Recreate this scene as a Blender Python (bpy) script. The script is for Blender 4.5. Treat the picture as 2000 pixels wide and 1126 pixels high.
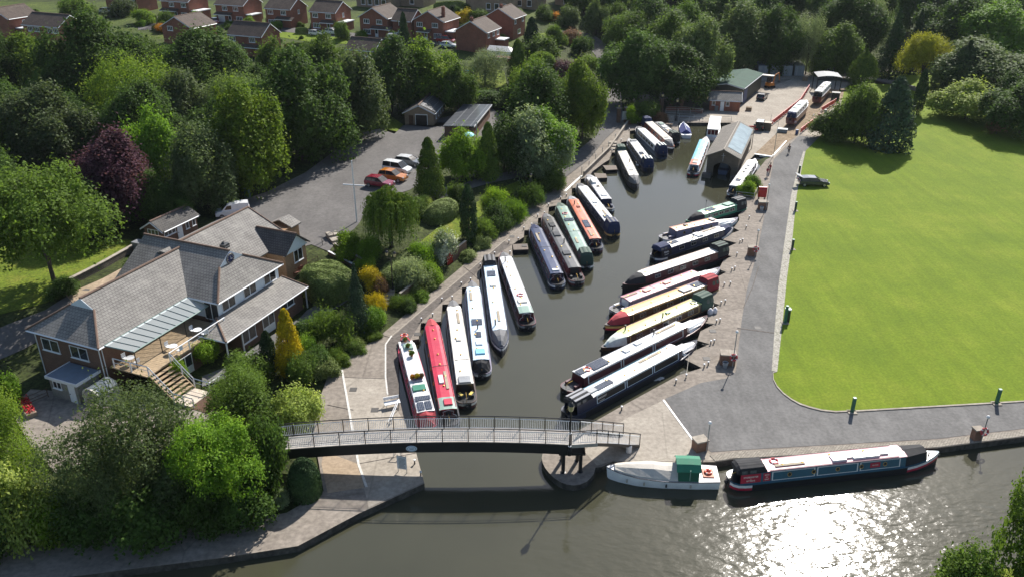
import bpy, bmesh, math, random
import numpy as np
from mathutils import Vector, Matrix
R = math.radians
for o in list(bpy.data.objects): bpy.data.objects.remove(o, do_unlink=True)
scene = bpy.context.scene
COL = scene.collection

# ---------------- camera -------------------------------------------------
CAMH, PITCH, FOC = 45.0, R(26.1), 1640.0           # metres, radians, pixels of a 2000 px wide frame
cam = bpy.data.cameras.new('camera'); cam.sensor_width = 36.0; cam.lens = 36.0 * FOC / 2000.0
cam.clip_start = 1.0; cam.clip_end = 4000.0
camo = bpy.data.objects.new('camera', cam); COL.objects.link(camo)
camo.location = (0, 0, CAMH); camo.rotation_euler = (math.pi / 2 - PITCH, 0, 0)
scene.camera = camo
# ---------------- sky, sun, exposure -------------------------------------
SUN_EL, SUN_AZ = R(40.0), R(25.0)                  # azimuth from +Y towards +X
world = bpy.data.worlds.new('World'); scene.world = world; world.use_nodes = True
nt = world.node_tree; nt.nodes.clear()
sky = nt.nodes.new('ShaderNodeTexSky'); sky.sky_type = 'NISHITA'; sky.sun_disc = False
sky.sun_elevation = SUN_EL; sky.sun_rotation = SUN_AZ; sky.air_density = 1.0; sky.dust_density = 1.0
bg = nt.nodes.new('ShaderNodeBackground'); bg.inputs[1].default_value = 0.088
wo = nt.nodes.new('ShaderNodeOutputWorld')
nt.links.new(sky.outputs[0], bg.inputs[0]); nt.links.new(bg.outputs[0], wo.inputs[0])
sun = bpy.data.lights.new('sun', 'SUN'); sun.energy = 5.0; sun.angle = R(0.5); sun.color = (1.0, 0.95, 0.88)
suno = bpy.data.objects.new('sun', sun); COL.objects.link(suno)
sd = Vector((math.sin(SUN_AZ) * math.cos(SUN_EL), math.cos(SUN_AZ) * math.cos(SUN_EL), math.sin(SUN_EL)))
suno.location = sd * 300; suno.rotation_euler = sd.to_track_quat('Z', 'Y').to_euler()
scene.view_settings.view_transform = 'Standard'; scene.view_settings.look = 'None'
scene.view_settings.exposure = 0.66; scene.view_settings.gamma = 1.0
scene.cycles.max_bounces = 6; scene.cycles.transparent_max_bounces = 8
scene.cycles.sample_clamp_indirect = 6.0
scene.cycles.use_denoising = True

# ---------------- survey helpers: photograph pixel -> point of the place ---
_s, _c = math.sin(PITCH), math.cos(PITCH)
def ray(px, py):
    u = (px - 1000.0) / FOC; v = (py - 563.0) / FOC
    return (u, _c - v * _s, -_s - v * _c)
def G(px, py, z=0.0):
    d = ray(px, py); t = (z - CAMH) / d[2]
    return Vector((d[0] * t, d[1] * t, z))
def P(p):
    dz = p[2] - CAMH; dep = p[1] * _c - dz * _s; up = p[1] * _s + dz * _c
    return (1000 + FOC * p[0] / dep, 563 - FOC * up / dep)
def gp(pts, z=0.0): return [tuple(G(x, y, z)[:2]) for x, y in pts]
def scale_at(p):
    return FOC / (p[1] * _c - (p[2] - CAMH) * _s)

# ---------------- terrain -------------------------------------------------
FOOT = gp([(-500, 850), (-60, 742), (60, 712), (250, 645), (480, 590), (590, 590), (680, 612), (742, 655), (800, 603), (900, 520), (985, 440),
           (1045, 388), (1085, 345), (1120, 318), (1180, 268), (1214, 238), (1196, 190), (1185, 120)]) + [(40, 262), (45, 700)]
WATER = gp([(829, 943), (808, 878), (784, 800), (778, 740), (778, 665), (838, 622), (1000, 470), (1145, 345), (1210, 285), (1255, 238), (1310, 244), (1330, 240), (1425, 240), (1490, 262),
            (1440, 375), (1440, 430), (1420, 490), (1395, 560), (1370, 640), (1345, 695), (1371, 717), (1325, 734), (1212, 794), (1110, 858), (1062, 890), (1064, 925), (1090, 950),
            (1130, 952), (1158, 930), (1170, 912), (1400, 903), (1830, 872), (2000, 852), (2300, 815)]) + \
        [(75, 49), (40, 46), (28, 44.3), (5, 40), (-35, 30), (-80, 15)] + gp([(147, 1124), (435, 1088), (582, 1065), (700, 1003)])
def seg_dist(X, Y, pts, closed=False):
    best = np.full(X.shape, 1e9); n = len(pts)
    for i in range(n if closed else n - 1):
        ax, ay = pts[i]; bx, by = pts[(i + 1) % n]
        dx, dy = bx - ax, by - ay; L = dx * dx + dy * dy
        t = np.clip(((X - ax) * dx + (Y - ay) * dy) / L, 0, 1)
        best = np.minimum(best, np.hypot(X - ax - t * dx, Y - ay - t * dy))
    return best
def inside(X, Y, pts):
    r = np.zeros(X.shape, bool); n = len(pts); j = n - 1
    for i in range(n):
        xi, yi = pts[i]; xj, yj = pts[j]
        c = ((yi > Y) != (yj > Y)) & (X < (xj - xi) * (Y - yi) / (yj - yi + 1e-12) + xi)
        r ^= c; j = i
    return r
def sst(a, b, x):
    t = np.clip((x - a) / (b - a), 0, 1); return t * t * (3 - 2 * t)
LEFT = FOOT + [(-900, 700), (-900, FOOT[0][1])]
def height(X, Y):
    X = np.asarray(X, float); Y = np.asarray(Y, float)
    d = seg_dist(X, Y, FOOT); ins = inside(X, Y, LEFT); d = np.where(ins, d, -d)
    plat = 2.5 * sst(0.0, 9.0, d)
    hillL = 0.068 * np.clip(Y - 160, 0, 90) + 0.03 * np.clip(Y - 250, 0, 400)
    hillR = 0.055 * np.clip(Y - 222, 0, 300)
    w = sst(-6, 40, d)
    return np.where(d > 0, plat, 0) + w * hillL + (1 - w) * hillR
def h1(x, y): return float(height(np.array([x]), np.array([y]))[0])
def T(px, py, dz=0.0):
    """point of the terrain seen at a pixel"""
    d = ray(px, py); z = 2.0
    for _ in range(40):
        t = (z - CAMH) / d[2]; z2 = h1(d[0] * t, d[1] * t) + dz
        if abs(z2 - z) < 0.01: break
        z = z + (z2 - z) * 0.7
    return Vector((d[0] * t, d[1] * t, z2))

# ---------------- materials ------------------------------------------------
MATS = {}
def nodes_of(m):
    m.use_nodes = True; t = m.node_tree; t.nodes.clear(); return t
def N(t, typ, **kw):
    n = t.nodes.new(typ)
    for k, v in kw.items(): setattr(n, k, v)
    return n
def noise(t, scale, detail=4, rough=0.6, vec=None, stretch=None):
    n = N(t, 'ShaderNodeTexNoise'); n.inputs['Scale'].default_value = scale; n.inputs['Detail'].default_value = detail; n.inputs['Roughness'].default_value = rough
    g = N(t, 'ShaderNodeNewGeometry'); src = g.outputs['Position']
    if stretch:
        mp = N(t, 'ShaderNodeMapping'); mp.inputs['Scale'].default_value = stretch[:3]
        if len(stretch) > 3: mp.inputs['Rotation'].default_value = (0, 0, stretch[3])
        t.links.new(src, mp.inputs[0]); src = mp.outputs[0]
    t.links.new(vec or src, n.inputs['Vector']); return n
def ramp(t, fac, stops):
    r = N(t, 'ShaderNodeValToRGB'); e = r.color_ramp.elements
    while len(e) < len(stops): e.new(0.5)
    for i, (p, c) in enumerate(stops):
        e[i].position = p; e[i].color = (c[0], c[1], c[2], 1) if hasattr(c, '__len__') else (c, c, c, 1)
    t.links.new(fac, r.inputs[0]); return r
def mixc(t, fac, a, b, mode='MIX'):
    m = N(t, 'ShaderNodeMix', data_type='RGBA', blend_type=mode)
    if hasattr(fac, 'is_output') or hasattr(fac, 'links'): t.links.new(fac, m.inputs[0])
    else: m.inputs[0].default_value = fac
    for s, v in ((6, a), (7, b)):
        if hasattr(v, 'links'): t.links.new(v, m.inputs[s])
        else: m.inputs[s].default_value = (v[0], v[1], v[2], 1)
    return m.outputs[2]
def finish(t, color, rough=0.6, metal=0.0, spec=0.5, bump=None, bstr=0.2, bdist=0.02, coat=0.0):
    p = N(t, 'ShaderNodeBsdfPrincipled'); o = N(t, 'ShaderNodeOutputMaterial')
    if hasattr(color, 'links'): t.links.new(color, p.inputs['Base Color'])
    else: p.inputs['Base Color'].default_value = (color[0], color[1], color[2], 1)
    if hasattr(rough, 'links'): t.links.new(rough, p.inputs['Roughness'])
    else: p.inputs['Roughness'].default_value = rough
    p.inputs['Metallic'].default_value = metal; p.inputs['Specular IOR Level'].default_value = spec
    if coat: p.inputs['Coat Weight'].default_value = coat; p.inputs['Coat Roughness'].default_value = 0.08
    if bump is not None:
        b = N(t, 'ShaderNodeBump'); b.inputs['Strength'].default_value = bstr; b.inputs['Distance'].default_value = bdist
        t.links.new(bump, b.inputs['Height']); t.links.new(b.outputs[0], p.inputs['Normal'])
    t.links.new(p.outputs[0], o.inputs[0]); return p
def M(name, col=(.5, .5, .5), rough=0.55, var=0.18, scale=1.5, metal=0.0, spec=0.5, bump=0.0, coat=0.0, dirt=None):
    """weathered single colour material"""
    if name in MATS: return MATS[name]
    m = bpy.data.materials.new(name); t = nodes_of(m)
    n1 = noise(t, scale, 5, 0.65)
    lo = [c * (1 - var) for c in col]; hi = [min(1, c * (1 + var)) for c in col]
    r = ramp(t, n1.outputs[0], [(0.3, lo), (0.7, hi)])
    c = r.outputs[0]
    if dirt:
        n2 = noise(t, scale * 4.7, 6, 0.7); f = ramp(t, n2.outputs[0], [(0.52, 0), (0.75, 0.55)])
        c = mixc(t, f.outputs[0], c, dirt)
    rr = ramp(t, n1.outputs[0], [(0.2, max(0.02, rough - 0.08)), (0.8, min(1, rough + 0.08))])
    finish(t, c, rr.outputs[0], metal, spec, n1.outputs[0] if bump else None, bump, 0.05, coat)
    MATS[name] = m; return m

# ---------------- mesh building -------------------------------------------
class MB:
    def __init__(s): s.v = []; s.f = []; s.m = []
    def add(s, vs, fs, mi=0):
        b = len(s.v); s.v += [tuple(v) for v in vs]
        for f in fs: s.f.append([b + i for i in f]); s.m.append(mi)
        return s
    def quad(s, a, b, c, d, mi=0): return s.add([a, b, c, d], [[0, 1, 2, 3]], mi)
    def box(s, c, d, rz=0.0, mi=0, taper=1.0):
        x, y, z = d[0] / 2, d[1] / 2, d[2] / 2; co, si = math.cos(rz), math.sin(rz); vs = []
        for sz in (-1, 1):
            k = taper if sz > 0 else 1.0
            for sx, sy in ((-1, -1), (1, -1), (1, 1), (-1, 1)):
                px, py = sx * x * k, sy * y * k
                vs.append((c[0] + px * co - py * si, c[1] + px * si + py * co, c[2] + sz * z))
        return s.add(vs, [[3, 2, 1, 0], [4, 5, 6, 7], [0, 1, 5, 4], [1, 2, 6, 5], [2, 3, 7, 6], [3, 0, 4, 7]], mi)
    def span(s, x0, x1, y0, y1, z0, z1, mi=0):
        return s.box(((x0 + x1) / 2, (y0 + y1) / 2, (z0 + z1) / 2), (abs(x1 - x0), abs(y1 - y0), abs(z1 - z0)), 0, mi)
    def prism(s, poly, z0, z1, mi=0, mtop=None):
        a = sum(poly[i][0] * poly[(i + 1) % len(poly)][1] - poly[(i + 1) % len(poly)][0] * poly[i][1] for i in range(len(poly)))
        if a < 0: poly = poly[::-1]
        n = len(poly); vs = [(x, y, z0) for x, y in poly] + [(x, y, z1) for x, y in poly]
        s.add(vs, [list(range(n))[::-1]] + [[i, (i + 1) % n, n + (i + 1) % n, n + i] for i in range(n)], mi)
        return s.add([(x, y, z1) for x, y in poly], [list(range(n))], mi if mtop is None else mtop)
    def loft(s, rings, mi=0, cap=True, closed=True):
        n = len(rings[0]); vs = [v for r in rings for v in r]; fs = []
        for k in range(len(rings) - 1):
            for i in range(n if closed else n - 1):
                j = (i + 1) % n; fs.append([k * n + i, k * n + j, (k + 1) * n + j, (k + 1) * n + i])
        if cap: fs += [list(range(n))[::-1], [(len(rings) - 1) * n + i for i in range(n)]]
        return s.add(vs, fs, mi)
    def tube(s, pts, r, n=6, mi=0, r1=None):
        pts = [Vector(p) for p in pts]; rings = []
        for i, p in enumerate(pts):
            d = (pts[min(i + 1, len(pts) - 1)] - pts[max(i - 1, 0)]).normalized()
            u = d.cross(Vector((0, 0, 1)));  u = u.normalized() if u.length > 1e-3 else Vector((1, 0, 0)); w = d.cross(u)
            rr = r if r1 is None else r + (r1 - r) * i / (len(pts) - 1)
            rings.append([p + (u * math.cos(a) + w * math.sin(a)) * rr for a in [2 * math.pi * k / n for k in range(n)]])
        return s.loft(rings, mi)
    def lathe(s, c, prof, n=10, mi=0):
        rings = [[(c[0] + r * math.cos(2 * math.pi * k / n), c[1] + r * math.sin(2 * math.pi * k / n), c[2] + z) for k in range(n)] for r, z in prof]
        return s.loft(rings, mi)
    def torus(s, c, R0, r, axis=None, n=18, k=6, mi=0, mis=None):
        ax = Vector(axis or (0, 0, 1)).normalized(); u = ax.orthogonal().normalized(); w = ax.cross(u); c = Vector(c); rings = []
        for i in range(n):
            a = 2 * math.pi * i / n; d = u * math.cos(a) + w * math.sin(a)
            rings.append([c + d * (R0 + r * math.cos(b)) + ax * (r * math.sin(b)) for b in [2 * math.pi * q / k for q in range(k)]])
        for i in range(n): s.loft([rings[i], rings[(i + 1) % n]], (mis(i) if mis else mi), cap=False)
        return s
    def mesh(s, name, mats, smooth=False):
        me = bpy.data.meshes.new(name); me.from_pydata(s.v, [], s.f)
        for m in (mats if isinstance(mats, (list, tuple)) else [mats]): me.materials.append(m)
        me.polygons.foreach_set('material_index', s.m)
        bm = bmesh.new(); bm.from_mesh(me); bmesh.ops.remove_doubles(bm, verts=bm.verts, dist=0.0005); bmesh.ops.recalc_face_normals(bm, faces=bm.faces); bm.to_mesh(me); bm.free()
        if smooth: me.polygons.foreach_set('use_smooth', [True] * len(me.polygons)); 
        if smooth and hasattr(me, 'set_sharp_from_angle'): me.set_sharp_from_angle(angle=R(40))
        return me
    def build(s, name, mats, parent=None, smooth=False, uv=False):
        me = s.mesh(name, mats, smooth)
        if uv:
            L = me.uv_layers.new(name='UVMap')
            for p in me.polygons:
                n = p.normal; h = Vector((0, 0, 1)).cross(n); h = h.normalized() if h.length > .02 else Vector((1, 0, 0)); w = n.cross(h)
                for li in p.loop_indices: co = me.vertices[me.loops[li].vertex_index].co; L.data[li].uv = (co.dot(h), co.dot(w))
        return link(name, me, parent)
def link(name, me, parent=None, loc=None, rz=None):
    o = bpy.data.objects.new(name, me); COL.objects.link(o)
    if parent is not None: o.parent = parent
    if loc is not None: o.location = loc
    if rz is not None: o.rotation_euler = (0, 0, rz)
    return o
def tag(o, label=None, cat=None, group=None, kind=None):
    if label: o['label'] = label
    if cat: o['category'] = cat
    if group: o['group'] = group
    if kind: o['kind'] = kind
    return o
def thing(name, label, cat, loc=(0, 0, 0), rz=0.0, group=None):
    o = bpy.data.objects.new(name, None); COL.objects.link(o); o.location = loc; o.rotation_euler = (0, 0, rz); o.empty_display_size = 0.3
    return tag(o, label, cat, group)
def dup(root, loc, rz=0.0, label=None, scale=None):
    def cp(o, par):
        c = o.copy(); COL.objects.link(c)
        if par is not None: c.parent = par
        for ch in list(o.children): cp(ch, c)
        return c
    c = cp(root, None); c.location = loc; c.rotation_euler = (0, 0, rz)
    if label: c['label'] = label
    if scale: c.scale = scale
    return c
def text_mesh(body, size, depth=0.006, bold=False):
    cu = bpy.data.curves.new('lettering', 'FONT'); cu.body = body; cu.size = size; cu.extrude = depth; cu.align_x = 'CENTER'; cu.align_y = 'CENTER'; cu.offset = 0.004 if bold else 0
    o = bpy.data.objects.new('lettering', cu); COL.objects.link(o); bpy.context.view_layer.update()
    me = bpy.data.meshes.new_from_object(o.evaluated_get(bpy.context.evaluated_depsgraph_get()))
    bpy.data.objects.remove(o); return me
def drape(name, poly, mat, dz=0.05, res=3.0, label=None, kind='structure'):
    """sheet that follows the terrain inside a polygon"""
    bm = bmesh.new(); f = bm.faces.new([bm.verts.new((x, y, 0)) for x, y in poly])
    bmesh.ops.triangulate(bm, faces=[f])
    xs = [p[0] for p in poly]; ys = [p[1] for p in poly]
    for ax, lo, hi in ((0, min(xs), max(xs)), (1, min(ys), max(ys))):
        k = math.floor(lo / res) + 1
        while k * res < hi:
            co = [0, 0, 0]; no = [0, 0, 0]; co[ax] = k * res; no[ax] = 1
            bmesh.ops.bisect_plane(bm, geom=bm.verts[:] + bm.edges[:] + bm.faces[:], plane_co=co, plane_no=no); k += 1
    V = list(bm.verts); hh = height(np.array([v.co.x for v in V]), np.array([v.co.y for v in V]))
    for v, z in zip(V, hh): v.co.z = z + dz
    bmesh.ops.recalc_face_normals(bm, faces=bm.faces)
    for f in bm.faces:
        if f.normal.z < 0: f.normal_flip()
    me = bpy.data.meshes.new(name); bm.to_mesh(me); bm.free(); me.materials.append(mat)
    o = link(name, me); tag(o, label, None, None, kind); return o
random.seed(7); np.random.seed(7)
# ======================= GROUND ==========================================
def ground_mat(name, stops, scale, rough=0.95, fine=None, bstr=0.3, spec=0.2, cracks=None, streak=None):
    m = bpy.data.materials.new(name); t = nodes_of(m)
    a = noise(t, scale, 6, 0.7); c = ramp(t, a.outputs[0], stops).outputs[0]
    if fine:
        b = noise(t, fine[0], 3, 0.6); f = ramp(t, b.outputs[0], [(0.35, 1 - fine[1]), (0.65, 1 + fine[1])])
        c = mixc(t, 1.0, c, f.outputs[0], 'MULTIPLY')
    if streak:
        b = noise(t, streak[0], 5, 0.65, stretch=streak[1]); f = ramp(t, b.outputs[0], [(0.3, 1 - streak[2]), (0.7, 1 + streak[2])])
        c = mixc(t, 1.0, c, f.outputs[0], 'MULTIPLY')
    if cracks:
        v = N(t, 'ShaderNodeTexVoronoi', feature='DISTANCE_TO_EDGE'); v.inputs['Scale'].default_value = cracks[0]
        g = N(t, 'ShaderNodeNewGeometry'); t.links.new(g.outputs['Position'], v.inputs['Vector'])
        f = ramp(t, v.outputs['Distance'], [(0.0, cracks[1]), (cracks[2], 1.0)]); c = mixc(t, 1.0, c, f.outputs[0], 'MULTIPLY')
    finish(t, c, rough, 0, spec, a.outputs[0], bstr, 0.05); MATS[name] = m; return m
mat_soil = ground_mat('woodland_floor', [(0.3, (.022, .028, .010)), (0.5, (.04, .052, .014)), (0.7, (.065, .08, .02))], 0.35, fine=(3.0, .5), bstr=0.8)
mat_lawn = ground_mat('lawn_grass', [(0.3, (.100, .152, .009)), (0.5, (.126, .18, .010)), (0.7, (.165, .208, .017))], 0.11, fine=(4.0, .14), bstr=0.4, streak=(0.5, (1.8, 0.10, 1, .04), .11))
mat_rough = ground_mat('rough_grass', [(0.25, (.07, .11, .008)), (0.5, (.11, .15, .012)), (0.75, (.19, .19, .03))], 0.4, fine=(4.0, .35), bstr=0.8)
mat_estate = ground_mat('garden_ground', [(0.3, (.03, .042, .012)), (0.5, (.055, .078, .014)), (0.7, (.10, .13, .02))], .12, fine=(2.0, .4))
mat_conc = ground_mat('old_concrete', [(0.25, (.185, .160, .134)), (0.5, (.235, .204, .172)), (0.75, (.285, .25, .212))], 0.22, fine=(2.2, .18), cracks=(0.07, .75, .006), streak=(0.9, (0.5, 2.0, 1, .6), .13))
mat_conc2 = ground_mat('worn_concrete', [(0.25, (.265, .233, .193)), (0.5, (.335, .298, .25)), (0.75, (.41, .37, .31))], 0.3, fine=(2.5, .15), cracks=(0.09, .8, .006))
mat_concD = ground_mat('dark_concrete', [(0.3, (.10, .088, .078)), (0.7, (.16, .14, .125))], 0.5, fine=(2.5, .2))
mat_tar = ground_mat('tarmac', [(0.25, (.118, .115, .111)), (0.5, (.15, .146, .141)), (0.75, (.195, .19, .183))], 0.12, fine=(3.0, .12), streak=(0.35, (2.2, .5, 1, .25), .16))
mat_tarL = ground_mat('car_park_tarmac', [(0.25, (.10, .095, .091)), (0.5, (.13, .123, .118)), (0.75, (.165, .157, .15))], 0.1, fine=(2.5, .12), streak=(0.3, (1.6, .5, 1, -.3), .12))
mat_slip = ground_mat('rusty_slip', [(0.25, (.17, .12, .075)), (0.5, (.24, .18, .12)), (0.75, (.31, .24, .17))], 0.5, fine=(2.0, .2))
mat_pave = ground_mat('tan_paving', [(0.25, (.28, .215, .15)), (0.75, (.42, .33, .24))], 0.6, fine=(3, .15))
mat_grit = ground_mat('pale_grit', [(0.3, (.27, .25, .21)), (0.5, (.36, .34, .29)), (0.72, (.20, .20, .14))], 0.9, fine=(4, .3))
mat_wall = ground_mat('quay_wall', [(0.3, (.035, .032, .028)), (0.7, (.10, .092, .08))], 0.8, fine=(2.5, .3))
# cobbled coping strip
m = bpy.data.materials.new('cobbles'); t = nodes_of(m); g = N(t, 'ShaderNodeNewGeometry'); mp = N(t, 'ShaderNodeMapping'); mp.inputs['Rotation'].default_value = (0, 0, -.12)
t.links.new(g.outputs['Position'], mp.inputs[0]); b = N(t, 'ShaderNodeTexBrick'); b.inputs['Scale'].default_value = 1.7; b.inputs['Color1'].default_value = (.27, .24, .20, 1); b.inputs['Color2'].default_value = (.40, .36, .30, 1); b.inputs['Mortar'].default_value = (.10, .09, .075, 1)
b.inputs['Mortar Size'].default_value = .03; t.links.new(mp.outputs[0], b.inputs[0]); finish(t, b.outputs[0], .9, 0, .2, b.outputs['Fac'], .4); mat_cob = m
# water
m = bpy.data.materials.new('canal_water'); t = nodes_of(m)
g = N(t, 'ShaderNodeNewGeometry'); sp = N(t, 'ShaderNodeSeparateXYZ'); t.links.new(g.outputs['Position'], sp.inputs[0])
mr = N(t, 'ShaderNodeMapRange'); mr.inputs[1].default_value = 62; mr.inputs[2].default_value = 52; mr.inputs[3].default_value = 0.0; mr.inputs[4].default_value = 1.0; t.links.new(sp.outputs['Y'], mr.inputs[0])
mx = N(t, 'ShaderNodeMapRange'); mx.inputs[1].default_value = -2; mx.inputs[2].default_value = 20; mx.inputs[3].default_value = 0.12; mx.inputs[4].default_value = 1.0; t.links.new(sp.outputs['X'], mx.inputs[0])
mu = N(t, 'ShaderNodeMath', operation='MULTIPLY'); t.links.new(mr.outputs[0], mu.inputs[0]); t.links.new(mx.outputs[0], mu.inputs[1])
w1 = noise(t, 1.4, 3, 0.5, stretch=(0.8, 1.5, 1, .4)); w2 = noise(t, 0.55, 2, 0.5, stretch=(1, 1.7, 1, -.3)); w3 = noise(t, 3.2, 3, 0.6)
a1 = N(t, 'ShaderNodeMath', operation='MULTIPLY_ADD'); t.links.new(w2.outputs[0], a1.inputs[0]); a1.inputs[1].default_value = 1.6; t.links.new(w1.outputs[0], a1.inputs[2])
h1n = N(t, 'ShaderNodeMath', operation='MULTIPLY'); t.links.new(a1.outputs[0], h1n.inputs[0]); t.links.new(mu.outputs[0], h1n.inputs[1])
h2 = N(t, 'ShaderNodeMath', operation='MULTIPLY_ADD'); t.links.new(w3.outputs[0], h2.inputs[0]); h2.inputs[1].default_value = 0.03; t.links.new(h1n.outputs[0], h2.inputs[2])
silt = noise(t, 0.05, 4, 0.6); cr = ramp(t, silt.outputs[0], [(0.3, (.046, .046, .029)), (0.7, (.06, .059, .037))])
finish(t, cr.outputs[0], 0.09, 0, 0.5, h2.outputs[0], 1.0, 0.042); mat_water = m

# terrain sheet, fine near the marina and reaching past the horizon's trees
xs = np.concatenate([[-900, -600, -400, -280, -200, -160], np.arange(-136, 137, 2.0), [160, 200, 280, 400, 600, 900]])
ys = np.concatenate([[-200, -100, -40, 0], np.arange(20, 301, 2.0), np.arange(306, 420, 6.0), [440, 500, 600, 800, 1200]])
X, Y = np.meshgrid(xs, ys); Z = height(X, Y); dF = seg_dist(X, Y, FOOT); insL = inside(X, Y, LEFT)
Z = np.where(~insL & (Y < 260), Z - 0.15, Z)
wet = inside(X, Y, WATER) | (seg_dist(X, Y, WATER, True) < 1.0)
Z = np.where(wet, -3.0, Z); Z = np.where(Y < 35, np.minimum(Z, -0.2), Z)
nx, ny = len(xs), len(ys); V = np.stack([X.ravel(), Y.ravel(), Z.ravel()], 1)
I = np.arange(nx * ny).reshape(ny, nx); Fq = np.stack([I[:-1, :-1].ravel(), I[:-1, 1:].ravel(), I[1:, 1:].ravel(), I[1:, :-1].ravel()], 1)
me = bpy.data.meshes.new('terrain'); me.from_pydata(V.tolist(), [], Fq.tolist()); me.materials.append(mat_soil); me.polygons.foreach_set('use_smooth', [True] * len(me.polygons))
tag(link('ground', me), kind='structure')
b = MB(); b.quad((-110, 12, -.6), (160, 12, -.6), (160, 185, -.6), (-110, 185, -.6)); tag(b.build('water', mat_water), kind='structure')

def slab(name, poly, top, mats, z0=-2.2, kind='structure'):
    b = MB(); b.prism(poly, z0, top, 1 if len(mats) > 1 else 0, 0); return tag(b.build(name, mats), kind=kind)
LEDGE = [(-300, 1180), (147, 1124), (435, 1088), (582, 1065), (640, 1034), (700, 1002), (829, 943), (808.5, 878), (790, 820), (778, 770), (777, 668), (818, 661), (822, 630), (861, 627), (864, 594), (902, 592), (902, 561),
         (936, 559), (938, 524), (966, 520), (967, 502), (1001, 500), (1000, 478), (1023, 463), (1024, 450), (1049, 446), (1051, 426), (1070, 423), (1072, 404), (1095, 400), (1096, 390), (1116, 388), (1117, 368), (1133, 365),
         (1134, 350), (1150, 346), (1157, 335), (1180, 318), (1190, 312), (1195, 298), (1213, 297), (1213, 278), (1230, 275), (1230, 256), (1246, 253), (1246, 242), (1258, 239)]
LBACK = [(1214, 238), (1180, 268), (1120, 318), (1085, 345), (1045, 389), (984, 442), (900, 522), (800, 606), (742, 655), (690, 690), (642, 728), (620, 790), (612, 850), (622, 900), (632, 958), (560, 1000), (450, 1020), (150, 1052), (-300, 1110)]
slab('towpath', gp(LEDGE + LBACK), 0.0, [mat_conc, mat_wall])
REDGE = [(1262, 236), (1262, 242), (1290, 243), (1325, 257), (1325, 240), (1425, 240), (1440, 246), (1457, 274), (1432, 343), (1438, 341), (1474, 302), (1508, 306), (1496, 312), (1474, 340), (1455, 372), (1446, 378), (1440, 392),
         (1460, 404), (1442, 420), (1444, 430), (1433, 445), (1444, 450.6), (1428, 456), (1412, 468), (1439, 474.6), (1418, 484), (1416, 496), (1429, 501), (1413, 508), (1404, 526), (1419, 531), (1398, 542), (1396, 553),
         (1386, 588), (1406, 594.7), (1384, 604), (1376, 630), (1397, 631.5), (1368, 646), (1362, 664), (1386, 671), (1357, 684), (1336, 700), (1371, 717.5), (1325, 732), (1212, 793.6), (1172, 816), (1120, 845), (1066, 876),
         (1060, 884), (1058, 893), (1060, 903), (1065, 913), (1072, 922), (1082, 932), (1094, 940), (1107, 945), (1120, 947), (1133, 945), (1145, 940), (1153, 933), (1160, 924), (1163, 912), (1175, 911), (1197, 900), (1235, 903), (1397, 901), (1430, 896), (1830, 874), (2000, 852), (2600, 775)]
RB = gp(REDGE) + [(165, 222), (26, 222)]
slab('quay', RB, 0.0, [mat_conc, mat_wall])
slab('road', gp([(1511, 312), (1497, 390), (1493, 420), (1478, 497), (1459, 564), (1449, 622), (1441, 689), (1437, 725), (1420, 738), (1369, 747), (1299, 778), (1357, 862), (1390, 882), (1440, 878), (1830, 856), (2000, 836), (2600, 772),
                 (2600, 735), (2000, 770), (1700, 780), (1600, 740), (1560, 600), (1570, 400), (1600, 300), (1602, 268), (1560, 266), (1540, 285)]), 0.02, [mat_tar], -.3)
LAWN = [(1573.7, 295), (1566, 328), (1556, 381.5), (1548, 462), (1537, 543), (1528, 634), (1518, 726), (1510, 729), (1511, 741), (1518, 754), (1530, 767), (1546, 779), (1563, 788), (1581, 794), (1605, 800), (1632, 803), (1682, 801), (2000, 782.5), (2700, 735), (2700, 142), (1706, 142), (1650, 172), (1640, 215), (1606, 262)]
slab('lawn', gp(LAWN), 0.06, [mat_lawn], -.3)
KERB = [(1518, 726), (1509, 728), (1510, 742), (1517, 756), (1529, 769), (1545, 781), (1562, 790.5), (1580, 796.5), (1604, 802.5), (1632, 805.5), (1683, 803.5), (2000, 785), (2700, 737.5), (2700, 735), (2000, 782.5), (1682, 801), (1632, 803), (1605, 800), (1581, 794), (1563, 788), (1546, 779), (1530, 767), (1518, 754), (1511, 741), (1510, 729)]
slab('kerb', gp(KERB), 0.10, [mat_conc2], -.3)
slab('verge_strip', gp([(1573, 296), (1566, 328), (1556, 381.5), (1548, 462), (1537, 543), (1528, 634), (1518, 726), (1507, 724), (1513, 640), (1520, 560), (1531, 480), (1545, 382), (1558, 330), (1569, 296)]), 0.045, [mat_grit], -.3)
slab('cobble_strip', gp([(1386, 889), (1397, 900), (1430, 895), (1830, 873), (2000, 851), (2600, 774), (2600, 764), (2000, 839), (1830, 859.5), (1440, 881.5)]), 0.05, [mat_cob, mat_conc2], -.3)
slab('quay_apron', gp([(1299, 779), (1355, 861), (1386, 886), (1394, 898), (1240, 901), (1198, 898), (1166, 908), (1140, 880), (1180, 845), (1225, 815)]), 0.012, [mat_conc2], -.3)
slab('quay_apron', gp([(812, 880), (828, 941), (720, 990), (700, 905), (668, 735), (755, 738), (757, 770), (788, 820)]), 0.012, [mat_conc2], -.3)
slab('quay_apron', gp([(700, 905), (718, 950), (640, 962), (628, 905), (632, 880)]), 0.008, [mat_pave], -.3)
slab('boatyard', gp([(1452, 205), (1493, 174), (1560, 150), (1660, 148), (1646, 195), (1600, 266), (1556, 262), (1512, 309), (1508, 305), (1476, 300), (1440, 337), (1462, 274), (1448, 246), (1428, 236), (1330, 236), (1360, 224), (1380, 218)]), 0.012, [mat_conc2], -.3)
slab('slipway', gp([(1475, 300), (1507, 304), (1560, 262), (1640, 200), (1652, 178), (1612, 172), (1570, 205), (1530, 248)]), 0.022, [mat_slip], -.3)
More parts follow.
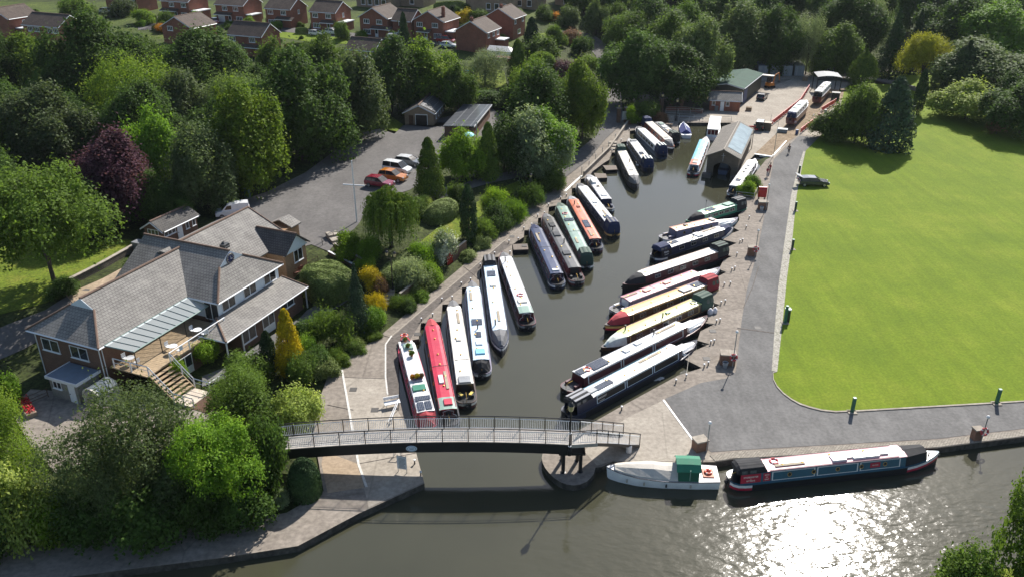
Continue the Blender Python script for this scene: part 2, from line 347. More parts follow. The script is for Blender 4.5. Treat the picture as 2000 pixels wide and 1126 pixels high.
b = MB(); p = gp([(1474, 303), (1508, 307), (1496, 318), (1440, 345)]); b.quad((*p[0], -.5), (*p[1], -.5), (*p[2], -1.4), (*p[3], -1.4)); tag(b.build('slipway', mat_conc2), kind='structure')
slab('wash_off_line', gp([(1474, 300), (1508, 305), (1508.6, 306.6), (1474, 301.8)]), 0.05, [M('white_paint', (.78, .78, .76), .6, .08)], -.3)
slab('road_line', gp([(1508, 304), (1535, 275), (1537, 275.5), (1511, 305)]), 0.05, [MATS['white_paint']], -.3)
slab('road_line', gp([(1294, 781), (1297, 780), (1359, 864), (1356, 865)]), 0.05, [MATS['white_paint']], -.3)
def strip(name, pts, w, top, mat, z=0.0):
    w2 = [Vector((*p, 0)) for p in gp(pts, z)]; L = []; Rr = []
    for i, p in enumerate(w2):
        d = (w2[min(i + 1, len(w2) - 1)] - w2[max(i - 1, 0)]).normalized(); n = Vector((-d.y, d.x, 0)) * w / 2; L.append((p + n)[:2]); Rr.append((p - n)[:2])
    return slab(name, L + Rr[::-1], top, [mat], -.3)
strip('white_edging', [(668, 722), (700, 905), (716, 950)], .20, 0.035, M('worn_white', (.58, .56, .52), .8, .25, 3, dirt=(.3, .27, .23)))
strip('white_edging', [(757, 770), (753, 735), (753, 672), (765, 655)], .16, 0.035, MATS['worn_white'])
strip('concrete_edging', [(765, 655), (850, 583), (915, 529), (985, 470), (1050, 415), (1098, 375)], .10, 0.014, mat_conc2)
strip('road_line', [(1103, 374), (1136, 343)], .35, 0.03, MATS['white_paint'])
slab('quay_margin', gp([(757, 770), (779, 770), (778, 668), (800, 664), (822, 629), (863, 590), (902, 560), (966, 500), (1000, 478), (985, 471), (915, 531), (850, 585), (767, 656), (754, 672), (754, 735)]), 0.008, [mat_concD], -.3)
for k, (px, py) in enumerate([(815, 652), (1000, 462), (1046, 436), (1024, 480), (732, 800), (690, 760), (1392, 646), (1380, 700), (1480, 640), (1545, 690)]):
    c = G(px, py, 0); slab('manhole_cover', [(c.x - .35, c.y - .35), (c.x + .35, c.y - .35), (c.x + .35, c.y + .35), (c.x - .35, c.y + .35)], 0.036, [M('iron_cover', (.06, .055, .05), .7, .3, 4)], -.2)
for pts in ([(668, 736), (757, 739)], [(700, 640), (768, 660)], [(905, 520), (935, 545)], [(1020, 408), (1045, 425)], [(700, 905), (812, 884)], [(640, 790), (690, 800)]): strip('concrete_joint', pts, .06, 0.034, mat_concD)
for pts, w_ in (([(1440, 640), (1512, 650)], .25), ([(1452, 600), (1470, 560), (1482, 520)], .12)): strip('surface_joint', pts, w_ * .8, 0.04, mat_concD)
near = [(75, 49.5), (40, 46.5), (28, 44.8), (5, 40), (-35, 30), (-80, 15), (-80, -30), (75, -30)]
slab('canal_bank', near, -0.15, [mat_rough])
# ---- left, higher ground
drape('car_park', [tuple(T(*p)[:2]) for p in [(608, 478), (642, 492), (658, 472), (692, 448), (702, 436), (716, 410), (745, 388), (800, 372), (850, 340), (868, 290), (935, 290), (985, 235), (960, 210), (868, 246), (838, 249), (790, 245), (770, 262), (742, 252), (700, 262), (650, 298), (596, 338), (520, 376), (440, 402), (415, 440), (440, 500), (540, 500)]], mat_tarL, .06)
drape('driveway', [tuple(T(*p)[:2]) for p in [(-200, 770), (-60, 727), (46, 682), (150, 622), (262, 556), (300, 530), (440, 500), (415, 440), (300, 500), (150, 568), (88, 606), (0, 640), (-200, 700)]], mat_tarL, .05)
drape('paving', [tuple(T(*p)[:2]) for p in [(128, 577), (145, 595), (200, 572), (292, 518), (292, 502), (274, 505), (200, 545)]], mat_pave, .08)
drape('grass_plot', [tuple(T(*p)[:2]) for p in [(-150, 600), (-20, 620), (92, 592), (180, 535), (268, 487), (258, 470), (130, 465), (-150, 500)]], mat_rough, .08)
drape('grass_plot', [tuple(T(*p)[:2]) for p in [(700, 262), (742, 250), (775, 258), (788, 244), (760, 225), (715, 240)]], mat_rough, .08)
drape('garden_path', [tuple(T(*p)[:2]) for p in [(395, 755), (432, 742), (470, 725), (560, 690), (610, 650), (650, 605), (702, 570), (690, 552), (640, 578), (600, 606), (585, 622), (520, 662), (445, 715), (395, 735)]], mat_tar, .08)
drape('garden_path', [tuple(T(*p)[:2]) for p in [(745, 402), (838, 374), (900, 360), (985, 338), (1040, 328), (1085, 330), (1082, 348), (1030, 345), (990, 352), (905, 374), (850, 393)]], mat_tarL, .07)
drape('grass_plot', [tuple(T(*p)[:2]) for p in [(790, 500), (880, 425), (985, 365), (1020, 352), (1010, 372), (930, 430), (880, 480), (790, 560)]], mat_rough, .09)
drape('yard', [tuple(T(*p)[:2]) for p in [(60, 760), (215, 770), (330, 800), (430, 800), (445, 760), (430, 830), (340, 880), (180, 900), (110, 925), (60, 870), (20, 800)]], mat_conc, .06)
drape('lane', [tuple(T(*p)[:2]) for p in [(1060, 352), (1092, 328), (1135, 290), (1168, 262), (1176, 240), (1178, 170), (1164, 110), (1140, 84), (1090, 72), (1095, 60), (1150, 66), (1188, 90), (1200, 130), (1214, 190), (1218, 238), (1180, 275), (1150, 312), (1085, 362)]], mat_tarL, .09)
drape('park_path', [tuple(T(*p)[:2]) for p in [(1640, 160), (1700, 156), (1745, 166), (1790, 180), (1840, 198), (1848, 190), (1795, 172), (1748, 158), (1700, 150), (1642, 152)]], mat_tarL, .12)
drape('house_lawn', [tuple(T(*p)[:2]) for p in [(880, 150), (890, 130), (950, 132), (985, 140), (990, 170), (940, 178), (890, 172)]], mat_rough, .12)
drape('house_lawn', [tuple(T(*p)[:2]) for p in [(515, 52), (560, 52), (700, 75), (690, 88), (600, 82), (520, 70)]], mat_lawn, .12)
drape('house_lawn', [tuple(T(*p)[:2]) for p in [(1040, 70), (1090, 60), (1100, 75), (1060, 85)]], mat_lawn, .12)
drape('estate_grass', [tuple(T(*p)[:2]) for p in [(-60, 100), (300, 95), (560, 118), (700, 128), (880, 122), (1000, 130), (1100, 100), (1120, 40), (1000, 4), (-60, 4)]], mat_estate, .08, 4)
drape('street', [tuple(T(*p)[:2]) for p in [(270, 60), (330, 40), (520, 60), (640, 72), (760, 80), (880, 92), (885, 80), (760, 70), (640, 62), (520, 50), (330, 30), (270, 40)]], mat_tarL, .14)
drape('yard', [tuple(T(*p)[:2]) for p in [(1480, 158), (1600, 152), (1640, 150), (1640, 140), (1480, 140)]], mat_conc2, .03)


# thin summer air over the whole place: pale, even, and only just visible on the far woods
b = MB(); b.span(-890, 890, -190, 1190, -6, 60); hz = bpy.data.materials.new('air'); t = nodes_of(hz); pv = N(t, 'ShaderNodeVolumePrincipled'); pv.inputs['Color'].default_value = (.82, .90, 1, 1); pv.inputs['Density'].default_value = 0.00005; pv.inputs['Anisotropy'].default_value = .2; o = N(t, 'ShaderNodeOutputMaterial'); t.links.new(pv.outputs[0], o.inputs['Volume'])
tag(b.build('haze', hz), kind='stuff')
# ======================= TREES AND SHRUBS ================================
LEAF = 2.05
def leaf_mat(name, col, col2=None, trans=0.48, rough=0.6, spec=0.09):
    col2 = col2 or [c * 1.5 for c in col]; col = [c * LEAF for c in col]; col2 = [c * LEAF for c in col2]
    m = bpy.data.materials.new(name); t = nodes_of(m); col2 = col2 or [c * 1.5 for c in col]
    oi = N(t, 'ShaderNodeObjectInfo'); n1 = noise(t, 0.55, 4, 0.65); n2 = noise(t, 5.0, 2, 0.5)
    c = ramp(t, n1.outputs[0], [(0.32, [x * .72 for x in col]), (0.5, col), (0.68, col2)]).outputs[0]
    f = ramp(t, n2.outputs[0], [(0.3, .65), (0.7, 1.45)]); c = mixc(t, 1.0, c, f.outputs[0], 'MULTIPLY')
    hs = N(t, 'ShaderNodeHueSaturation'); mr = N(t, 'ShaderNodeMapRange'); mr.inputs[3].default_value = .8; mr.inputs[4].default_value = 1.25
    t.links.new(oi.outputs['Random'], mr.inputs[0]); t.links.new(mr.outputs[0], hs.inputs['Value']); t.links.new(c, hs.inputs['Color']); c = hs.outputs[0]
    p = N(t, 'ShaderNodeBsdfPrincipled'); t.links.new(c, p.inputs['Base Color']); p.inputs['Roughness'].default_value = rough; p.inputs['Specular IOR Level'].default_value = spec
    tr = N(t, 'ShaderNodeBsdfTranslucent'); wm = mixc(t, 0.5, c, (1.0, 1.0, .25), 'MULTIPLY'); t.links.new(wm, tr.inputs[0])
    mx = N(t, 'ShaderNodeMixShader'); mx.inputs[0].default_value = trans; o = N(t, 'ShaderNodeOutputMaterial')
    t.links.new(p.outputs[0], mx.inputs[1]); t.links.new(tr.outputs[0], mx.inputs[2]); t.links.new(mx.outputs[0], o.inputs[0]); MATS[name] = m; return m
LM = dict(
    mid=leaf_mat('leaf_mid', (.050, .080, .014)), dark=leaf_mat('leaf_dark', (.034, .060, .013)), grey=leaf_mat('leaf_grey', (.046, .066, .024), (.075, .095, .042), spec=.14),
    lime=leaf_mat('leaf_lime', (.085, .140, .012), (.14, .20, .02)), bright=leaf_mat('leaf_bright', (.062, .115, .012), (.10, .16, .016)),
    yellow=leaf_mat('leaf_yellowish', (.066, .105, .013), (.11, .14, .02)), gold=leaf_mat('leaf_gold', (.26, .205, .010), (.40, .30, .015), trans=.35), purple=leaf_mat('leaf_purple', (.040, .018, .026), (.075, .035, .05)),
    silver=leaf_mat('leaf_silver', (.095, .122, .062), (.15, .18, .10), spec=.14), willow=leaf_mat('leaf_willow', (.060, .088, .028), (.10, .13, .05)),
    hedge=leaf_mat('leaf_hedge', (.072, .095, .026), (.10, .122, .04), trans=.2), conif=leaf_mat('leaf_conifer', (.050, .082, .012), (.095, .125, .016), trans=.22), dconif=leaf_mat('leaf_dark_conifer', (.016, .030, .011), (.03, .05, .016), trans=.08),
    spruce=leaf_mat('leaf_spruce', (.026, .045, .024), (.06, .085, .045), trans=.12), cream=leaf_mat('leaf_cream', (.14, .18, .04), (.23, .26, .075)), white=leaf_mat('leaf_white_bloom', (.09, .12, .07), (.50, .50, .47)),
    sun=leaf_mat('leaf_sunny', (.15, .155, .014), (.22, .21, .02)), red=leaf_mat('leaf_reddish', (.10, .06, .035), (.17, .09, .06)), orange=leaf_mat('leaf_orange', (.22, .10, .012), (.32, .16, .02)))
mat_bark = M('bark', (.075, .058, .042), .9, .35, 3.0, bump=.5)
def leaf_mesh(name, C, Nm, S, asp, rng, fold=0.25):
    n = len(C); r = rng.normal(size=(n, 3)); Nm = Nm / (np.linalg.norm(Nm, axis=1, keepdims=True) + 1e-9)
    u = np.cross(Nm, r); u /= (np.linalg.norm(u, axis=1, keepdims=True) + 1e-9); w = np.cross(Nm, u); S = S[:, None]
    V = np.empty((n, 4, 3)); V[:, 0] = C - u * S; V[:, 1] = C + w * S * asp + Nm * S * fold; V[:, 2] = C + u * S; V[:, 3] = C - w * S * asp + Nm * S * fold * 0.5
    me = bpy.data.meshes.new(name); me.vertices.add(4 * n); me.vertices.foreach_set('co', V.ravel()); me.loops.add(4 * n); me.loops.foreach_set('vertex_index', np.arange(4 * n, dtype=np.int32))
    me.polygons.add(n); me.polygons.foreach_set('loop_start', np.arange(0, 4 * n, 4, dtype=np.int32)); me.update(); me.validate(); me.materials.append(LM['mid']); return me
def sph(rng, n):
    v = rng.normal(size=(n, 3)); return v / np.linalg.norm(v, axis=1, keepdims=True)
def crown_round(name, seed, Rr, H, low, nl, ncl, nleaf, leaf, asp=.62, lob=(.34, .5), cr=.17, up=.8, airy=0.0, squash=1.0):
    """boughs spread through a dome that reaches low; leaf sprays clustered on the boughs"""
    rng = np.random.default_rng(seed); zb = low * H
    ga = rng.random() * 6.28 + np.arange(nl) * 2.39996; rr = .70 * np.sqrt((np.arange(nl) + .35) / nl); Lr = rng.uniform(lob[0], lob[1], nl) * .92
    ztop = 1.0 - .30 * (rr / .70) ** 3; zz = ztop - Lr * .72 - rng.random(nl) ** 1.5 * .30; dn_ = (rng.random(nl) < .36) & (rr > .3); zz[dn_] *= .52; rr = np.where(dn_, rr * .82, rr)
    Lc = np.stack([np.cos(ga) * rr, np.sin(ga) * rr, np.maximum(zz, Lr * .5)], 1); Lc += rng.normal(size=(nl, 3)) * .05; Ls = np.array([1, 1, .72])
    cl = []; cn = []
    while len(cl) < ncl:
        k = rng.integers(nl); d = sph(rng, 1)[0]
        if d[2] < -.7: continue
        p = Lc[k] + d * Ls * Lr[k] * rng.uniform(.78, 1.12)
        if p[2] < 0: continue
        if np.any((np.linalg.norm((p - Lc) / Ls, axis=1) < Lr * .80) & (np.arange(nl) != k)): continue
        cl.append(p); cn.append(d)
    cl = np.array(cl); cn = np.array(cn); cs = rng.uniform(.45, 1.25, (ncl, 1)); idx = np.repeat(np.arange(ncl), nleaf); n = len(idx)
    off = rng.normal(size=(n, 3)) * cr * cs[idx]; nn = cn[idx]; off -= nn * (np.sum(off * nn, 1, keepdims=True)) * .5
    C = cl[idx] + off; Nm = nn * .75 + np.array([0, 0, up]) + rng.normal(size=(n, 3)) * .6
    ni = int(n * (.07 if airy < .5 else .015)); Ci = Lc[rng.integers(nl, size=ni)] + sph(rng, ni) * rng.uniform(.1, .3, (ni, 1)) * Ls
    C = np.vstack([C, Ci]); Nm = np.vstack([Nm, rng.normal(size=(ni, 3))]); S = np.concatenate([rng.uniform(.55, 1.3, n) * leaf, rng.uniform(2.2, 3.4, ni) * leaf])
    ex = [np.percentile(s_ * C[:, a_], 98.5) for a_ in (0, 1) for s_ in (1, -1)]; kx = Rr / np.mean(ex); C[:, :2] *= kx; kz = (H - zb) / np.percentile(C[:, 2], 99.5); C[:, 2] = C[:, 2] * kz + zb; C[:, 2] = np.maximum(C[:, 2], .12 + rng.random(len(C)) * .3)
    me = leaf_mesh(name, C, Nm, S, asp, rng)
    b = MB(); b.tube([(0, 0, -.6), (.04 * Rr, .02 * Rr, H * .3), (0, .03 * Rr, H * .62)], .04 * Rr + .07, 8, r1=.03)
    for k in range(min(nl, 9)):
        e = Vector((Lc[k][0] * kx * .8, Lc[k][1] * kx * .8, zb + Lc[k][2] * kz)); s0 = H * rng.uniform(.15, .35)
        b.tube([(0.02 * Rr, 0, s0), (e.x * .45, e.y * .45, s0 + (e.z - s0) * .6), e], .02 * Rr + .03, 5, r1=.015)
    return me, b.mesh('trunk', mat_bark)
def crown_cone(name, seed, Rr, H, n, leaf, prof, asp=.5, up=.2, lump=.16, droop=0.0):
    rng = np.random.default_rng(seed); nb = 260; bz = rng.random(nb) ** .85; ba = rng.random(nb) * 2 * math.pi; brr = np.array([prof(z) for z in bz]) * rng.uniform(1 - lump, 1 + lump * .7, nb)
    ext = np.maximum(.03, .16 * (1.15 - bz)); k = rng.integers(nb, size=n); a = ba[k] + rng.normal(size=n) * .22 / np.maximum(brr[k], .25); t = rng.random(n) ** .4
    r = brr[k] * (.35 + .65 * t) + rng.normal(size=n) * .025; z = bz[k] + rng.normal(size=n) * ext[k] * .32 - droop * t * .08 + .03
    C = np.stack([np.cos(a) * r * Rr, np.sin(a) * r * Rr, np.clip(z, .01, 1.03) * H], 1); Nm = np.stack([np.cos(a), np.sin(a), np.full(n, up)], 1) + rng.normal(size=(n, 3)) * .5
    me = leaf_mesh(name, C, Nm, rng.uniform(.6, 1.3, n) * leaf, asp, rng)
    b = MB(); b.tube([(0, 0, -.5), (0, 0, H * .9)], .04 * Rr + .08, 7, r1=.02); return me, b.mesh('trunk', mat_bark)
def crown_box(name, seed, n, leaf, size=(2, 2, 2), e=5.0):
    """clipped hedge: leaves over a superellipsoid"""
    rng = np.random.default_rng(seed); d = sph(rng, n); d[:, 2] = np.abs(d[:, 2]) * np.where(rng.random(n) < .8, 1, -.4)
    r = 1 / (np.abs(d[:, 0]) ** e + np.abs(d[:, 1]) ** e + np.abs(d[:, 2]) ** e) ** (1 / e); p = d * r[:, None]
    nm = np.sign(p) * np.abs(p) ** (e - 1); nm /= np.linalg.norm(nm, axis=1, keepdims=True); p *= (1 - rng.random(n) ** 2.5 * .10)[:, None]; p += nm * (np.sin(p[:, :1] * 9 + p[:, 1:2] * 7) * .02)
    C = p * np.array(size) / 2; C[:, 2] = (p[:, 2] + .35) / 1.35 * size[2]
    return leaf_mesh(name, C, nm + rng.normal(size=(n, 3)) * .45, rng.uniform(.6, 1.25, n) * leaf, .5, rng)
def crown_weep(name, seed, Rr, H):
    rng = np.random.default_rng(seed); Cs = []; Ns = []
    for i in range(30):
        ga = i * 2.4; hr = .72 * math.sqrt((i + .3) / 30); hx, hy, hz = hr * math.cos(ga), hr * math.sin(ga), (1.0 - .42 * hr ** 1.5) * rng.uniform(.86, 1.0)
        for s in range(40):
            a = rng.random() * 6.283; q = rng.uniform(.04, .27); L = rng.uniform(.3, .92) * hz; m = 30; t = np.sort(rng.random(m)); w = np.minimum(1, t * 3.5)
            x = hx + math.cos(a) * q * w + rng.normal(size=m) * .010; y = hy + math.sin(a) * q * w + rng.normal(size=m) * .010; z = hz + .04 * np.sin(w * 2.6) - L * t ** 1.3
            Cs.append(np.stack([x * Rr, y * Rr, np.maximum(z, .02) * H], 1)); Ns.append(np.stack([np.full(m, math.cos(a)), np.full(m, math.sin(a)), np.full(m, .35)], 1) + rng.normal(size=(m, 3)) * .4)
    C = np.vstack(Cs); me = leaf_mesh(name, C, np.vstack(Ns), rng.uniform(.5, 1.1, len(C)) * .11, .42, rng)
    b = MB(); b.tube([(0, 0, -.5), (.2, 0, H * .45), (0, .1, H * .8)], .25, 7, r1=.06); return me, b.mesh('trunk', mat_bark)
PROTO = {}
def proto(kind, size, fn): PROTO[kind] = (size, fn)
for i in range(3): proto('oak%d' % i, (6.5, 13), crown_round('crown', 11 + i, 6.5, 13, .06, 17, 430, 62, .215, cr=.085, lob=(.30, .44)))
for i in range(2): proto('open%d' % i, (6.0, 12), crown_round('crown', 111 + i, 6.0, 12, .2, 19, 400, 60, .17, cr=.085, lob=(.22, .36), airy=1))
for i in range(2): proto('elm%d' % i, (4.6, 12), crown_round('crown', 31 + i, 4.6, 12, .05, 14, 330, 60, .19, cr=.10, lob=(.30, .44)))
for i in range(2): proto('birch%d' % i, (4.2, 10), crown_round('crown', 41 + i, 4.2, 10, .08, 20, 430, 46, .12, asp=.5, lob=(.24, .38), cr=.12, airy=1, up=.3))
for i in range(2): proto('ash%d' % i, (3.2, 7), crown_round('crown', 51 + i, 3.2, 7, .08, 12, 260, 54, .15, cr=.12, lob=(.30, .44)))
for i in range(3): proto('bush%d' % i, (1.6, 2.6), crown_round('crown', 61 + i, 1.6, 2.6, 0, 9, 150, 40, .095, cr=.16, lob=(.32, .5)))
for i in range(2): proto('fern%d' % i, (1.8, 2.2), crown_round('crown', 71 + i, 1.8, 2.2, 0, 12, 170, 36, .115, asp=.25, lob=(.25, .42), cr=.2, up=.2))
proto('cypress', (2.3, 8), crown_cone('crown', 81, 2.3, 8, 9000, .17, lambda z: (1 - z) ** .58 * min(1, .6 + z * 4) + .02))
proto('column', (.9, 5.5), crown_cone('crown', 82, .9, 5.5, 5200, .11, lambda z: max(.02, min(1, .75 + z) * (1 - max(0, z - .55) ** 1.6 * 3.0)), lump=.08))
proto('fir', (3.2, 12), crown_cone('crown', 83, 3.2, 12, 8000, .20, lambda z: (1 - z) ** .9 * (.75 + .25 * math.cos(z * 46)) + .02, lump=.3, droop=1.0))
proto('yew', (4, 9), crown_cone('crown', 84, 4, 9, 14000, .2, lambda z: max(.03, math.sin(min(1, z * .92 + .16) * math.pi) ** .7 if z > .25 else .8 + z * .5), lump=.22))
proto('hedge0', (1.0, 2.0), (crown_box('crown', 91, 30000, .075, (2, 2, 2), 4.0), None))
proto('dome', (1.0, 2.0), (crown_box('crown', 92, 14000, .075, (2, 2, 2), 2.3), None))
proto('weep', (3.4, 6.5), crown_weep('crown', 93, 3.4, 6.5))
def put(kind, col, loc, w, h, label, name, cat, group=None, rz=None, w2=None):
    (R0, H0), (cm, tm) = PROTO[kind]; rz = random.random() * 6.28 if rz is None else rz
    if tm is None or name in ('shrub', 'bush', 'climbing_plant'):
        o = link(name, cm, None, loc, rz); tag(o, label, cat, group); c = o
    else:
        o = thing(name, label, cat, loc, rz, group); c = link('crown', cm, o); link('trunk', tm, o)
    o.scale = (w / (2 * R0), (w2 or w) / (2 * R0), h / H0)
    c.material_slots[0].link = 'OBJECT'; c.material_slots[0].material = LM[col]; return o
def tree(kind, col, px, yb, yt, w, label, name='tree', cat='tree', group=None, sink=0.0):
    if kind + '0' in PROTO and kind not in PROTO:
        n = sum(1 for k in PROTO if k[:-1] == kind); kind = kind + str(int(px + yb) % n)
    p = T(px, yb); s = scale_at(p); w *= (.95 if px < 1150 else 1.15) if kind[:3] in ('oak', 'elm', 'ope') else 1.0; lo, hi = p.z, p.z + 40
    for _ in range(30):
        mid = (lo + hi) / 2
        if P((p.x, p.y, mid))[1] > yt: lo = mid
        else: hi = mid
    hgt = lo - p.z
    return put(kind, col, (p.x, p.y, p.z - sink), w / s, max(hgt, .4) + sink, label, name, cat, group)
TREES = [
 # --- the wood on the left, from the houses down to the clubhouse
 ('open', 'mid', 110, 562, 318, 240, 'big spreading green tree on the grass beside the clubhouse drive'),
 ('oak', 'dark', 15, 205, 55, 110, 'dark tree at the left edge in front of the leftmost house'),
 ('elm', 'yellow', 85, 192, 66, 120, 'yellow tipped green tree hiding the ground floor of the house with the brown roof'),
 ('oak', 'dark', 205, 225, 28, 185, 'tall dark broad tree rising in front of the houses at upper left'),
 ('oak', 'dark', 400, 200, 56, 175, 'wide dark tree below the house with the long brown roof'),
 ('ash', 'mid', 302, 150, 72, 60, 'slim green tree between two tall dark trees by the low front gable'),
 ('birch', 'yellow', 278, 275, 106, 150, 'pale yellow topped tree in the middle of the left wood'),
 ('elm', 'grey', 365, 275, 138, 110, 'greyish green tree right of the yellow topped tree in the wood'),
 ('oak', 'dark', 300, 330, 168, 150, 'dark green tree directly above the bright green one in the wood'),
 ('oak', 'grey', 95, 345, 172, 190, 'grey leaved maple with pale leaf undersides at the left of the wood'),
 ('elm', 'mid', 30, 360, 225, 110, 'mid green tree at the left edge below the grey maple'),
 ('elm', 'purple', 235, 432, 258, 150, 'dark purple leaved beech in the left wood'),
 ('ash', 'bright', 318, 375, 212, 105, 'fresh green tree with feathery foliage right of the purple beech'),
 ('elm', 'grey', 408, 408, 246, 130, 'grey green maple standing behind the small brick outbuilding'),
 ('elm', 'yellow', 492, 372, 158, 140, 'tall yellow green tree turning orange at the edge of the car park'),
 ('birch', 'willow', 462, 272, 140, 115, 'pale willowy tree behind the yellow green one'),
 ('oak', 'dark', 592, 312, 100, 185, 'very large dark maple overhanging the car park'),
 ('ash', 'mid', 545, 172, 76, 75, 'round green tree beneath the two white parked cars'),
 ('oak', 'mid', 640, 205, 70, 110, 'mid green tree behind the very large dark maple'),
 ('elm', 'grey', 700, 272, 100, 115, 'greyish tree between the dark maple and the brick garage'),
 ('elm', 'dark', 765, 222, 70, 110, 'dark tree behind the brick garage, left of the pale one'),
 ('ash', 'yellow', 830, 205, 78, 115, 'pale yellow green tree above the garage with the solar roof'),
 ('ash', 'mid', 895, 218, 122, 70, 'small green tree beside the garden with the paddling pool'),
 ('birch', 'silver', 948, 166, 96, 80, 'silver leaved olive tree on the yellow garden lawn'),
 ('cypress', 'conif', 1011, 165, 80, 48, 'dark green cypress beside the white conservatory'),
 ('cypress', 'dconif', 1038, 102, 36, 42, 'dark cypress at the corner of the rightmost brick house'),
 ('cypress', 'dconif', 790, 92, 26, 26, 'narrow dark conifer on the verge between two brick houses'),
 ('ash', 'yellow', 1036, 208, 112, 70, 'light yellow green tree right of the garden cypress'),
 ('elm', 'dark', 1050, 268, 128, 115, 'dark green tree behind the silvery round tree'),
 ('elm', 'yellow', 1137, 272, 118, 90, 'olive coloured tree on the left kerb of the lane'),
 ('elm', 'bright', 1068, 345, 212, 112, 'bright green tree just behind the silvery round tree'),
 ('ash', 'silver', 1050, 352, 216, 112, 'silvery round headed tree at the fork of lane and garden path'),
 ('cypress', 'conif', 840, 388, 273, 64, 'cone shaped conifer beside the parked orange car'),
 ('ash', 'lime', 905, 348, 253, 84, 'light green feathery tree between two conifers'),
 ('cypress', 'conif', 954, 350, 243, 54, 'cone shaped conifer right of the light green feathery tree'),
 ('ash', 'dark', 985, 332, 228, 90, 'dull olive bushy tree in front of the flat roofed shed'),
 ('weep', 'conif', 765, 482, 362, 128, 'weeping evergreen with hanging branches above the steps garden'),
 ('column', 'dconif', 916, 472, 364, 34, 'narrow columnar cypress on the garden bank'),
 ('fir', 'spruce', 702, 650, 515, 62, 'loose dark spruce beside the garden path'),
 ('cypress', 'gold', 570, 726, 607, 62, 'bright golden conifer in front of the clubhouse'),
 ('cypress', 'dconif', 528, 722, 648, 48, 'dark green conifer left of the golden one'),
 # --- bottom left, beside the canal
 ('birch', 'grey', 300, 975, 755, 205, 'large grey green tree with small leaves in front of the clubhouse stairs'),
 ('birch', 'grey', 212, 1020, 835, 165, 'grey green tree leaning over the towpath at lower left'),
 ('ash', 'grey', 372, 1005, 865, 130, 'grey green tree squeezed between the large one and the maple'),
 ('open', 'bright', 442, 1000, 818, 168, 'light green maple at the left end of the footbridge'),
 ('birch', 'yellow', 18, 960, 775, 150, 'yellow green tree at the left edge beside the yard'),
 ('birch', 'mid', 478, 828, 732, 125, 'soft green bushy tree beside the ramp of the clubhouse'),
 # --- right woods
 ('ash', 'willow', 1163, 68, -2, 42, 'rounded grey green tree at the bend of the lane'),
 ('ash', 'mid', 1200, 72, 6, 55, 'light tree just right of the lane bend'),
 ('open', 'mid', 1232, 118, 22, 95, 'broad green tree right of the lane above the dark one'),
 ('oak', 'dark', 1243, 205, 62, 120, 'dark spreading tree shading the lane by the gate'),
 ('oak', 'dark', 1280, 112, -8, 110, 'dark tree at the top edge left of the light green one'),
 ('elm', 'bright', 1335, 95, 4, 65, 'light green tree at the top edge above the willows'),
 ('elm', 'mid', 1302, 165, 25, 95, 'mid green tree left of the great willow'),
 ('oak', 'dark', 1312, 205, 88, 125, 'dark tree behind the railings of the far quay'),
 ('elm', 'willow', 1360, 190, 36, 88, 'great grey green willow behind the brick lodge'),
 ('elm', 'willow', 1442, 136, 4, 100, 'tall grey green willow behind the green roofed boat shed'),
 ('bush', 'lime', 1398, 175, 130, 30, 'pale green shrub against the left side of the boat shed', 'shrub'),
 ('oak', 'dark', 1508, 140, 14, 95, 'dark tree behind the row of grey containers'),
 ('birch', 'silver', 1573, 145, 30, 65, 'silvery tree behind the boatyard'),
 ('elm', 'mid', 1625, 150, 46, 78, 'round green tree right of the silvery one behind the boatyard'),
 ('oak', 'dark', 1655, 112, -12, 110, 'dark tree at the top edge above the round green tree'),
 ('birch', 'silver', 1697, 115, -4, 66, 'tall pale leaved tree at the top edge of the park wood'),
 ('yew', 'conif', 1681, 170, 98, 54, 'rounded dense evergreen beside the park path'),
 ('fir', 'dconif', 1735, 150, 18, 80, 'dark larch at the far side of the lawn'),
 ('fir', 'dconif', 1778, 142, 18, 66, 'dark fir right of the larch'),
 ('open', 'sun', 1795, 168, 66, 74, 'yellow leaved tree on a thin trunk by the park path'),
 ('oak', 'dark', 1860, 115, -4, 125, 'dark tree at the top edge right of the yellow tree'),
 ('oak', 'bright', 1932, 125, 4, 145, 'big grey green tree at the upper right'),
 ('ash', 'silver', 1860, 110, 54, 70, 'small silvery tree under the big dark ones at upper right'),
 ('oak', 'willow', 1915, 185, 82, 165, 'wide grey green thicket tree above the lime coloured one'),
 ('yew', 'dconif', 1872, 192, 84, 78, 'pointed dark evergreen behind the lime coloured tree'),
 ('ash', 'cream', 1883, 232, 158, 118, 'low spreading lime coloured tree casting a shadow on the lawn'),
 ('oak', 'dark', 1990, 262, 160, 125, 'dark tree at the right edge beside the lawn'),
 ('ash', 'red', 1945, 262, 208, 38, 'small reddish tree on a thin stem at the lawn edge'),
 ('ash', 'dark', 1960, 215, 140, 90, 'shaded tree behind the lawn at the right edge'),
 ('cypress', 'spruce', 1733, 292, 156, 96, 'dense dark yew standing on the lawn beside the slipway'),
 ('ash', 'mid', 1668, 280, 165, 82, 'olive green tree on the left flank of the dark yew'),
 ('ash', 'mid', 1625, 272, 215, 80, 'low dark bush tree at the kerb beside the red barriers'),
 ('column', 'dconif', 1790, 224, 138, 22, 'narrow ivy clad dead trunk standing on the lawn'),
 # --- nearest, on the canal bank
 ('open', 'mid', 1996, 1215, 912, 150, 'near leafy ash branch reaching in at the lower right corner'),
 ('ash', 'mid', 1868, 1240, 1086, 130, 'yellow green tree top poking up at the bottom edge'),
 ]
for r in TREES:
    k, c, x, yb, yt, w, lab = r[:7]; tree(k, c, x, yb, yt, w, lab, *( [r[7], 'shrub'] if len(r) > 7 else []))
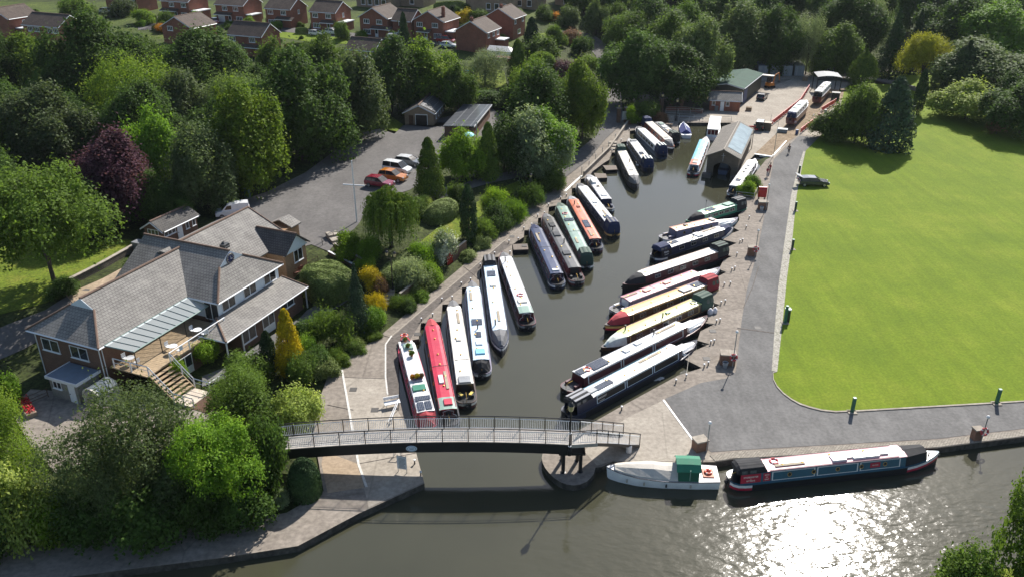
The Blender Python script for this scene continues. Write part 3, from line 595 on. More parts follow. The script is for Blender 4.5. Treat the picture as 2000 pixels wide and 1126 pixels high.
SHRUBS = [
 ('bush', 'lime', 682, 502, 453, 50, 'lime green shrub at the head of the garden steps'), ('fern', 'bright', 722, 508, 459, 52, 'spiky light green shrub beside the lime one'), ('bush', 'lime', 716, 526, 502, 36, 'low green shrub at the end of the brick retaining wall'),
 ('bush', 'gold', 727, 562, 522, 40, 'round golden shrub above the brick steps'), ('bush', 'red', 743, 572, 544, 28, 'pinkish brown shrub at the right of the golden one'), ('fern', 'gold', 734, 606, 572, 42, 'yellow flowering plant below the golden shrub'),
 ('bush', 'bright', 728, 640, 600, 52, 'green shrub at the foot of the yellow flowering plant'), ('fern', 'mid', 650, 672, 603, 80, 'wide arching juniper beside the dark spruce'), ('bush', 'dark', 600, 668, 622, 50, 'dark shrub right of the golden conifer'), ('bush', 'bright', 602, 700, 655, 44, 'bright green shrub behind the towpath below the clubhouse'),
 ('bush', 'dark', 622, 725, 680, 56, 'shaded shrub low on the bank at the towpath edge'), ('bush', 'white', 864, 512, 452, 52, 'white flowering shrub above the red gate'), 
 ('fern', 'mid', 944, 466, 426, 50, 'shrub right of the columnar cypress'), ('bush', 'dark', 972, 448, 398, 56, 'dark shrub on the bank above the towpath'), ('fern', 'bright', 1004, 428, 388, 50, 'green shrub on the bank below the forked path'), ('fern', 'dark', 1036, 402, 358, 50, 'shaded shrub beneath the silvery round tree'), ('bush', 'mid', 1078, 372, 325, 50, 'shrub at the point where the path meets the lane'),
 ('fern', 'lime', 965, 402, 366, 48, 'grassy lime plant beside the garden path'), ('bush', 'mid', 896, 402, 360, 44, 'leafy shrub behind the columnar cypress'), ('bush', 'cream', 832, 406, 381, 26, 'cream flowering shrub beside the weeping evergreen'), ('bush', 'mid', 812, 420, 385, 50, 'green shrub between weeping evergreen and domed hedge'),
 ('fern', 'bright', 822, 520, 470, 46, 'leafy green shrub at the upper end of the long hedge'), ('fern', 'silver', 800, 560, 505, 70, 'silvery plant spilling down in front of the long hedge'), ('bush', 'lime', 840, 548, 512, 44, 'light green plant by the towpath wall'), 
 ('bush', 'mid', 488, 745, 690, 80, 'green shrub left of the dark conifer'), ('bush', 'mid', 590, 745, 695, 56, 'green shrub right of the golden conifer'), ('bush', 'cream', 578, 835, 763, 92, 'cream and lime variegated shrub at the left end of the footbridge'), ('bush', 'mid', 500, 842, 755, 110, 'round green shrub beside the variegated one'),
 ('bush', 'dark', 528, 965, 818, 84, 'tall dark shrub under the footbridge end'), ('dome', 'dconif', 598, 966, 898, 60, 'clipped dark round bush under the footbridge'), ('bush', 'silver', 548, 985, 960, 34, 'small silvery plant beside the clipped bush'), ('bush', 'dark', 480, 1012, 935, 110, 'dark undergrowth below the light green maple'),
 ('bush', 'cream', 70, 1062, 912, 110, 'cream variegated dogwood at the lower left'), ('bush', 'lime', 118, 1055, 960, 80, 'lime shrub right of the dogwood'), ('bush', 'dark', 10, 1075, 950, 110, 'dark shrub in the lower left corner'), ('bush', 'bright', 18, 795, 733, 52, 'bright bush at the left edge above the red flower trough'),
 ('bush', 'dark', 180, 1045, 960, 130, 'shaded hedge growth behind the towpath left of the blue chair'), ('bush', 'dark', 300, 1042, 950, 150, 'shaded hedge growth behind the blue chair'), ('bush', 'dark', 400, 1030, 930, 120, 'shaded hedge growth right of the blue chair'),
 ('bush', 'lime', 1232, 243, 205, 20, 'narrow golden privet beside the gate pillar'), ('bush', 'mid', 1262, 232, 196, 50, 'leafy shrub behind the gate pillars'), ('bush', 'lime', 1250, 240, 228, 30, 'low green edging plant on the brick wall'), ('bush', 'red', 1274, 236, 216, 22, 'brown tinted bush above the far steps, the left of two'), ('bush', 'red', 1292, 240, 220, 26, 'brown tinted bush above the far steps, the right of two'),
 ('bush', 'bright', 1470, 368, 342, 30, 'upper green plant in the raised quay bed'), ('bush', 'lime', 1457, 380, 354, 32, 'lower light green plant in the raised quay bed'),
 ('bush', 'dark', 130, 690, 640, 40, 'dark weed clump at the corner of the drive'), ('bush', 'dark', 270, 555, 505, 40, 'dark shrub against the back of the clubhouse'),
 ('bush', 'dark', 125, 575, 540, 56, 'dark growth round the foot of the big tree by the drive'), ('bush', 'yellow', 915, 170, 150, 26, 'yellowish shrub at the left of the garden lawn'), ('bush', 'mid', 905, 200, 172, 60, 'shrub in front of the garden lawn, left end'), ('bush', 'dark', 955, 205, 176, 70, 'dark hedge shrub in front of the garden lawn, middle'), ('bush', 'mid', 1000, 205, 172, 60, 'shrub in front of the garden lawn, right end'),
 ('bush', 'dark', 922, 152, 135, 14, 'small dark clipped bush beside the paddling pool'), ('bush', 'purple', 1102, 155, 118, 46, 'purple heather bush in the lane side garden'), ('dome', 'yellow', 1058, 148, 102, 56, 'rounded yellow green hedge in the lane side garden'), ('bush', 'mid', 1050, 112, 70, 70, 'green shrub below the rightmost house'), ('bush', 'mid', 1085, 90, 48, 34, 'round tree shrub on a garden lawn'), ('bush', 'dark', 1135, 110, 70, 40, 'dark garden shrub left of the lane bend'),
 ('bush', 'red', 1110, 82, 58, 50, 'pinkish flowering shrub in the lane side garden'), ('bush', 'orange', 1086, 42, 24, 20, 'orange azalea in the upper garden'), ('bush', 'willow', 1110, 50, 12, 44, 'grey green bush above the orange azalea'), ('bush', 'mid', 1065, 40, 10, 36, 'dark green bush left of the orange azalea'), ('bush', 'silver', 1118, 52, 25, 26, 'silvery bush beside the lane garden'), ('bush', 'gold', 908, 44, 18, 34, 'gold leaved bush between two brick houses'), ('bush', 'mid', 935, 46, 18, 36, 'green bush right of the gold leaved one'), ('bush', 'silver', 1015, 34, 16, 18, 'small silvery garden bush behind the rightmost house'),
 ('bush', 'lime', 283, 46, 18, 40, 'lime green hedge bush on a front lawn'), ('bush', 'mid', 330, 46, 22, 32, 'dark shrub on the drive beside the lime hedge'), ('bush', 'bright', 388, 46, 22, 24, 'upright bush at the corner of a brick house'), ('bush', 'orange', 325, 62, 46, 36, 'orange tinged hedge at a driveway'), ('bush', 'grey', 240, 32, -2, 50, 'grey green garden tree between two upper houses'), ('bush', 'mid', 150, 32, -6, 60, 'green garden tree behind the brown roofed house'), ('bush', 'dark', 422, 70, 50, 28, 'clipped dark hedge beside the long brown roof'),
 ('bush', 'mid', 668, 78, 40, 30, 'small front garden tree beside the parked white cars'), ('bush', 'mid', 1640, 140, 110, 50, 'light undergrowth at the back of the boatyard'), ('bush', 'lime', 1658, 138, 118, 40, 'sunlit lime shrubs behind the rounded evergreen'),
 ('bush', 'mid', 1105, 180, 150, 50, 'green bush at the left of the lane, upper'), ('bush', 'yellow', 1150, 140, 108, 40, 'yellowish bush at the left kerb of the lane'), ('bush', 'red', 1085, 168, 150, 24, 'red flowering bush below the purple heather'),
]
for k, c, x, yb, yt, w, lab in SHRUBS: tree(k, c, x, yb, yt, w, lab, 'shrub', 'shrub')
# --- clipped hedges
def hedge(a, b, wid, h, label, kind='hedge0', za=None):
    A = T(*a); B = T(*b); d = B - A; o = put(kind, 'hedge', ((A.x + B.x) / 2, (A.y + B.y) / 2, (A.z + B.z) / 2 - .3), 2, h + .3, label, 'hedge', 'hedge', None, math.atan2(d.y, d.x))
    o.scale = ((d.length + .6) / 2, wid / 2, (h + .3) / 2); o.rotation_euler = (0, 0, math.atan2(d.y, d.x)); o.location.z = max(A.z, B.z) * .6 + min(A.z, B.z) * .4 - .3; return o
hedge((612, 588), (672, 548), 6.2, 3.0, 'large clipped grey green hedge beside the clubhouse lean-to')
hedge((757, 560), (835, 490), 3.6, 1.7, 'long clipped hedge above the brick steps, beside the double lamp')
hedge((836, 436), (886, 412), 3.2, 2.4, 'domed clipped hedge right of the weeping evergreen', 'dome')
# --- the far wood behind the boatyard and park, and the depth of the left wood
rng = random.Random(5); k = 0
for x0, x1, y0, y1, n, cols, lab, grp in [
        (62, 250, 250, 330, 62, ['dark', 'mid', 'dark', 'grey', 'dark'], 'far dark tree of the dense wood along the top edge', 'trees of the far wood'),
        (20, 66, 262, 330, 14, ['dark', 'mid', 'willow'], 'far tree behind the willows at the top edge', 'trees behind the willows'),
        (-260, -60, 300, 360, 46, ['dark', 'mid', 'grey'], 'distant tree behind the housing estate', 'trees behind the estate'),
        (-60, 30, 320, 370, 18, ['dark', 'mid', 'grey'], 'distant tree behind the beige houses', 'trees behind the beige houses')]:
    for i in range(n):
        x = rng.uniform(x0, x1); y = rng.uniform(y0, y1); w = rng.uniform(9, 15)
        put(rng.choice(['oak0', 'oak1', 'oak2', 'elm0', 'elm1']), rng.choice(cols), (x, y, h1(x, y) - .3), w, rng.uniform(11, 17), lab, 'tree', 'tree', grp)
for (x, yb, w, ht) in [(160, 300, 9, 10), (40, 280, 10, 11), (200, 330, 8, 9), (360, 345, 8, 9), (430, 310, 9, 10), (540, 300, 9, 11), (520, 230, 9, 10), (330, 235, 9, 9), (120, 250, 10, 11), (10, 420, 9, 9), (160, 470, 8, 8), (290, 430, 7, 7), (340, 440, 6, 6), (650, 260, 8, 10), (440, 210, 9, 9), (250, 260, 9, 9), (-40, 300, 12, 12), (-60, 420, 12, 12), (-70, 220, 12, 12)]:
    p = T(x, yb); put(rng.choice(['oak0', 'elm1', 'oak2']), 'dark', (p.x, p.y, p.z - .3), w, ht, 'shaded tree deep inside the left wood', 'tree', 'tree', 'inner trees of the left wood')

for i in range(95):
    px = rng.uniform(40, 1010); py = rng.choice([rng.uniform(44, 60), rng.uniform(64, 100), rng.uniform(20, 40)]); p = T(px, py); w = rng.uniform(1.2, 3.2)
    put('bush%d' % (i % 3), rng.choice(['dark', 'mid', 'bright', 'dconif', 'mid', 'yellow']), (p.x, p.y, p.z - .1), w, w * rng.uniform(.6, 1.1), 'small garden shrub among the houses of the estate', 'shrub', 'shrub', 'garden shrubs of the estate')
for a, b_, h_, lab in (((580, 66), (600, 66), 1.6, 'clipped garden hedge left of the gable fronted house'), ((395, 60), (420, 58), 1.8, 'clipped garden hedge beside the red car'), ((300, 60), (345, 57), 1.4, 'clipped garden hedge along a driveway at upper left'), ((900, 60), (940, 52), 1.6, 'clipped garden hedge between the two blank gabled houses'), ((560, 96), (650, 100), 1.7, 'garden hedge behind the wood, below the white cars'), ((850, 20), (905, 16), 2.2, 'tall garden hedge left of the long beige building')): hedge(a, b_, 1.4, h_, lab)

EDGE = [(640, 735), (668, 712), (700, 688), (735, 662), (800, 608), (828, 585), (850, 566), (920, 508), (948, 484), (976, 456), (1008, 424), (1036, 402), (1062, 372), (1085, 352)]
for i, (px, py) in enumerate(EDGE):
    for q in range(2):
        p = T(px - 6 - 9 * q + rng.uniform(-4, 4), py - 3 - 6 * q); w = rng.uniform(1.6, 2.8)
        put(('bush%d' % (i % 3), 'fern%d' % (i % 2))[q], rng.choice(['mid', 'dark', 'bright', 'yellow', 'hedge']), (p.x, p.y, p.z - .15), w, w * rng.uniform(.5, .8), 'low leafy plant in the bank border along the towpath', 'shrub', 'shrub', 'border plants along the towpath')
# ======================= BUILDINGS =======================================
def uv_brick(name, c1, c2, mortar, bw, bh, ms, rough=.85, stain=None, var=.25, bstr=.3, off=.5):
    m = bpy.data.materials.new(name); t = nodes_of(m); uv = N(t, 'ShaderNodeUVMap'); b = N(t, 'ShaderNodeTexBrick'); b.inputs['Scale'].default_value = 1.0
    b.inputs['Brick Width'].default_value = bw; b.inputs['Row Height'].default_value = bh; b.inputs['Mortar Size'].default_value = ms; b.inputs['Mortar Smooth'].default_value = .3; b.offset = off
    for k, c in (('Color1', c1), ('Color2', c2), ('Mortar', mortar)): b.inputs[k].default_value = (*c, 1)
    t.links.new(uv.outputs[0], b.inputs[0]); n1 = noise(t, .7, 6, .7); f = ramp(t, n1.outputs[0], [(.25, 1 - var), (.75, 1 + var)]); c = mixc(t, 1.0, b.outputs[0], f.outputs[0], 'MULTIPLY')
    if stain:
        n2 = noise(t, .45, 6, .75); f2 = ramp(t, n2.outputs[0], [(.5, 0), (.72, .6)]); c = mixc(t, f2.outputs[0], c, stain)
    finish(t, c, rough, 0, .3, b.outputs['Fac'], -bstr, .03); MATS[name] = m; return m
brick = uv_brick('red_brick', (.29, .088, .05), (.21, .065, .038), (.20, .14, .11), .225, .075, .010)
brick_dk = uv_brick('brown_brick', (.17, .085, .055), (.12, .06, .04), (.17, .13, .10), .225, .075, .010)
brick_tan = uv_brick('tan_brick', (.36, .215, .115), (.29, .17, .09), (.28, .2, .13), .225, .075, .010)
brick_buff = uv_brick('buff_brick', (.29, .215, .15), (.24, .175, .12), (.25, .2, .15), .225, .075, .010)
tile_grey = uv_brick('grey_roof_tiles', (.25, .236, .217), (.215, .202, .186), (.095, .089, .082), .38, .34, .028, stain=(.34, .325, .29), bstr=.8)
tile_brown = uv_brick('brown_roof_tiles', (.115, .083, .066), (.085, .062, .05), (.03, .024, .02), .33, .33, .035, stain=(.15, .12, .095), bstr=.8)
tile_dk = uv_brick('dark_roof_tiles', (.10, .094, .09), (.08, .075, .072), (.03, .028, .027), .33, .32, .03, stain=(.15, .14, .12), bstr=.8)
felt_green = uv_brick('green_sheet_roof', (.026, .075, .052), (.022, .066, .046), (.018, .05, .036), 1.0, 30, .05, rough=.85)
sheet_dark = uv_brick('dark_green_cladding', (.075, .078, .06), (.068, .07, .055), (.035, .036, .03), .3, 40, .03, rough=.6)
panel_roof = uv_brick('solar_roof', (.065, .07, .08), (.075, .08, .09), (.30, .31, .32), 1.05, 1.7, .05, rough=.28, off=0, var=.1)
white = M('white_upvc', (.78, .79, .80), .4, .05); fascia = M('white_fascia', (.74, .75, .76), .5, .08, dirt=(.45, .45, .42)); ridge_m = M('ridge_tiles', (.16, .105, .078), .9, .3, 3)
clad = M('white_cladding', (.66, .72, .78), .5, .05); black = M('black_paint', (.012, .012, .013), .45, .2); dgrey = M('dark_metal', (.05, .052, .055), .45, .2); steel = M('galvanised_steel', (.45, .46, .47), .4, .12, metal=.7)
timber = M('deck_timber', (.36, .265, .16), .75, .25, 2.5); wood_dk = M('dark_timber', (.10, .055, .03), .8, .3, 3); red_paint = M('red_paint', (.42, .022, .02), .45, .15); blueroof = M('grey_blue_felt', (.15, .19, .235), .8, .12)
m = bpy.data.materials.new('window_glass'); t = nodes_of(m); n1 = noise(t, .35, 2, .5); c = ramp(t, n1.outputs[0], [(.35, (.012, .014, .016)), (.65, (.045, .05, .055))]); finish(t, c.outputs[0], .05, 0, .8); glass = m
m = bpy.data.materials.new('clear_glass'); t = nodes_of(m); p = N(t, 'ShaderNodeBsdfPrincipled'); p.inputs['Base Color'].default_value = (.75, .82, .82, 1); p.inputs['Roughness'].default_value = .12
tr = N(t, 'ShaderNodeBsdfTransparent'); mx = N(t, 'ShaderNodeMixShader'); mx.inputs[0].default_value = .38; o = N(t, 'ShaderNodeOutputMaterial'); t.links.new(tr.outputs[0], mx.inputs[1]); t.links.new(p.outputs[0], mx.inputs[2]); t.links.new(mx.outputs[0], o.inputs[0]); clear_glass = m

def slabface(b, pts, th=.14, mi=0):
    """a roof plane of some thickness, given its upper corners"""
    pts = [Vector(p) for p in pts]; n = (pts[1] - pts[0]).cross(pts[2] - pts[0]).normalized()
    if n.z < 0: pts = pts[::-1]; n = -n
    lo = [p - Vector((0, 0, th)) for p in pts]; k = len(pts)
    b.add(pts + lo, [list(range(k)), [2 * k - 1 - i for i in range(k)]] + [[i, k + i, k + (i + 1) % k, (i + 1) % k] for i in range(k)], mi)
def gable(par, x0, x1, y0, y1, z0, ze, zr, axis, wm, rm, ov=.35, fas=True, gov=.25, ridge=True, gablemat=None):
    b = MB(); w = MB(); xm, ym = (x0 + x1) / 2, (y0 + y1) / 2
    if axis == 'y':
        prof = [(x0, z0), (x1, z0), (x1, ze), (xm, zr), (x0, ze)]; w.loft([[(x, y0, z) for x, z in prof], [(x, y1, z) for x, z in prof]])
        sl = (zr - ze) / (x1 - xm); e = ze - ov * sl
        for s, xe in ((-1, x0 - ov), (1, x1 + ov)): slabface(b, [(xe, y0 - gov, e + .16), (xe, y1 + gov, e + .16), (xm, y1 + gov, zr + .16), (xm, y0 - gov, zr + .16)])
        rl = [(xm, y0 - gov, zr + .17), (xm, y1 + gov, zr + .17)]
        fl = [[(x0 - ov - .03, y0, e + .05), (x0 - ov - .03, y1, e + .05)], [(x1 + ov + .03, y0, e + .05), (x1 + ov + .03, y1, e + .05)]] + [[(xe, yy, e + .02), (xm, yy, zr + .02)] for xe in (x0 - ov, x1 + ov) for yy in (y0 - gov - .02, y1 + gov + .02)]
    else:
        prof = [(y0, z0), (y1, z0), (y1, ze), (ym, zr), (y0, ze)]; w.loft([[(x0, y, z) for y, z in prof], [(x1, y, z) for y, z in prof]])
        sl = (zr - ze) / (y1 - ym); e = ze - ov * sl
        for ye in (y0 - ov, y1 + ov): slabface(b, [(x0 - gov, ye, e + .16), (x1 + gov, ye, e + .16), (x1 + gov, ym, zr + .16), (x0 - gov, ym, zr + .16)])
        rl = [(x0 - gov, ym, zr + .17), (x1 + gov, ym, zr + .17)]
        fl = [[(x0, y0 - ov - .03, e + .05), (x1, y0 - ov - .03, e + .05)], [(x0, y1 + ov + .03, e + .05), (x1, y1 + ov + .03, e + .05)]] + [[(xx, ye, e + .02), (xx, ym, zr + .02)] for ye in (y0 - ov, y1 + ov) for xx in (x0 - gov - .02, x1 + gov + .02)]
    wo = w.build('wall', wm, par, uv=True); ro = b.build('roof', rm, par, uv=True)
    if ridge: q = MB(); q.tube(rl, .13, 6); q.build('ridge_tile', ridge_m, ro)
    if fas:
        q = MB()
        for a, c in fl: q.tube([a, c], .09, 4)
        q.build('fascia', fascia, ro)
    return wo, ro
def window(par, c, w, h, ang, cols=2, fm=None, name='window', sill=True, bar=None, lower=0.0, t=.07):
    """frame standing 4 cm proud of a wall whose outward normal points along ang; pane set in it"""
    f = MB(); fm = fm or white
    o = link(name, bpy.data.meshes.new(name), par); 
    f.span(-w / 2, w / 2, -.02, .05, -h / 2, -h / 2 + t); f.span(-w / 2, w / 2, -.02, .05, h / 2 - t, h / 2); f.span(-w / 2, -w / 2 + t, -.02, .05, -h / 2 + t, h / 2 - t); f.span(w / 2 - t, w / 2, -.02, .05, -h / 2 + t, h / 2 - t)
    for i in range(1, cols): x = -w / 2 + w * i / cols; f.span(x - .04, x + .04, -.02, .045, -h / 2 + t, h / 2 - t)
    if bar:
        for z in ([bar] if not hasattr(bar, '__len__') else bar): f.span(-w / 2 + t, w / 2 - t, -.018, .04, z * h - h / 2 - .025, z * h - h / 2 + .025)
    if lower: f.span(-w / 2 + t, w / 2 - t, -.018, .035, -h / 2 + t, -h / 2 + lower * h)
    if sill: f.span(-w / 2 - .08, w / 2 + .08, -.02, .12, -h / 2 - .07, -h / 2 - .002)
    o.data = f.mesh(name, fm); p = MB(); p.quad((-w / 2 + t, .012, -h / 2 + t), (w / 2 - t, .012, -h / 2 + t), (w / 2 - t, .012, h / 2 - t), (-w / 2 + t, .012, h / 2 - t)); p.build('pane', glass, o)
    o.location = c; o.rotation_euler = (0, 0, ang - math.pi / 2); return o
S_, N_, E_, W_ = -math.pi / 2, math.pi / 2, 0.0, math.pi           # outward normals in a building's own axes
def door(par, c, w, h, ang, mat, name='door', glazed=0.0):
    b = MB(); b.span(-w / 2, w / 2, -.02, .05, 0, h); o = b.build(name, mat, par); o.location = c; o.rotation_euler = (0, 0, ang - math.pi / 2)
    q = MB(); q.span(w / 2 - .16, w / 2 - .10, .05, .10, h * .46, h * .52); q.build('handle', dgrey, o)
    if glazed: q = MB(); q.quad(*[(x, .056, z) for x, z in ((-w * .36, h * (1 - glazed)), (w * .36, h * (1 - glazed)), (w * .36, h * .93), (-w * .36, h * .93))]); q.build('pane', glass, o)
    return o
AZ = R(-23.0)
# ---------------- the clubhouse (local x runs down to the towpath, y runs away from the camera)
ch = thing('clubhouse', 'brick clubhouse with grey tiled hipped roofs and a clock in its white gablet', 'building', (-39.07, 68.70, 0), AZ)
w = MB(); w.span(-9.1, -.4, .4, 13, -.5, 4.9); w.build('wall', brick_dk, ch, uv=True)
w = MB(); w.span(-10, 3.55, 12.3, 22.5, -.5, 2.75); w.span(-9.99, 3.54, 12.31, 22.49, 2.75, 4.9, 1); w.build('wall', [brick_dk, clad], ch, uv=True)
w = MB(); w.span(3.5, 6.6, 11.6, 22.4, -.5, 2.62); w.build('wall', brick_dk, ch, uv=True)
w = MB(); w.span(-11.9, -.35, 19.5, 29.6, 0, 4.9); w.build('wall', brick_tan, ch, uv=True)
r = MB()                                                                # front wing, gablet on the near end
e, z0, z1 = 5.0, 5.0, 8.0
def P3(*a): return [tuple(p) for p in a]
gx, gz = 1.55, 7.03                                                     # gablet half width and foot height
slabface(r, [(0, 0, e), (0, 13, e), (-4.78, 17.2, z1), (-4.78, 3.05, z1), (-4.78 + gx, 3.05, gz)])
slabface(r, [(-9.55, 0, e), (-9.55, 13, e), (-4.78, 17.2, z1), (-4.78, 3.05, z1), (-4.78 - gx, 3.05, gz)])
slabface(r, [(-9.55, 0, e), (0, 0, e), (-4.78 + gx, 3.05, gz), (-4.78 - gx, 3.05, gz)])
ro = r.build('roof', tile_grey, ch, uv=True)
g = MB(); g.add([(-4.78 - gx, 3.0, gz - .02), (-4.78 + gx, 3.0, gz - .02), (-4.78, 3.0, z1), (-4.78 - gx, 3.15, gz - .02), (-4.78 + gx, 3.15, gz - .02), (-4.78, 3.15, z1)], [[0, 1, 2], [3, 5, 4], [0, 3, 4, 1], [1, 4, 5, 2], [2, 5, 3, 0]]); g.build('gablet', clad, ro)
q = MB(); q.tube([(-4.78, 3.0, z1 + .04), (-4.78, 17.2, z1 + .04)], .13, 6); q.tube([(0, 0, e + .03), (-4.78 + gx, 3.05, gz + .03)], .12, 6); q.tube([(-9.55, 0, e + .03), (-4.78 - gx, 3.05, gz + .03)], .12, 6); q.build('ridge_tile', ridge_m, ro)
q = MB()
for a, c in (((0, 0), (0, 11.9)), ((-9.55, 0), (0, 0)), ((-9.55, 0), (-9.55, 11))): q.tube([(a[0], a[1], e - .1), (c[0], c[1], e - .1)], .1, 4)
q.build('gutter', fascia, ro)
r = MB(); ya, yb, ym, zr = 11.85, 22.9, 17.2, 8.45                       # cross wing with the clock gablet
xa, xb = -10.4, 4.04; gxx = 1.75; gzz = 7.25; gw = 1.9
slabface(r, [(xb, ya, e), (xa, ya, e), (xa + .1, ym, zr), (gxx, ym, zr), (gxx, ym - gw, gzz)])
slabface(r, [(xb, yb, e), (xa, yb, e), (xa + .1, ym, zr), (gxx, ym, zr), (gxx, ym + gw, gzz)])
slabface(r, [(xb, ya, e), (xb, yb, e), (gxx, ym + gw, gzz), (gxx, ym - gw, gzz)])
ro = r.build('roof', tile_grey, ch, uv=True)
g = MB(); g.add([(gxx + .05, ym - gw, gzz - .02), (gxx + .05, ym + gw, gzz - .02), (gxx + .05, ym, zr), (gxx - .1, ym - gw, gzz - .02), (gxx - .1, ym + gw, gzz - .02), (gxx - .1, ym, zr)], [[0, 1, 2], [3, 5, 4], [0, 3, 4, 1], [1, 4, 5, 2], [2, 5, 3, 0]]); g.build('gablet', clad, ro)
q = MB(); q.tube([(xa, ym, zr + .04), (gxx, ym, zr + .04)], .13, 6); q.tube([(xb, ya, e + .03), (gxx, ym - gw, gzz + .03)], .13, 6); q.tube([(xb, yb, e + .03), (gxx, ym + gw, gzz + .03)], .13, 6); q.build('ridge_tile', ridge_m, ro)
q = MB(); q.tube([(xb, ya, e - .1), (xb, yb, e - .1)], .1, 4); q.tube([(xb, ya, e - .1), (0.1, ya, e - .1)], .1, 4); q.build('gutter', fascia, ro)
ck = MB(); cc = (gxx + .12, ym - .2, gzz + .42)                           # clock dial facing the water
ck.lathe((0, 0, 0), [(.0, -.02), (.62, -.02), (.62, .04), (.52, .05), (0, .05)], 24)
ko = ck.build('clock', M('clock_blue', (.02, .025, .10), .4, .1), ch); ko.location = cc; ko.rotation_euler = (0, R(90), 0)
q = MB()
for i in range(12): a = i * math.pi / 6; q.box((.43 * math.cos(a), .43 * math.sin(a), .06), (.12, .035, .02), a)
q.torus((0, 0, .05), .56, .02); q.build('hour_mark', M('clock_gold', (.62, .55, .40), .4, .1), ko)
q = MB(); q.box((-.12, 0, .075), (.34, .03, .015)); q.box((.05, .13, .075), (.03, .26, .015)); q.build('clock_hand', white, ko)
r = MB(); slabface(r, [(3.6, 11.7, 3.3), (3.6, 22.9, 3.3), (7.22, 22.9, 2.62), (7.22, 8.85, 2.62)]); slabface(r, [(7.22, 8.85, 2.62), (3.6, 11.7, 3.3), (3.6, 8.85, 2.62)])  # lean-to
ro = r.build('roof', tile_grey, ch, uv=True); q = MB(); q.tube([(7.22, 8.85, 2.6), (7.22, 22.9, 2.6)], .08, 4); q.tube([(7.22, 8.85, 2.6), (3.6, 8.85, 2.6)], .08, 4); q.build('gutter', fascia, ro)
q = MB(); q.tube([(7.22, 8.85, 2.66), (3.6, 11.7, 3.34)], .12, 6); q.tube([(7.22, 22.9, 2.66), (3.6, 22.9, 3.34)], .09, 6); q.build('ridge_tile', ridge_m, ro)
for (x, y, zt) in ((7.1, 8.95, 2.6), (6.9, 22.75, 2.6), (6.75, 11.7, 2.6)): q = MB(); q.span(x - .06, x + .06, y - .06, y + .06, -.3, zt); q.build('post', white, ch)
r = MB(); exr = -6.0; slabface(r, [(.3, 18, 4.95), (.3, 29.9, 4.95), (exr, 29.9, 8), (exr, 15, 8)]); slabface(r, [(-12.3, 18, 4.95), (-12.3, 29.9, 4.95), (exr, 29.9, 8), (exr, 15, 8)])
ro = r.build('roof', tile_grey, ch, uv=True); q = MB(); q.tube([(exr, 17, 8.04), (exr, 29.9, 8.04)], .13, 6); q.tube([(.3, 29.85, 5), (exr, 29.85, 8.02)], .09, 6); q.build('ridge_tile', ridge_m, ro)
g = MB(); g.add([(-11.9, 29.6, 4.9), (-.35, 29.6, 4.9), (exr, 29.6, 7.9), (-11.9, 29.4, 4.9), (-.35, 29.4, 4.9), (exr, 29.4, 7.9)], [[0, 1, 2], [3, 5, 4], [0, 3, 4, 1], [1, 4, 5, 2], [2, 5, 3, 0]]); g.build('gablet', brick_tan, ro)
q = MB(); q.box((-2.6, 21.2, 6.75), (.7, .9, .5)); q.add([(-3, 20.8, 6.9), (-2.2, 20.8, 6.7), (-2.2, 21.6, 6.7), (-3, 21.6, 6.9), (-2.7, 21.2, 7.35)], [[0, 1, 4], [1, 2, 4], [2, 3, 4], [3, 0, 4]]); q.build('roof_vent', dgrey, ro)
w = MB(); w.span(-2, 2.35, 25.4, 29.5, 0, 4.75); w.build('wall', brick_tan, ch, uv=True)                # side wing with the white gable
r = MB(); ys0, ys1, ysm = 25.0, 29.9, 27.45; slabface(r, [(2.85, ys0, 4.85), (-1.0, ys0, 4.85), (-3.2, ysm, 6.75), (2.85, ysm, 6.75)]); slabface(r, [(2.85, ys1, 4.85), (-1.0, ys1, 4.85), (-3.2, ysm, 6.75), (2.85, ysm, 6.75)])
ro = r.build('roof', tile_dk, ch, uv=True); q = MB(); q.tube([(2.85, ysm, 6.79), (-3.0, ysm, 6.79)], .11, 6); q.build('ridge_tile', ridge_m, ro)
g = MB(); g.add([(2.5, ys0 + .1, 4.6), (2.5, ys1 - .1, 4.6), (2.5, ysm, 6.66), (2.36, ys0 + .1, 4.6), (2.36, ys1 - .1, 4.6), (2.36, ysm, 6.66)], [[0, 1, 2], [3, 5, 4], [0, 3, 4, 1], [1, 4, 5, 2], [2, 5, 3, 0]]); g.build('gablet', clad, ro)
r = MB(); slabface(r, [(-1.4, 31.9, 5.3), (-3.0, 33.4, 5.9), (-3.0, 31.9, 5.9)]); slabface(r, [(-1.4, 31.9, 5.2), (-1.4, 34.0, 5.2), (-3.2, 34.0, 6.0), (-3.2, 31.9, 6.0)]); slabface(r, [(-5, 31.9, 5.2), (-5, 34.0, 5.2), (-3.2, 34.0, 6.0), (-3.2, 31.9, 6.0)]); r.build('porch_roof', tile_grey, ch, uv=True)
w = MB(); w.span(-4.7, -1.7, 29.6, 33.8, 1.5, 5.15); w.build('wall', brick_tan, ch, uv=True)
window(ch, (2.36, 27.9, 3.75), 1.7, 1.55, E_, 2); 
for x in (-7.1, -3.3): window(ch, (x, .4, 3.6), 2.3, 1.35, S_, 2)
for y in (13.9, 17.4, 20.9): window(ch, (3.55, y, 4.05), 2.1, 1.3, E_, 2)
window(ch, (6.6, 12.9, 1.4), 2.2, 1.5, E_, 2); window(ch, (6.6, 19.6, 1.75), 2.4, .75, E_, 2)
window(ch, (6.6, 16.2, 1.05), 2.0, 2.1, E_, 2, name='door', sill=False, lower=.42)
window(ch, (2.6, 12.3, 3.65), 1.9, 2.1, S_, 2, name='door', sill=False)
for x, y in ((-8.9, .35), (-.45, .33), (-.36, .6)): q = MB(); q.tube([(x, y, 4.9), (x, y, 0)], .05, 6); q.build('downpipe', white, ch)
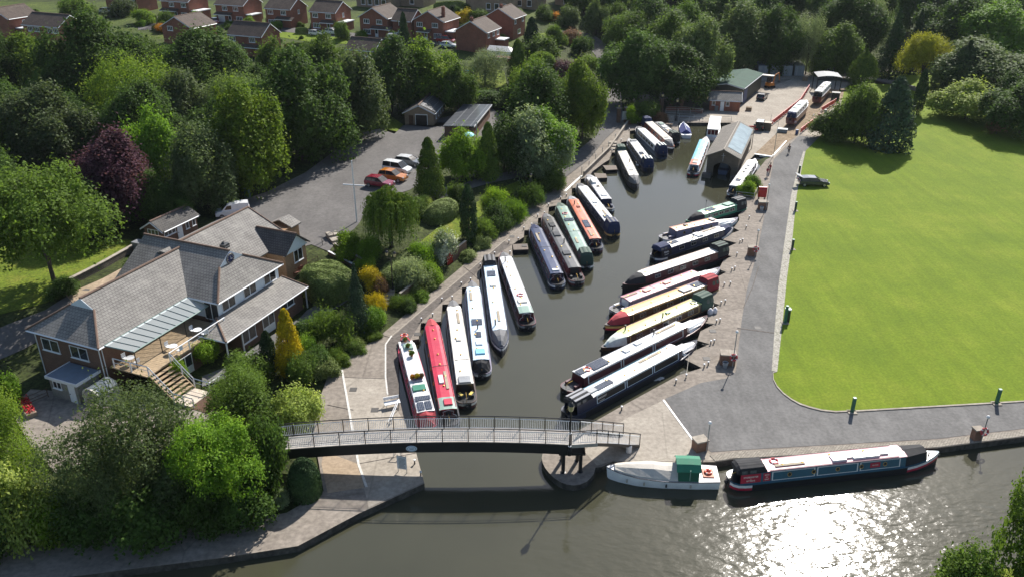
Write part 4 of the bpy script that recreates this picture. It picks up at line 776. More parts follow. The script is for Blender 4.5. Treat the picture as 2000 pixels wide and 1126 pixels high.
# glazed canopy over the terrace
gc = MB(); A0, A1, B0, B1 = (-.02, .7, 4.98), (-.02, 11.8, 4.98), (2.35, 1.8, 4.25), (2.35, 12.2, 4.25); gc.quad(A0, A1, B1, B0); gc.add([A0, B0, (-.02, 1.8, 4.25)], [[0, 1, 2]])
co = gc.build('glass_canopy', clear_glass, ch); q = MB(); gm = M('green_grey_frame', (.20, .30, .27), .5, .1)
for k in range(12):
    f = k / 11; q.tube([Vector(A0).lerp(Vector(A1), f) + Vector((0, 0, .03)), Vector(B0).lerp(Vector(B1), f) + Vector((0, 0, .03))], .035, 4)
q.tube([B0, B1], .07, 4); q.tube([A0, A1], .05, 4); q.tube([A0, B0], .06, 4); q.tube([B0, (-.02, 1.8, 4.25)], .06, 4); q.build('canopy_frame', gm, co)
for y in (1.9, 5.2, 8.6, 12.0): q = MB(); q.tube([(2.3, y, 4.25), (2.3, y, .2)], .05, 6); q.build('post', black, ch)
# ---------------- terrace with its stair
te = thing('terrace', 'raised timber terrace with white handrails and a stair beside the clubhouse', 'terrace', (-39.07, 68.70, 0), AZ)
b = MB()
for k in range(36): b.span(-.35, 4.45, 1.0 + k * .305, 1.0 + k * .305 + .285, 2.3, 2.42)
b.build('deck', timber, te)
b = MB(); b.span(4.2, 4.45, 4.2, 11.9, -.3, 2.29); b.build('wall', brick_dk, te, uv=True)
b = MB()
for k in range(8): b.span(4.5 + k * .34, 4.5 + k * .34 + .36, 1.3, 3.9, 2.42 - (k + 1) * .29 - .06, 2.42 - (k + 1) * .29)
for y in (1.25, 3.95): b.loft([[(4.45, y - .04, 2.2), (4.45, y + .04, 2.2), (4.45, y + .04, 2.4), (4.45, y - .04, 2.4)], [(7.1, y - .04, -.05), (7.1, y + .04, -.05), (7.1, y + .04, .15), (7.1, y - .04, .15)]])
b.build('stair', timber, te)
b = MB(); b.span(6.9, 9.0, 1.2, 3.9, -.3, .12); b.build('ramp', M('pale_board', (.55, .47, .38), .8, .15), te); b = MB(); b.span(9.02, 11.2, 1.0, 3.7, -.3, .10); b.build('mat', M('coir_brown', (.10, .05, .03), .95, .2), te)
def rail(par, pts, posts, h=1.0, r=.05, mat=None):
    b = MB(); b.tube([Vector(p) + Vector((0, 0, h)) for p in pts], r * 1.25, 4); b.tube([Vector(p) + Vector((0, 0, h * .55)) for p in pts], r * .6, 4); o = b.build('handrail', mat or white, par)
    for p in posts: q = MB(); q.span(p[0] - r, p[0] + r, p[1] - r, p[1] + r, p[2], p[2] + h); q.build('post', mat or white, par)
rail(te, [(4.45, 4.0, 2.42), (4.45, 12, 2.42)], [(4.45, y, 2.42) for y in (4.0, 6.7, 9.4, 11.9)]); rail(te, [(4.45, 4.0, 2.42), (7.0, 4.0, .15), (8.9, 4.0, .12)], [(5.7, 4.0, 1.3), (7.0, 4.0, .1), (8.9, 4.0, .1)])
rail(te, [(.2, 1.1, 2.42), (2.6, 1.15, 2.42), (4.45, 1.2, 2.42), (7.0, 1.2, .15)], [(.2, 1.1, 2.42), (2.4, 1.1, 2.42), (4.45, 1.2, 2.42), (7.0, 1.2, .1)]); rail(te, [(7.0, 1.2, .1), (9.4, 1.2, .1)], [(8.2, 1.2, .1), (9.4, 1.2, .1)]); rail(te, [(8.9, 4.0, .12), (9.0, 6.0, .05)], [(9.0, 6.0, 0)])
o = window(te, (4.46, 5.75, 1.0), 1.9, 2.05, E_, 2, name='door', sill=False, lower=.38)
def chl(b, a, z): c, s = math.cos(AZ), math.sin(AZ); return (-39.07 + b * c - a * s, 68.70 + b * s + a * c, z)
for (b_, a_, lab) in ((1.2, 2.2, 'white patio table at the near end of the terrace'), (3.4, 5.6, 'white patio table in the middle of the terrace rail'), (3.3, 9.2, 'white patio table at the far end of the terrace')):
    t_ = thing('patio_table', lab, 'table', chl(b_, a_, 2.42), AZ); q = MB(); q.lathe((0, 0, .70), [(0, 0), (.45, 0), (.45, .03), (0, .03)], 14); q.build('tabletop', white, t_)
    for k in range(3): q = MB(); an = k * 2.1; q.tube([(0, 0, .7), (.3 * math.cos(an), .3 * math.sin(an), 0)], .02, 5); q.build('leg', steel, t_)
    for k in range(2):
        an = (.4, 3.4)[k] + AZ; c_ = thing('patio_chair', ('left white chair at the ' if k else 'right white chair at the ') + lab[6:], 'chair', chl(b_ + .8 * math.cos(an), a_ + .8 * math.sin(an), 2.42), an + 1.57 + AZ)
        q = MB(); q.span(-.22, .22, -.22, .22, .43, .46); q.build('seat', white, c_); q = MB(); q.span(-.22, .22, -.25, -.21, .5, .9); q.build('backrest', white, c_)
        for sx in (-.2, .2):
            for sy in (-.2, .2): q = MB(); q.tube([(sx, sy, .43), (sx * 1.1, sy * 1.1, 0)], .016, 5); q.build('leg', steel, c_)
for (a_, b_, w_, h_, lab) in ((4.4, 4.85, 1.5, 2.2, 'climbing plant at the head of the terrace stair'), (8.2, 4.9, 2.6, 2.3, 'climbing plant hanging over the terrace wall beside the white doors')): put('bush0', 'lime', chl(b_, a_, .4), w_, h_, lab, 'climbing_plant', 'climber')
# ---------------- small buildings round the clubhouse
sb = thing('outbuilding', 'small brick outbuilding with a grey pitched roof and a white door behind the clubhouse', 'building', chl(-19.6, 25.6, 2.4), AZ); gable(sb, 0, 2.9, 0, 6.2, -.5, 2.35, 3.25, 'y', brick_dk, tile_dk, .4)
window(sb, (1.45, 0, 1.75), 1.8, 1.0, S_, 3); window(sb, (2.9, 1.3, 1.75), 2.0, .9, E_, 3); door(sb, (2.9, 3.0, .05), .9, 2.05, E_, white); window(sb, (2.9, 4.4, 1.6), .6, 1.2, E_, 1); window(sb, (2.9, 5.6, 1.6), .6, 1.2, E_, 1)
bn = thing('waste_bin', 'grey wheeled commercial bin by the wall behind the clubhouse', 'bin', chl(-18.3, 23.3, 2.55), AZ); b = MB(); b.box((0, 0, .68), (1.5, 1.0, 1.1), 0, 0, 1.08); b.build('body', M('bin_grey', (.12, .13, .14), .5, .15), bn); b = MB(); b.box((0, 0, 1.29), (1.66, 1.14, .1)); b.build('lid', M('bin_lid', (.2, .21, .22), .5, .1), bn)
for sx in (-.6, .6):
    for sy in (-.4, .4): b = MB(); b.tube([(sx, sy - .04, .09), (sx, sy + .04, .09)], .09, 8); b.build('wheel', black, bn)
sh = thing('garden_shed', 'pebbledash shed with a flat blue grey roof below the clubhouse windows', 'shed', chl(-4.7, -2.6, 0), AZ); b = MB(); b.span(.12, 3.7, .15, 2.7, -.3, 2.2); b.build('wall', M('pebbledash', (.24, .225, .20), .95, .2, 6), sh)
b = MB(); b.span(0, 3.9, 0, 2.8, 2.2, 2.34); ro = b.build('roof', blueroof, sh); b = MB(); b.span(-.08, 3.98, -.09, -.01, 2.12, 2.42); b.span(-.09, -.01, 0, 2.85, 2.12, 2.42); b.span(3.91, 3.99, 0, 2.85, 2.12, 2.42); b.build('fascia', fascia, ro)
window(sh, (1.1, .15, 1.55), 1.1, .8, S_, 2); door(sh, (2.95, .15, 0), .85, 1.95, S_, white)
cp = thing('canopy_store', 'small store with curved pale front and glazed roof beside the flat roofed shed', 'shed', chl(-.5, -2.4, 0), AZ); b = MB()
for k in range(9): a0 = math.pi * k / 9; a1 = math.pi * (k + 1) / 9; b.quad(*[(1 - math.cos(a) * 1.0, y, 1.3 + math.sin(a) * .75) for a, y in ((a0, 0), (a1, 0), (a1, 2.4), (a0, 2.4))])
b.build('roof', clear_glass, cp); b = MB(); b.span(0, .16, 0, 2.4, -.2, 1.3); b.span(1.84, 2.0, 0, 2.4, -.2, 1.3)
for k in range(9): a0 = math.pi * k / 9; a1 = math.pi * (k + 1) / 9; b.add([(1 - math.cos(a) * r_, y, 1.3 + math.sin(a) * r_ * .75) for y in (-.02, .12) for a, r_ in ((a0, 1.02), (a1, 1.02), (a1, .86), (a0, .86))], [[0, 1, 2, 3], [7, 6, 5, 4], [0, 4, 5, 1], [3, 2, 6, 7]])
b.build('frame', M('cream_paint', (.55, .52, .46), .6, .1), cp)
ft = thing('flower_trough', 'low brick trough of red flowers at the left edge of the yard', 'planter', T(55, 800), R(-50)); b = MB(); b.span(-1.7, 1.7, -.45, .45, -.1, .5); b.build('trough', M('trough_stone', (.30, .23, .17), .9, .2), ft)
rg = np.random.default_rng(3); C_ = np.stack([rg.uniform(-1.6, 1.6, 500), rg.uniform(-.4, .4, 500), rg.uniform(.5, .78, 500)], 1); me = leaf_mesh('flower', C_, rg.normal(size=(500, 3)) + np.array([0, 0, 1.]), rg.uniform(.05, .1, 500), .8, rg); me.materials.clear(); me.materials.append(M('red_petal', (.50, .015, .02), .6, .3, 8)); link('flower', me, ft)
# ---------------- garage with solar roof, flat shed, boat shed, lodge, boathouse
p = T(790, 243); gr = thing('brick_garage', 'brown brick garage with a dark door and solar panels on its steep roof', 'building', (-20.4, 157.6, 2.4), R(-8)); gable(gr, 0, 5.6, 0, 10.2, -.6, 2.5, 4.1 - .25, 'y', brick_buff, tile_dk, .35)
door(gr, (3.25, 0, 0), 2.2, 2.1, S_, black, 'garage_door'); b = MB(); b.span(2.05, 2.15, -.04, .02, 0, 2.2); b.span(4.35, 4.45, -.04, .02, 0, 2.2); b.span(2.05, 4.45, -.045, .02, 2.1, 2.25); b.build('door_frame', white, gr); door(gr, (1.25, 0, 0), .85, 2.0, S_, wood_dk)
for y in (2.2, 4.2, 6.2, 8.2): window(gr, (5.6, y, 1.5), .6, 1.1, E_, 1)
b = MB(); slabface(b, [(6.0, .3, 2.66), (6.0, 10, 2.66), (3.1, 10, 3.96), (3.1, .3, 3.96)], .06); b.build('solar_panel', panel_roof, gr, uv=True)
b = MB(); b.span(1.0, 5.2, -6, -.1, -.02, .1); o = b.build('ramp', mat_conc2, gr)
fs = thing('flat_roofed_shed', 'low shed with a wide monopitch roof of grey panels beside the car park', 'shed', (-12.4, 148.0, 2.4), R(-10)); b = MB(); b.span(.2, 5.4, .3, 16, -.6, 2.3); b.build('wall', brick_dk, fs, uv=True)
b = MB(); slabface(b, [(0, 0, 2.5), (5.7, 0, 2.7), (5.7, 16.3, 2.7), (0, 16.3, 2.5)], .12); b.build('roof', panel_roof, fs, uv=True); b = MB(); b.span(5.72, 5.78, 0, 16.3, 2.45, 2.7); b.build('fascia', fascia, fs)
q = thing('steel_post', 'grey steel flue post at the corner of the flat roofed shed', 'post', (-6.3, 147.0, 2.4)); b = MB(); b.lathe((0, 0, 0), [(.08, 0), (.08, 3.4), (.13, 3.4), (.13, 3.6), (0, 3.6)], 8); b.build('pole', steel, q)
fl = [G(1398, 171, 3.7), G(1452, 171, 3.7), G(1489, 142, 3.7), G(1428.6, 142, 3.7)]; d = (fl[2] - fl[1]); yaw = math.atan2(d.y, d.x) - math.pi / 2; o0 = G(1385, 203, 0); L_ = d.length; W_d = 7.4
bs = thing('boat_shed', 'long boat shed with a dark green sheet roof and dark clad sides', 'building', (fl[1].x - math.cos(yaw) * W_d, fl[1].y - math.sin(yaw) * W_d, 0), yaw)
gable(bs, 0, W_d, 0, L_, -.3, 3.4, 4.1, 'y', sheet_dark, felt_green, .25, ridge=False); door(bs, (W_d, 2.6, 0), 3.2, 2.8, E_, M('blue_door', (.05, .07, .16), .5, .15), 'sliding_door'); b = MB(); b.span(W_d - .5, W_d + 3, L_ - 1.5, L_ - .2, 3.3, 3.45); b.build('porch_roof', M('pale_sheet', (.55, .5, .42), .6, .1), bs)
ld = thing('lodge', 'small brick lodge with grey tiled roof and white door before the boat shed', 'building', (42.3, 178.6, 0), R(-12)); gable(ld, 0, 6.3, 0, 4.2, -.3, 2.4, 3.6, 'x', brick, tile_grey, .4)
window(ld, (.8, 0, 1.6), .7, .9, S_, 1); door(ld, (2.6, 0, 0), .8, 2.0, S_, white); window(ld, (3.7, 0, 1.55), .7, .9, S_, 1); door(ld, (5.3, 0, 0), 1.0, 1.9, S_, M('brown_door', (.26, .09, .045), .6, .2))
bx = thing('wheelie_bin', 'dark bin standing against the front of the lodge', 'bin', (43.6, 177.7, 0.0), R(-12)); b = MB(); b.box((0, 0, .55), (.7, .6, 1.0), 0, 0, 1.1); b.build('body', M('bin_grey', (.1, .1, .1)), bx); b = MB(); b.box((0, -.02, 1.08), (.8, .7, .08)); b.build('lid', MATS['bin_lid'], bx)
p0 = Vector((32.9, 136.6, 0)); p1 = Vector((37.9, 135.3, 0)); yaw = math.atan2(p1.y - p0.y, p1.x - p0.x); W_b = (p1 - p0).length
bh = thing('boathouse', 'stone boathouse over the water with an arched boat entrance and a roof half glazed', 'building', p0, R(-21)); Lb = 19.0; zr, ze = 4.15, 2.95
stone = uv_brick('boathouse_brick', (.15, .115, .085), (.115, .09, .068), (.10, .085, .07), .4, .2, .02)
w = MB(); n = 10; xc = W_b / 2; arch = [(xc - 1.45, -.9)] + [(xc - 1.45 * math.cos(math.pi * k / n), .95 + .95 * math.sin(math.pi * k / n)) for k in range(n + 1)] + [(xc + 1.45, -.9)]
outl = [(0, -.9), (0, ze), (xc, zr), (W_b, ze), (W_b, -.9)]
left = [(0, -.9), (0, ze), (xc, zr)] + [(xc, 1.9)] + [q_ for q_ in arch[::-1] if q_[0] < xc - .01]; right = [(W_b, -.9), (W_b, ze), (xc, zr), (xc, 1.9)] + [q_ for q_ in arch if q_[0] > xc + .01]
for pl in (left, right): w.loft([[(x, 0, z) for x, z in pl], [(x, .4, z) for x, z in pl]])
w.span(0, .35, .4, Lb, -.9, ze); w.span(W_b - .35, W_b, .4, Lb, -.9, ze); w.loft([[(x, Lb, z) for x, z in outl], [(x, Lb - .35, z) for x, z in outl]]); w.build('wall', stone, bh, uv=True)
r = MB(); ov = .35; s_ = (zr - ze) / xc
slabface(r, [(-ov, -.3, ze - ov * s_ + .16), (-ov, Lb + .3, ze - ov * s_ + .16), (xc, Lb + .3, zr + .16), (xc, -.3, zr + .16)]); slabface(r, [(W_b + ov, -.3, ze - ov * s_ + .16), (W_b + ov, Lb + .3, ze - ov * s_ + .16), (xc, Lb + .3, zr + .16), (xc, -.3, zr + .16)])
ro = r.build('roof', uv_brick('boathouse_slates', (.22, .20, .175), (.18, .165, .145), (.10, .09, .08), .5, .3, .02), bh, uv=True); q = MB(); q.tube([(xc, -.3, zr + .18), (xc, Lb + .3, zr + .18)], .12, 6); q.build('ridge_tile', M('ridge_stone', (.36, .32, .27), .9, .15), ro)
q = MB(); fz = lambda x: zr + .165 + .05 - (x - xc) * s_; slabface(q, [(xc + .35, 2.0, fz(xc + .35)), (W_b + .1, 2.0, fz(W_b + .1)), (W_b + .1, Lb - .6, fz(W_b + .1)), (xc + .35, Lb - .6, fz(xc + .35))], .05); q.build('roof_glazing', uv_brick('glazed_panels', (.22, .29, .32), (.25, .32, .35), (.3, .34, .36), 1.2, 3, .03, rough=.25), ro, uv=True)
q = MB(); q.span(0, W_b, -1.2, -.02, -1.5, -.1) if False else q.span(-.5, 1.0, -1.3, -.02, -1.5, .0); q.span(W_b - 1.0, W_b, -1.3, -.02, -1.5, .0); q.build('plinth', mat_concD, bh)
q = MB(); q.tube([(xc, -.05, 2.2), (xc, -.05, 3.6)], .04, 5); q.tube([(xc - .3, -.05, 3.2), (xc + .3, -.05, 3.2)], .03, 5); q.build('lifting_bracket', M('pale_iron', (.4, .4, .4), .5, .1), bh)
q = MB(); q.tube([(W_b + .4, Lb - 2, 0), (W_b + .4, Lb - 2, 4.3)], .06, 6); q.lathe((W_b + .4, Lb - 2, 4.3), [(.12, 0), (.18, .15), (0, .3)], 8); q.build('flue', dgrey, bh)
# ---------------- the estate on the hill
def house(label, px, py, w, d, axis, feats=(), wm=None, rm=None, ze=5.0, zr=7.3, name='house', rz=AZ, extra=None):
    p = T(px, py); h = thing(name, label, 'house', (p.x - math.cos(rz) * w / 2, p.y - math.sin(rz) * w / 2, p.z), rz)
    wm = wm or brick; rm = rm or tile_brown; gable(h, 0, w, 0, d, -1.5, ze, zr, axis, wm, rm, .4)
    for f in feats:
        k = f[0]
        if k == 'w': window(h, (f[1] * w, 0, f[2]), f[3] * 1.15, f[4] * 1.1, S_, f[5] if len(f) > 5 else 3, t=.11)
        elif k == 'e': window(h, (w, f[1] * d, f[2]), f[3], f[4], E_, f[5] if len(f) > 5 else 2, t=.1)
        elif k == 'd': door(h, (f[1] * w, 0, .05), .95, 2.05, S_, f[2] if len(f) > 2 else white, glazed=.55)
        elif k == 'g': door(h, (f[1] * w, 0, .0), 2.3, 2.1, S_, white, 'garage_door')
        elif k == 'p':
            b = MB(); slabface(b, [(f[1] * w, -1.3, 2.35), (f[2] * w, -1.3, 2.35), (f[2] * w, 0, 2.95), (f[1] * w, 0, 2.95)], .1); q = b.build('porch_roof', rm, h, uv=True); b = MB(); b.span(f[1] * w, f[2] * w, -1.36, -1.3, 2.2, 2.36); b.build('fascia', fascia, q)
        elif k == 'c': b = MB(); b.span(f[1] * w - .35, f[1] * w + .35, f[2] * d - .35, f[2] * d + .35, ze, zr + .9); q = b.build('chimney', wm, h, uv=True); b = MB(); b.lathe((f[1] * w, f[2] * d, zr + .9), [(.14, 0), (.11, .35), (0, .35)], 8); b.build('chimney_pot', ridge_m, q)
        elif k == 'l': b = MB(); b.span(w + .01, w + f[1], f[2] * d, f[3] * d, -1, 2.35); q = b.build('extension', wm, h, uv=True); b = MB(); b.span(w + .01, w + f[1] + .2, f[2] * d - .2, f[3] * d + .2, 2.35, 2.6); b.build('flat_roof', fascia, q)
        elif k == 's': b = MB(); z0 = zr - f[1] * (zr - ze); b.box((w * .5 + w * .5 * f[1], d * .5, z0 + .28), (1.3, 1.9, .06)); o = b.build('skylight', glass, h); 
    return h
UP = lambda *xs: [('w', x, 3.95, 1.5, 1.05) for x in xs]
dn = lambda *xs: [('w', x, 1.35, 1.9, 1.15, 4) for x in xs]
house('leftmost brick house with its gable cut by the picture edge', 2, 74, 8.5, 9, 'y', [('e', .5, 3.7, 1.0, 1.0), ('l', 2.0, .2, .7)])
house('brick house with a long brown roof and a white railed terrace at upper left', 88, 90, 12.5, 7.5, 'x', UP(.2, .38, .75, .9))
house('brick house cut by the top edge behind the garden trees', 240, 24, 12, 8, 'x', UP(.15, .5, .88) + dn(.25) + [('p', .6, .95)])
house('brick house with long dark porch roof and white glazed porch at the top edge', 346, 38, 9.8, 8, 'x', UP(.38, .82) + dn(.8) + [('d', .5), ('p', 0, .62), ('l', 2.6, .1, .7)])
house('brick house with white shutters and a white garage door, cut by the top edge', 452, 46, 9.6, 8, 'x', UP(.33, .72) + [('g', .17), ('p', 0, .6), ('d', .48)] + dn(.82) + [('l', 2, .1, .6)])
house('brick house with its gable wall to the right and a porch on its right half', 546, 54, 8.2, 7.5, 'x', UP(.2, .72) + dn(.22) + [('d', .6, wood_dk), ('p', .45, 1.15), ('e', .5, 3.9, .8, 1.1)])
house('brick house behind the two parked white cars', 633, 61, 8.0, 7.5, 'x', UP(.2, .72) + dn(.22) + [('d', .7), ('p', .45, 1.0), ('e', .5, 3.9, .8, 1.1), ('l', 2.2, .1, .7)])
house('gable fronted brick house left of the narrow conifer', 731, 73, 8.2, 9, 'y', UP(.25, .72) + dn(.25) + [('d', .6), ('p', .45, 1.2), ('e', .5, 3.9, .8, .8)])
house('gable fronted brick house with a skylight and a white gabled porch', 838, 80, 8.6, 9, 'y', UP(.2, .72) + dn(.8) + [('d', .4), ('p', .15, .6), ('c', .85, .3), ('s', .45), ('l', 2.4, .1, .6)])
house('long wing of the skylight house, brown roofed', 786, 76, 5.5, 7, 'x', UP(.5) + [('g', .5)], ze=4.6, zr=6.9)
house('brick house with a blank gable wall beside the white conservatory', 920, 102, 8.2, 8.5, 'y', [('c', .5, .08)] + [('e', x, 3.9, 1.2, 1.0) for x in (.2, .55, .85)] + [('l', 2.4, .65, 1.0)])
house('rightmost brick house with a blank gable wall and a chimney', 974, 73, 8.2, 8.5, 'y', [('c', .5, .2)] + [('e', x, 3.9, 1.2, 1.0) for x in (.2, .8)] + [('e', .5, 1.2, 2.0, 1.2)])
house('brick house with a pinkish brown roof standing nearest above the wood', 482, 110, 10.2, 7, 'x', UP(.15, .72) + [('p', .3, 1.0)], zr=7.4)
house('low gable fronted brick house half hidden by the wood', 350, 88, 9.5, 9, 'y', UP(.28), ze=4.4, zr=6.8)
house('small brick bungalow with a hipped brown roof behind the wood', 704, 118, 8.0, 6.5, 'x', [('w', .8, 1.6, .9, 1.1, 1), ('d', .62)], ze=2.5, zr=4.6)
for lab, px, py, w_, h_, f in (('beige block of flats with a row of dark windows, at the top edge', 730, 16, 12, 5.2, [.2, .4, .6, .8]), ('beige house at the top edge left of the gold leaved bush', 805, 14, 8, 4.5, [.5]), ('long beige brick building at the top edge with three dark openings', 950, 24, 13.5, 6, [.55, .75, .92]), ('dark fronted building beside the long beige one at the top edge', 1024, 18, 8, 4.6, [.3, .7]), ('low brown garden building at the top edge beside the lane', 1110, 14, 9, 3.2, [.4])):
    house(lab, px, py, w_, 8, 'x', [('w', x, 1.7, 1.3, 1.6, 1) for x in f], brick_buff, tile_brown, h_, h_ + 2.2)
cv = thing('conservatory', 'white conservatory with a hipped glazed roof on a brick base', 'conservatory', T(975, 119), AZ); b = MB(); b.span(-3.2, 3.2, 0, 3.4, -1, .6); b.build('base_wall', brick, cv, uv=True); b = MB()
for k in range(7): b.tube([(-3.1 + k * 6.2 / 6, .05, .6), (-3.1 + k * 6.2 / 6, .05, 2.2)], .06, 4)
for z in (.65, 1.8, 2.2): b.tube([(-3.1, .05, z), (3.1, .05, z)], .06, 4)
for y in (0, 1.7, 3.3): b.tube([(3.1, y, .6), (3.1, y, 2.2)], .06, 4)
b.tube([(3.1, 0, 2.2), (3.1, 3.4, 2.2)], .07, 4); b.build('frame', white, cv); b = MB(); b.quad((-3.05, .1, .6), (3.05, .1, .6), (3.05, .1, 2.2), (-3.05, .1, 2.2)); b.quad((3.05, .1, .6), (3.05, 3.3, .6), (3.05, 3.3, 2.2), (3.05, .1, 2.2)); b.build('pane', clear_glass, cv)
b = MB(); slabface(b, [(-3.3, -.1, 2.25), (3.3, -.1, 2.25), (1.6, 1.7, 3.2), (-3.3, 1.7, 3.2)], .08); slabface(b, [(3.3, -.1, 2.25), (3.3, 3.5, 2.25), (1.6, 1.7, 3.2)], .08); b.build('roof', M('polycarbonate', (.62, .60, .56), .3, .08), cv)
# containers at the back of the boatyard
for k, (px, lab) in enumerate(((1489, 'leftmost grey blue shipping container behind the boat shed'), (1513, 'second grey blue container from the left behind the boatyard'), (1537, 'third grey blue container from the left behind the boatyard'), (1560, 'rightmost grey blue container behind the boatyard'))):
    c = thing('container', lab, 'container', G(px, 149, 0), R(-6), 'storage containers'); b = MB(); b.span(-1.2, 1.2, 0, 6, 0, 2.6); b.build('body', uv_brick('container_steel%d' % k, (.20 + .03 * k, .24 + .02 * k, .27), (.19 + .03 * k, .23 + .02 * k, .26), (.13, .15, .17), .22, 40, .05), c, uv=True)
    for s in (-.6, .6): q = MB(); q.span(s - .56, s + .56, -.05, -.005, .1, 2.5); d_ = q.build('door', M('container_door', (.26, .29, .31), .5, .12), c); q = MB(); q.tube([(s, -.09, .2), (s, -.09, 2.4)], .03, 5); q.build('handle', steel, d_)
# ======================= BOATS ===========================================
def paint(n, c, rough=.38, coat=.3, var=.12): return M('boat_' + n, c, rough, var, .9, coat=coat, dirt=tuple(x * .62 + .012 for x in c))
BC = dict(white=(.80, .80, .79), cream=(.78, .74, .66), ltblue=(.62, .74, .82), sky=(.22, .56, .72), red=(.50, .018, .05), maroon=(.085, .012, .018), navy=(.012, .02, .055), black=(.012, .012, .014), dkgreen=(.02, .06, .045), sage=(.25, .36, .30), mint=(.30, .60, .42), green=(.03, .20, .12),
          salmon=(.62, .20, .115), peach=(.74, .40, .28), pink=(.66, .33, .37), lilac=(.22, .20, .27), amber=(.80, .50, .17), limey=(.60, .66, .22), brown=(.06, .03, .018), grey=(.30, .31, .32), dkgrey=(.085, .083, .08), teal=(.03, .12, .18), rust=(.30, .07, .03), rednavy=(.05, .04, .12), midnight=(.03, .045, .11))
bm_ = lambda k: paint(k, BC[k])
hull_black = M('hull_blacking', (.014, .014, .017), .5, .3, 2.0); canvas = lambda k, c: M('canvas_' + k, c, .85, .15, 2.0, bump=.3)
CV = dict(black=(.022, .022, .025), grey=(.17, .17, .175), lgrey=(.33, .33, .35), navy=(.022, .032, .085), green=(.035, .07, .055), dkgreen=(.10, .135, .11), red=(.22, .02, .03), crimson=(.40, .05, .06), white=(.66, .70, .64), blue=(.02, .035, .16))
cv_ = lambda k: canvas(k, CV[k])
hood_glass = M('hood_window', (.10, .11, .12), .1, .3, 3); solar_m = uv_brick('solar_panel', (.025, .035, .06), (.03, .04, .07), (.30, .32, .34), .16, .16, .008, rough=.2, off=0, bstr=0); rope_m = M('rope', (.45, .42, .36), .9, .2, 6)
fender_m = M('rope_fender', (.02, .02, .02), .9, .3, 6); brass = M('brass', (.55, .36, .10), .3, .1, metal=.9)
WINM = {}
def win_mesh(kind):
    if kind in WINM: return WINM[kind]
    b = MB()
    if kind == 'port':
        b.torus((0, 0, 0), .17, .028, (0, 1, 0), 14, 5); v = [(.16 * math.cos(a), .012, .16 * math.sin(a)) for a in [2 * math.pi * k / 14 for k in range(14)]]; b.add(v, [list(range(14))], 1)
    else:
        w, h = (.95, .46) if kind == 'rect' else (1.25, .52)
        for x0, x1, z0, z1 in ((-w / 2, w / 2, -h / 2, -h / 2 + .045), (-w / 2, w / 2, h / 2 - .045, h / 2), (-w / 2, -w / 2 + .045, -h / 2 + .045, h / 2 - .045), (w / 2 - .045, w / 2, -h / 2 + .045, h / 2 - .045), (-.015, .015, -h / 2 + .045, h / 2 - .045)): b.span(x0, x1, -.01, .03, z0, z1)
        b.quad((-w / 2, .014, -h / 2), (w / 2, .014, -h / 2), (w / 2, .014, h / 2), (-w / 2, .014, h / 2), 1)
    WINM[kind] = b.mesh('window', [brass if kind == 'port' else steel, glass]); return WINM[kind]
VENT = MB().lathe((0, 0, 0), [(.05, 0), (.05, .05), (.10, .06), (.09, .11), (0, .13)], 8).mesh('mushroom_vent', brass)
def life_ring(loc, label, axis=(0, 0, 1), Rr=.34, col=None):
    b = MB(); b.torus((0, 0, 0), Rr, .095, axis, 20, 7, mis=lambda i: 1 if i % 5 == 0 else 0); o = b.build('life_ring', [col or M('ring_orange', (.62, .10, .05), .55, .15), white], smooth=True); o.location = loc; return tag(o, label, 'life ring', 'life rings')
BOATS = {}
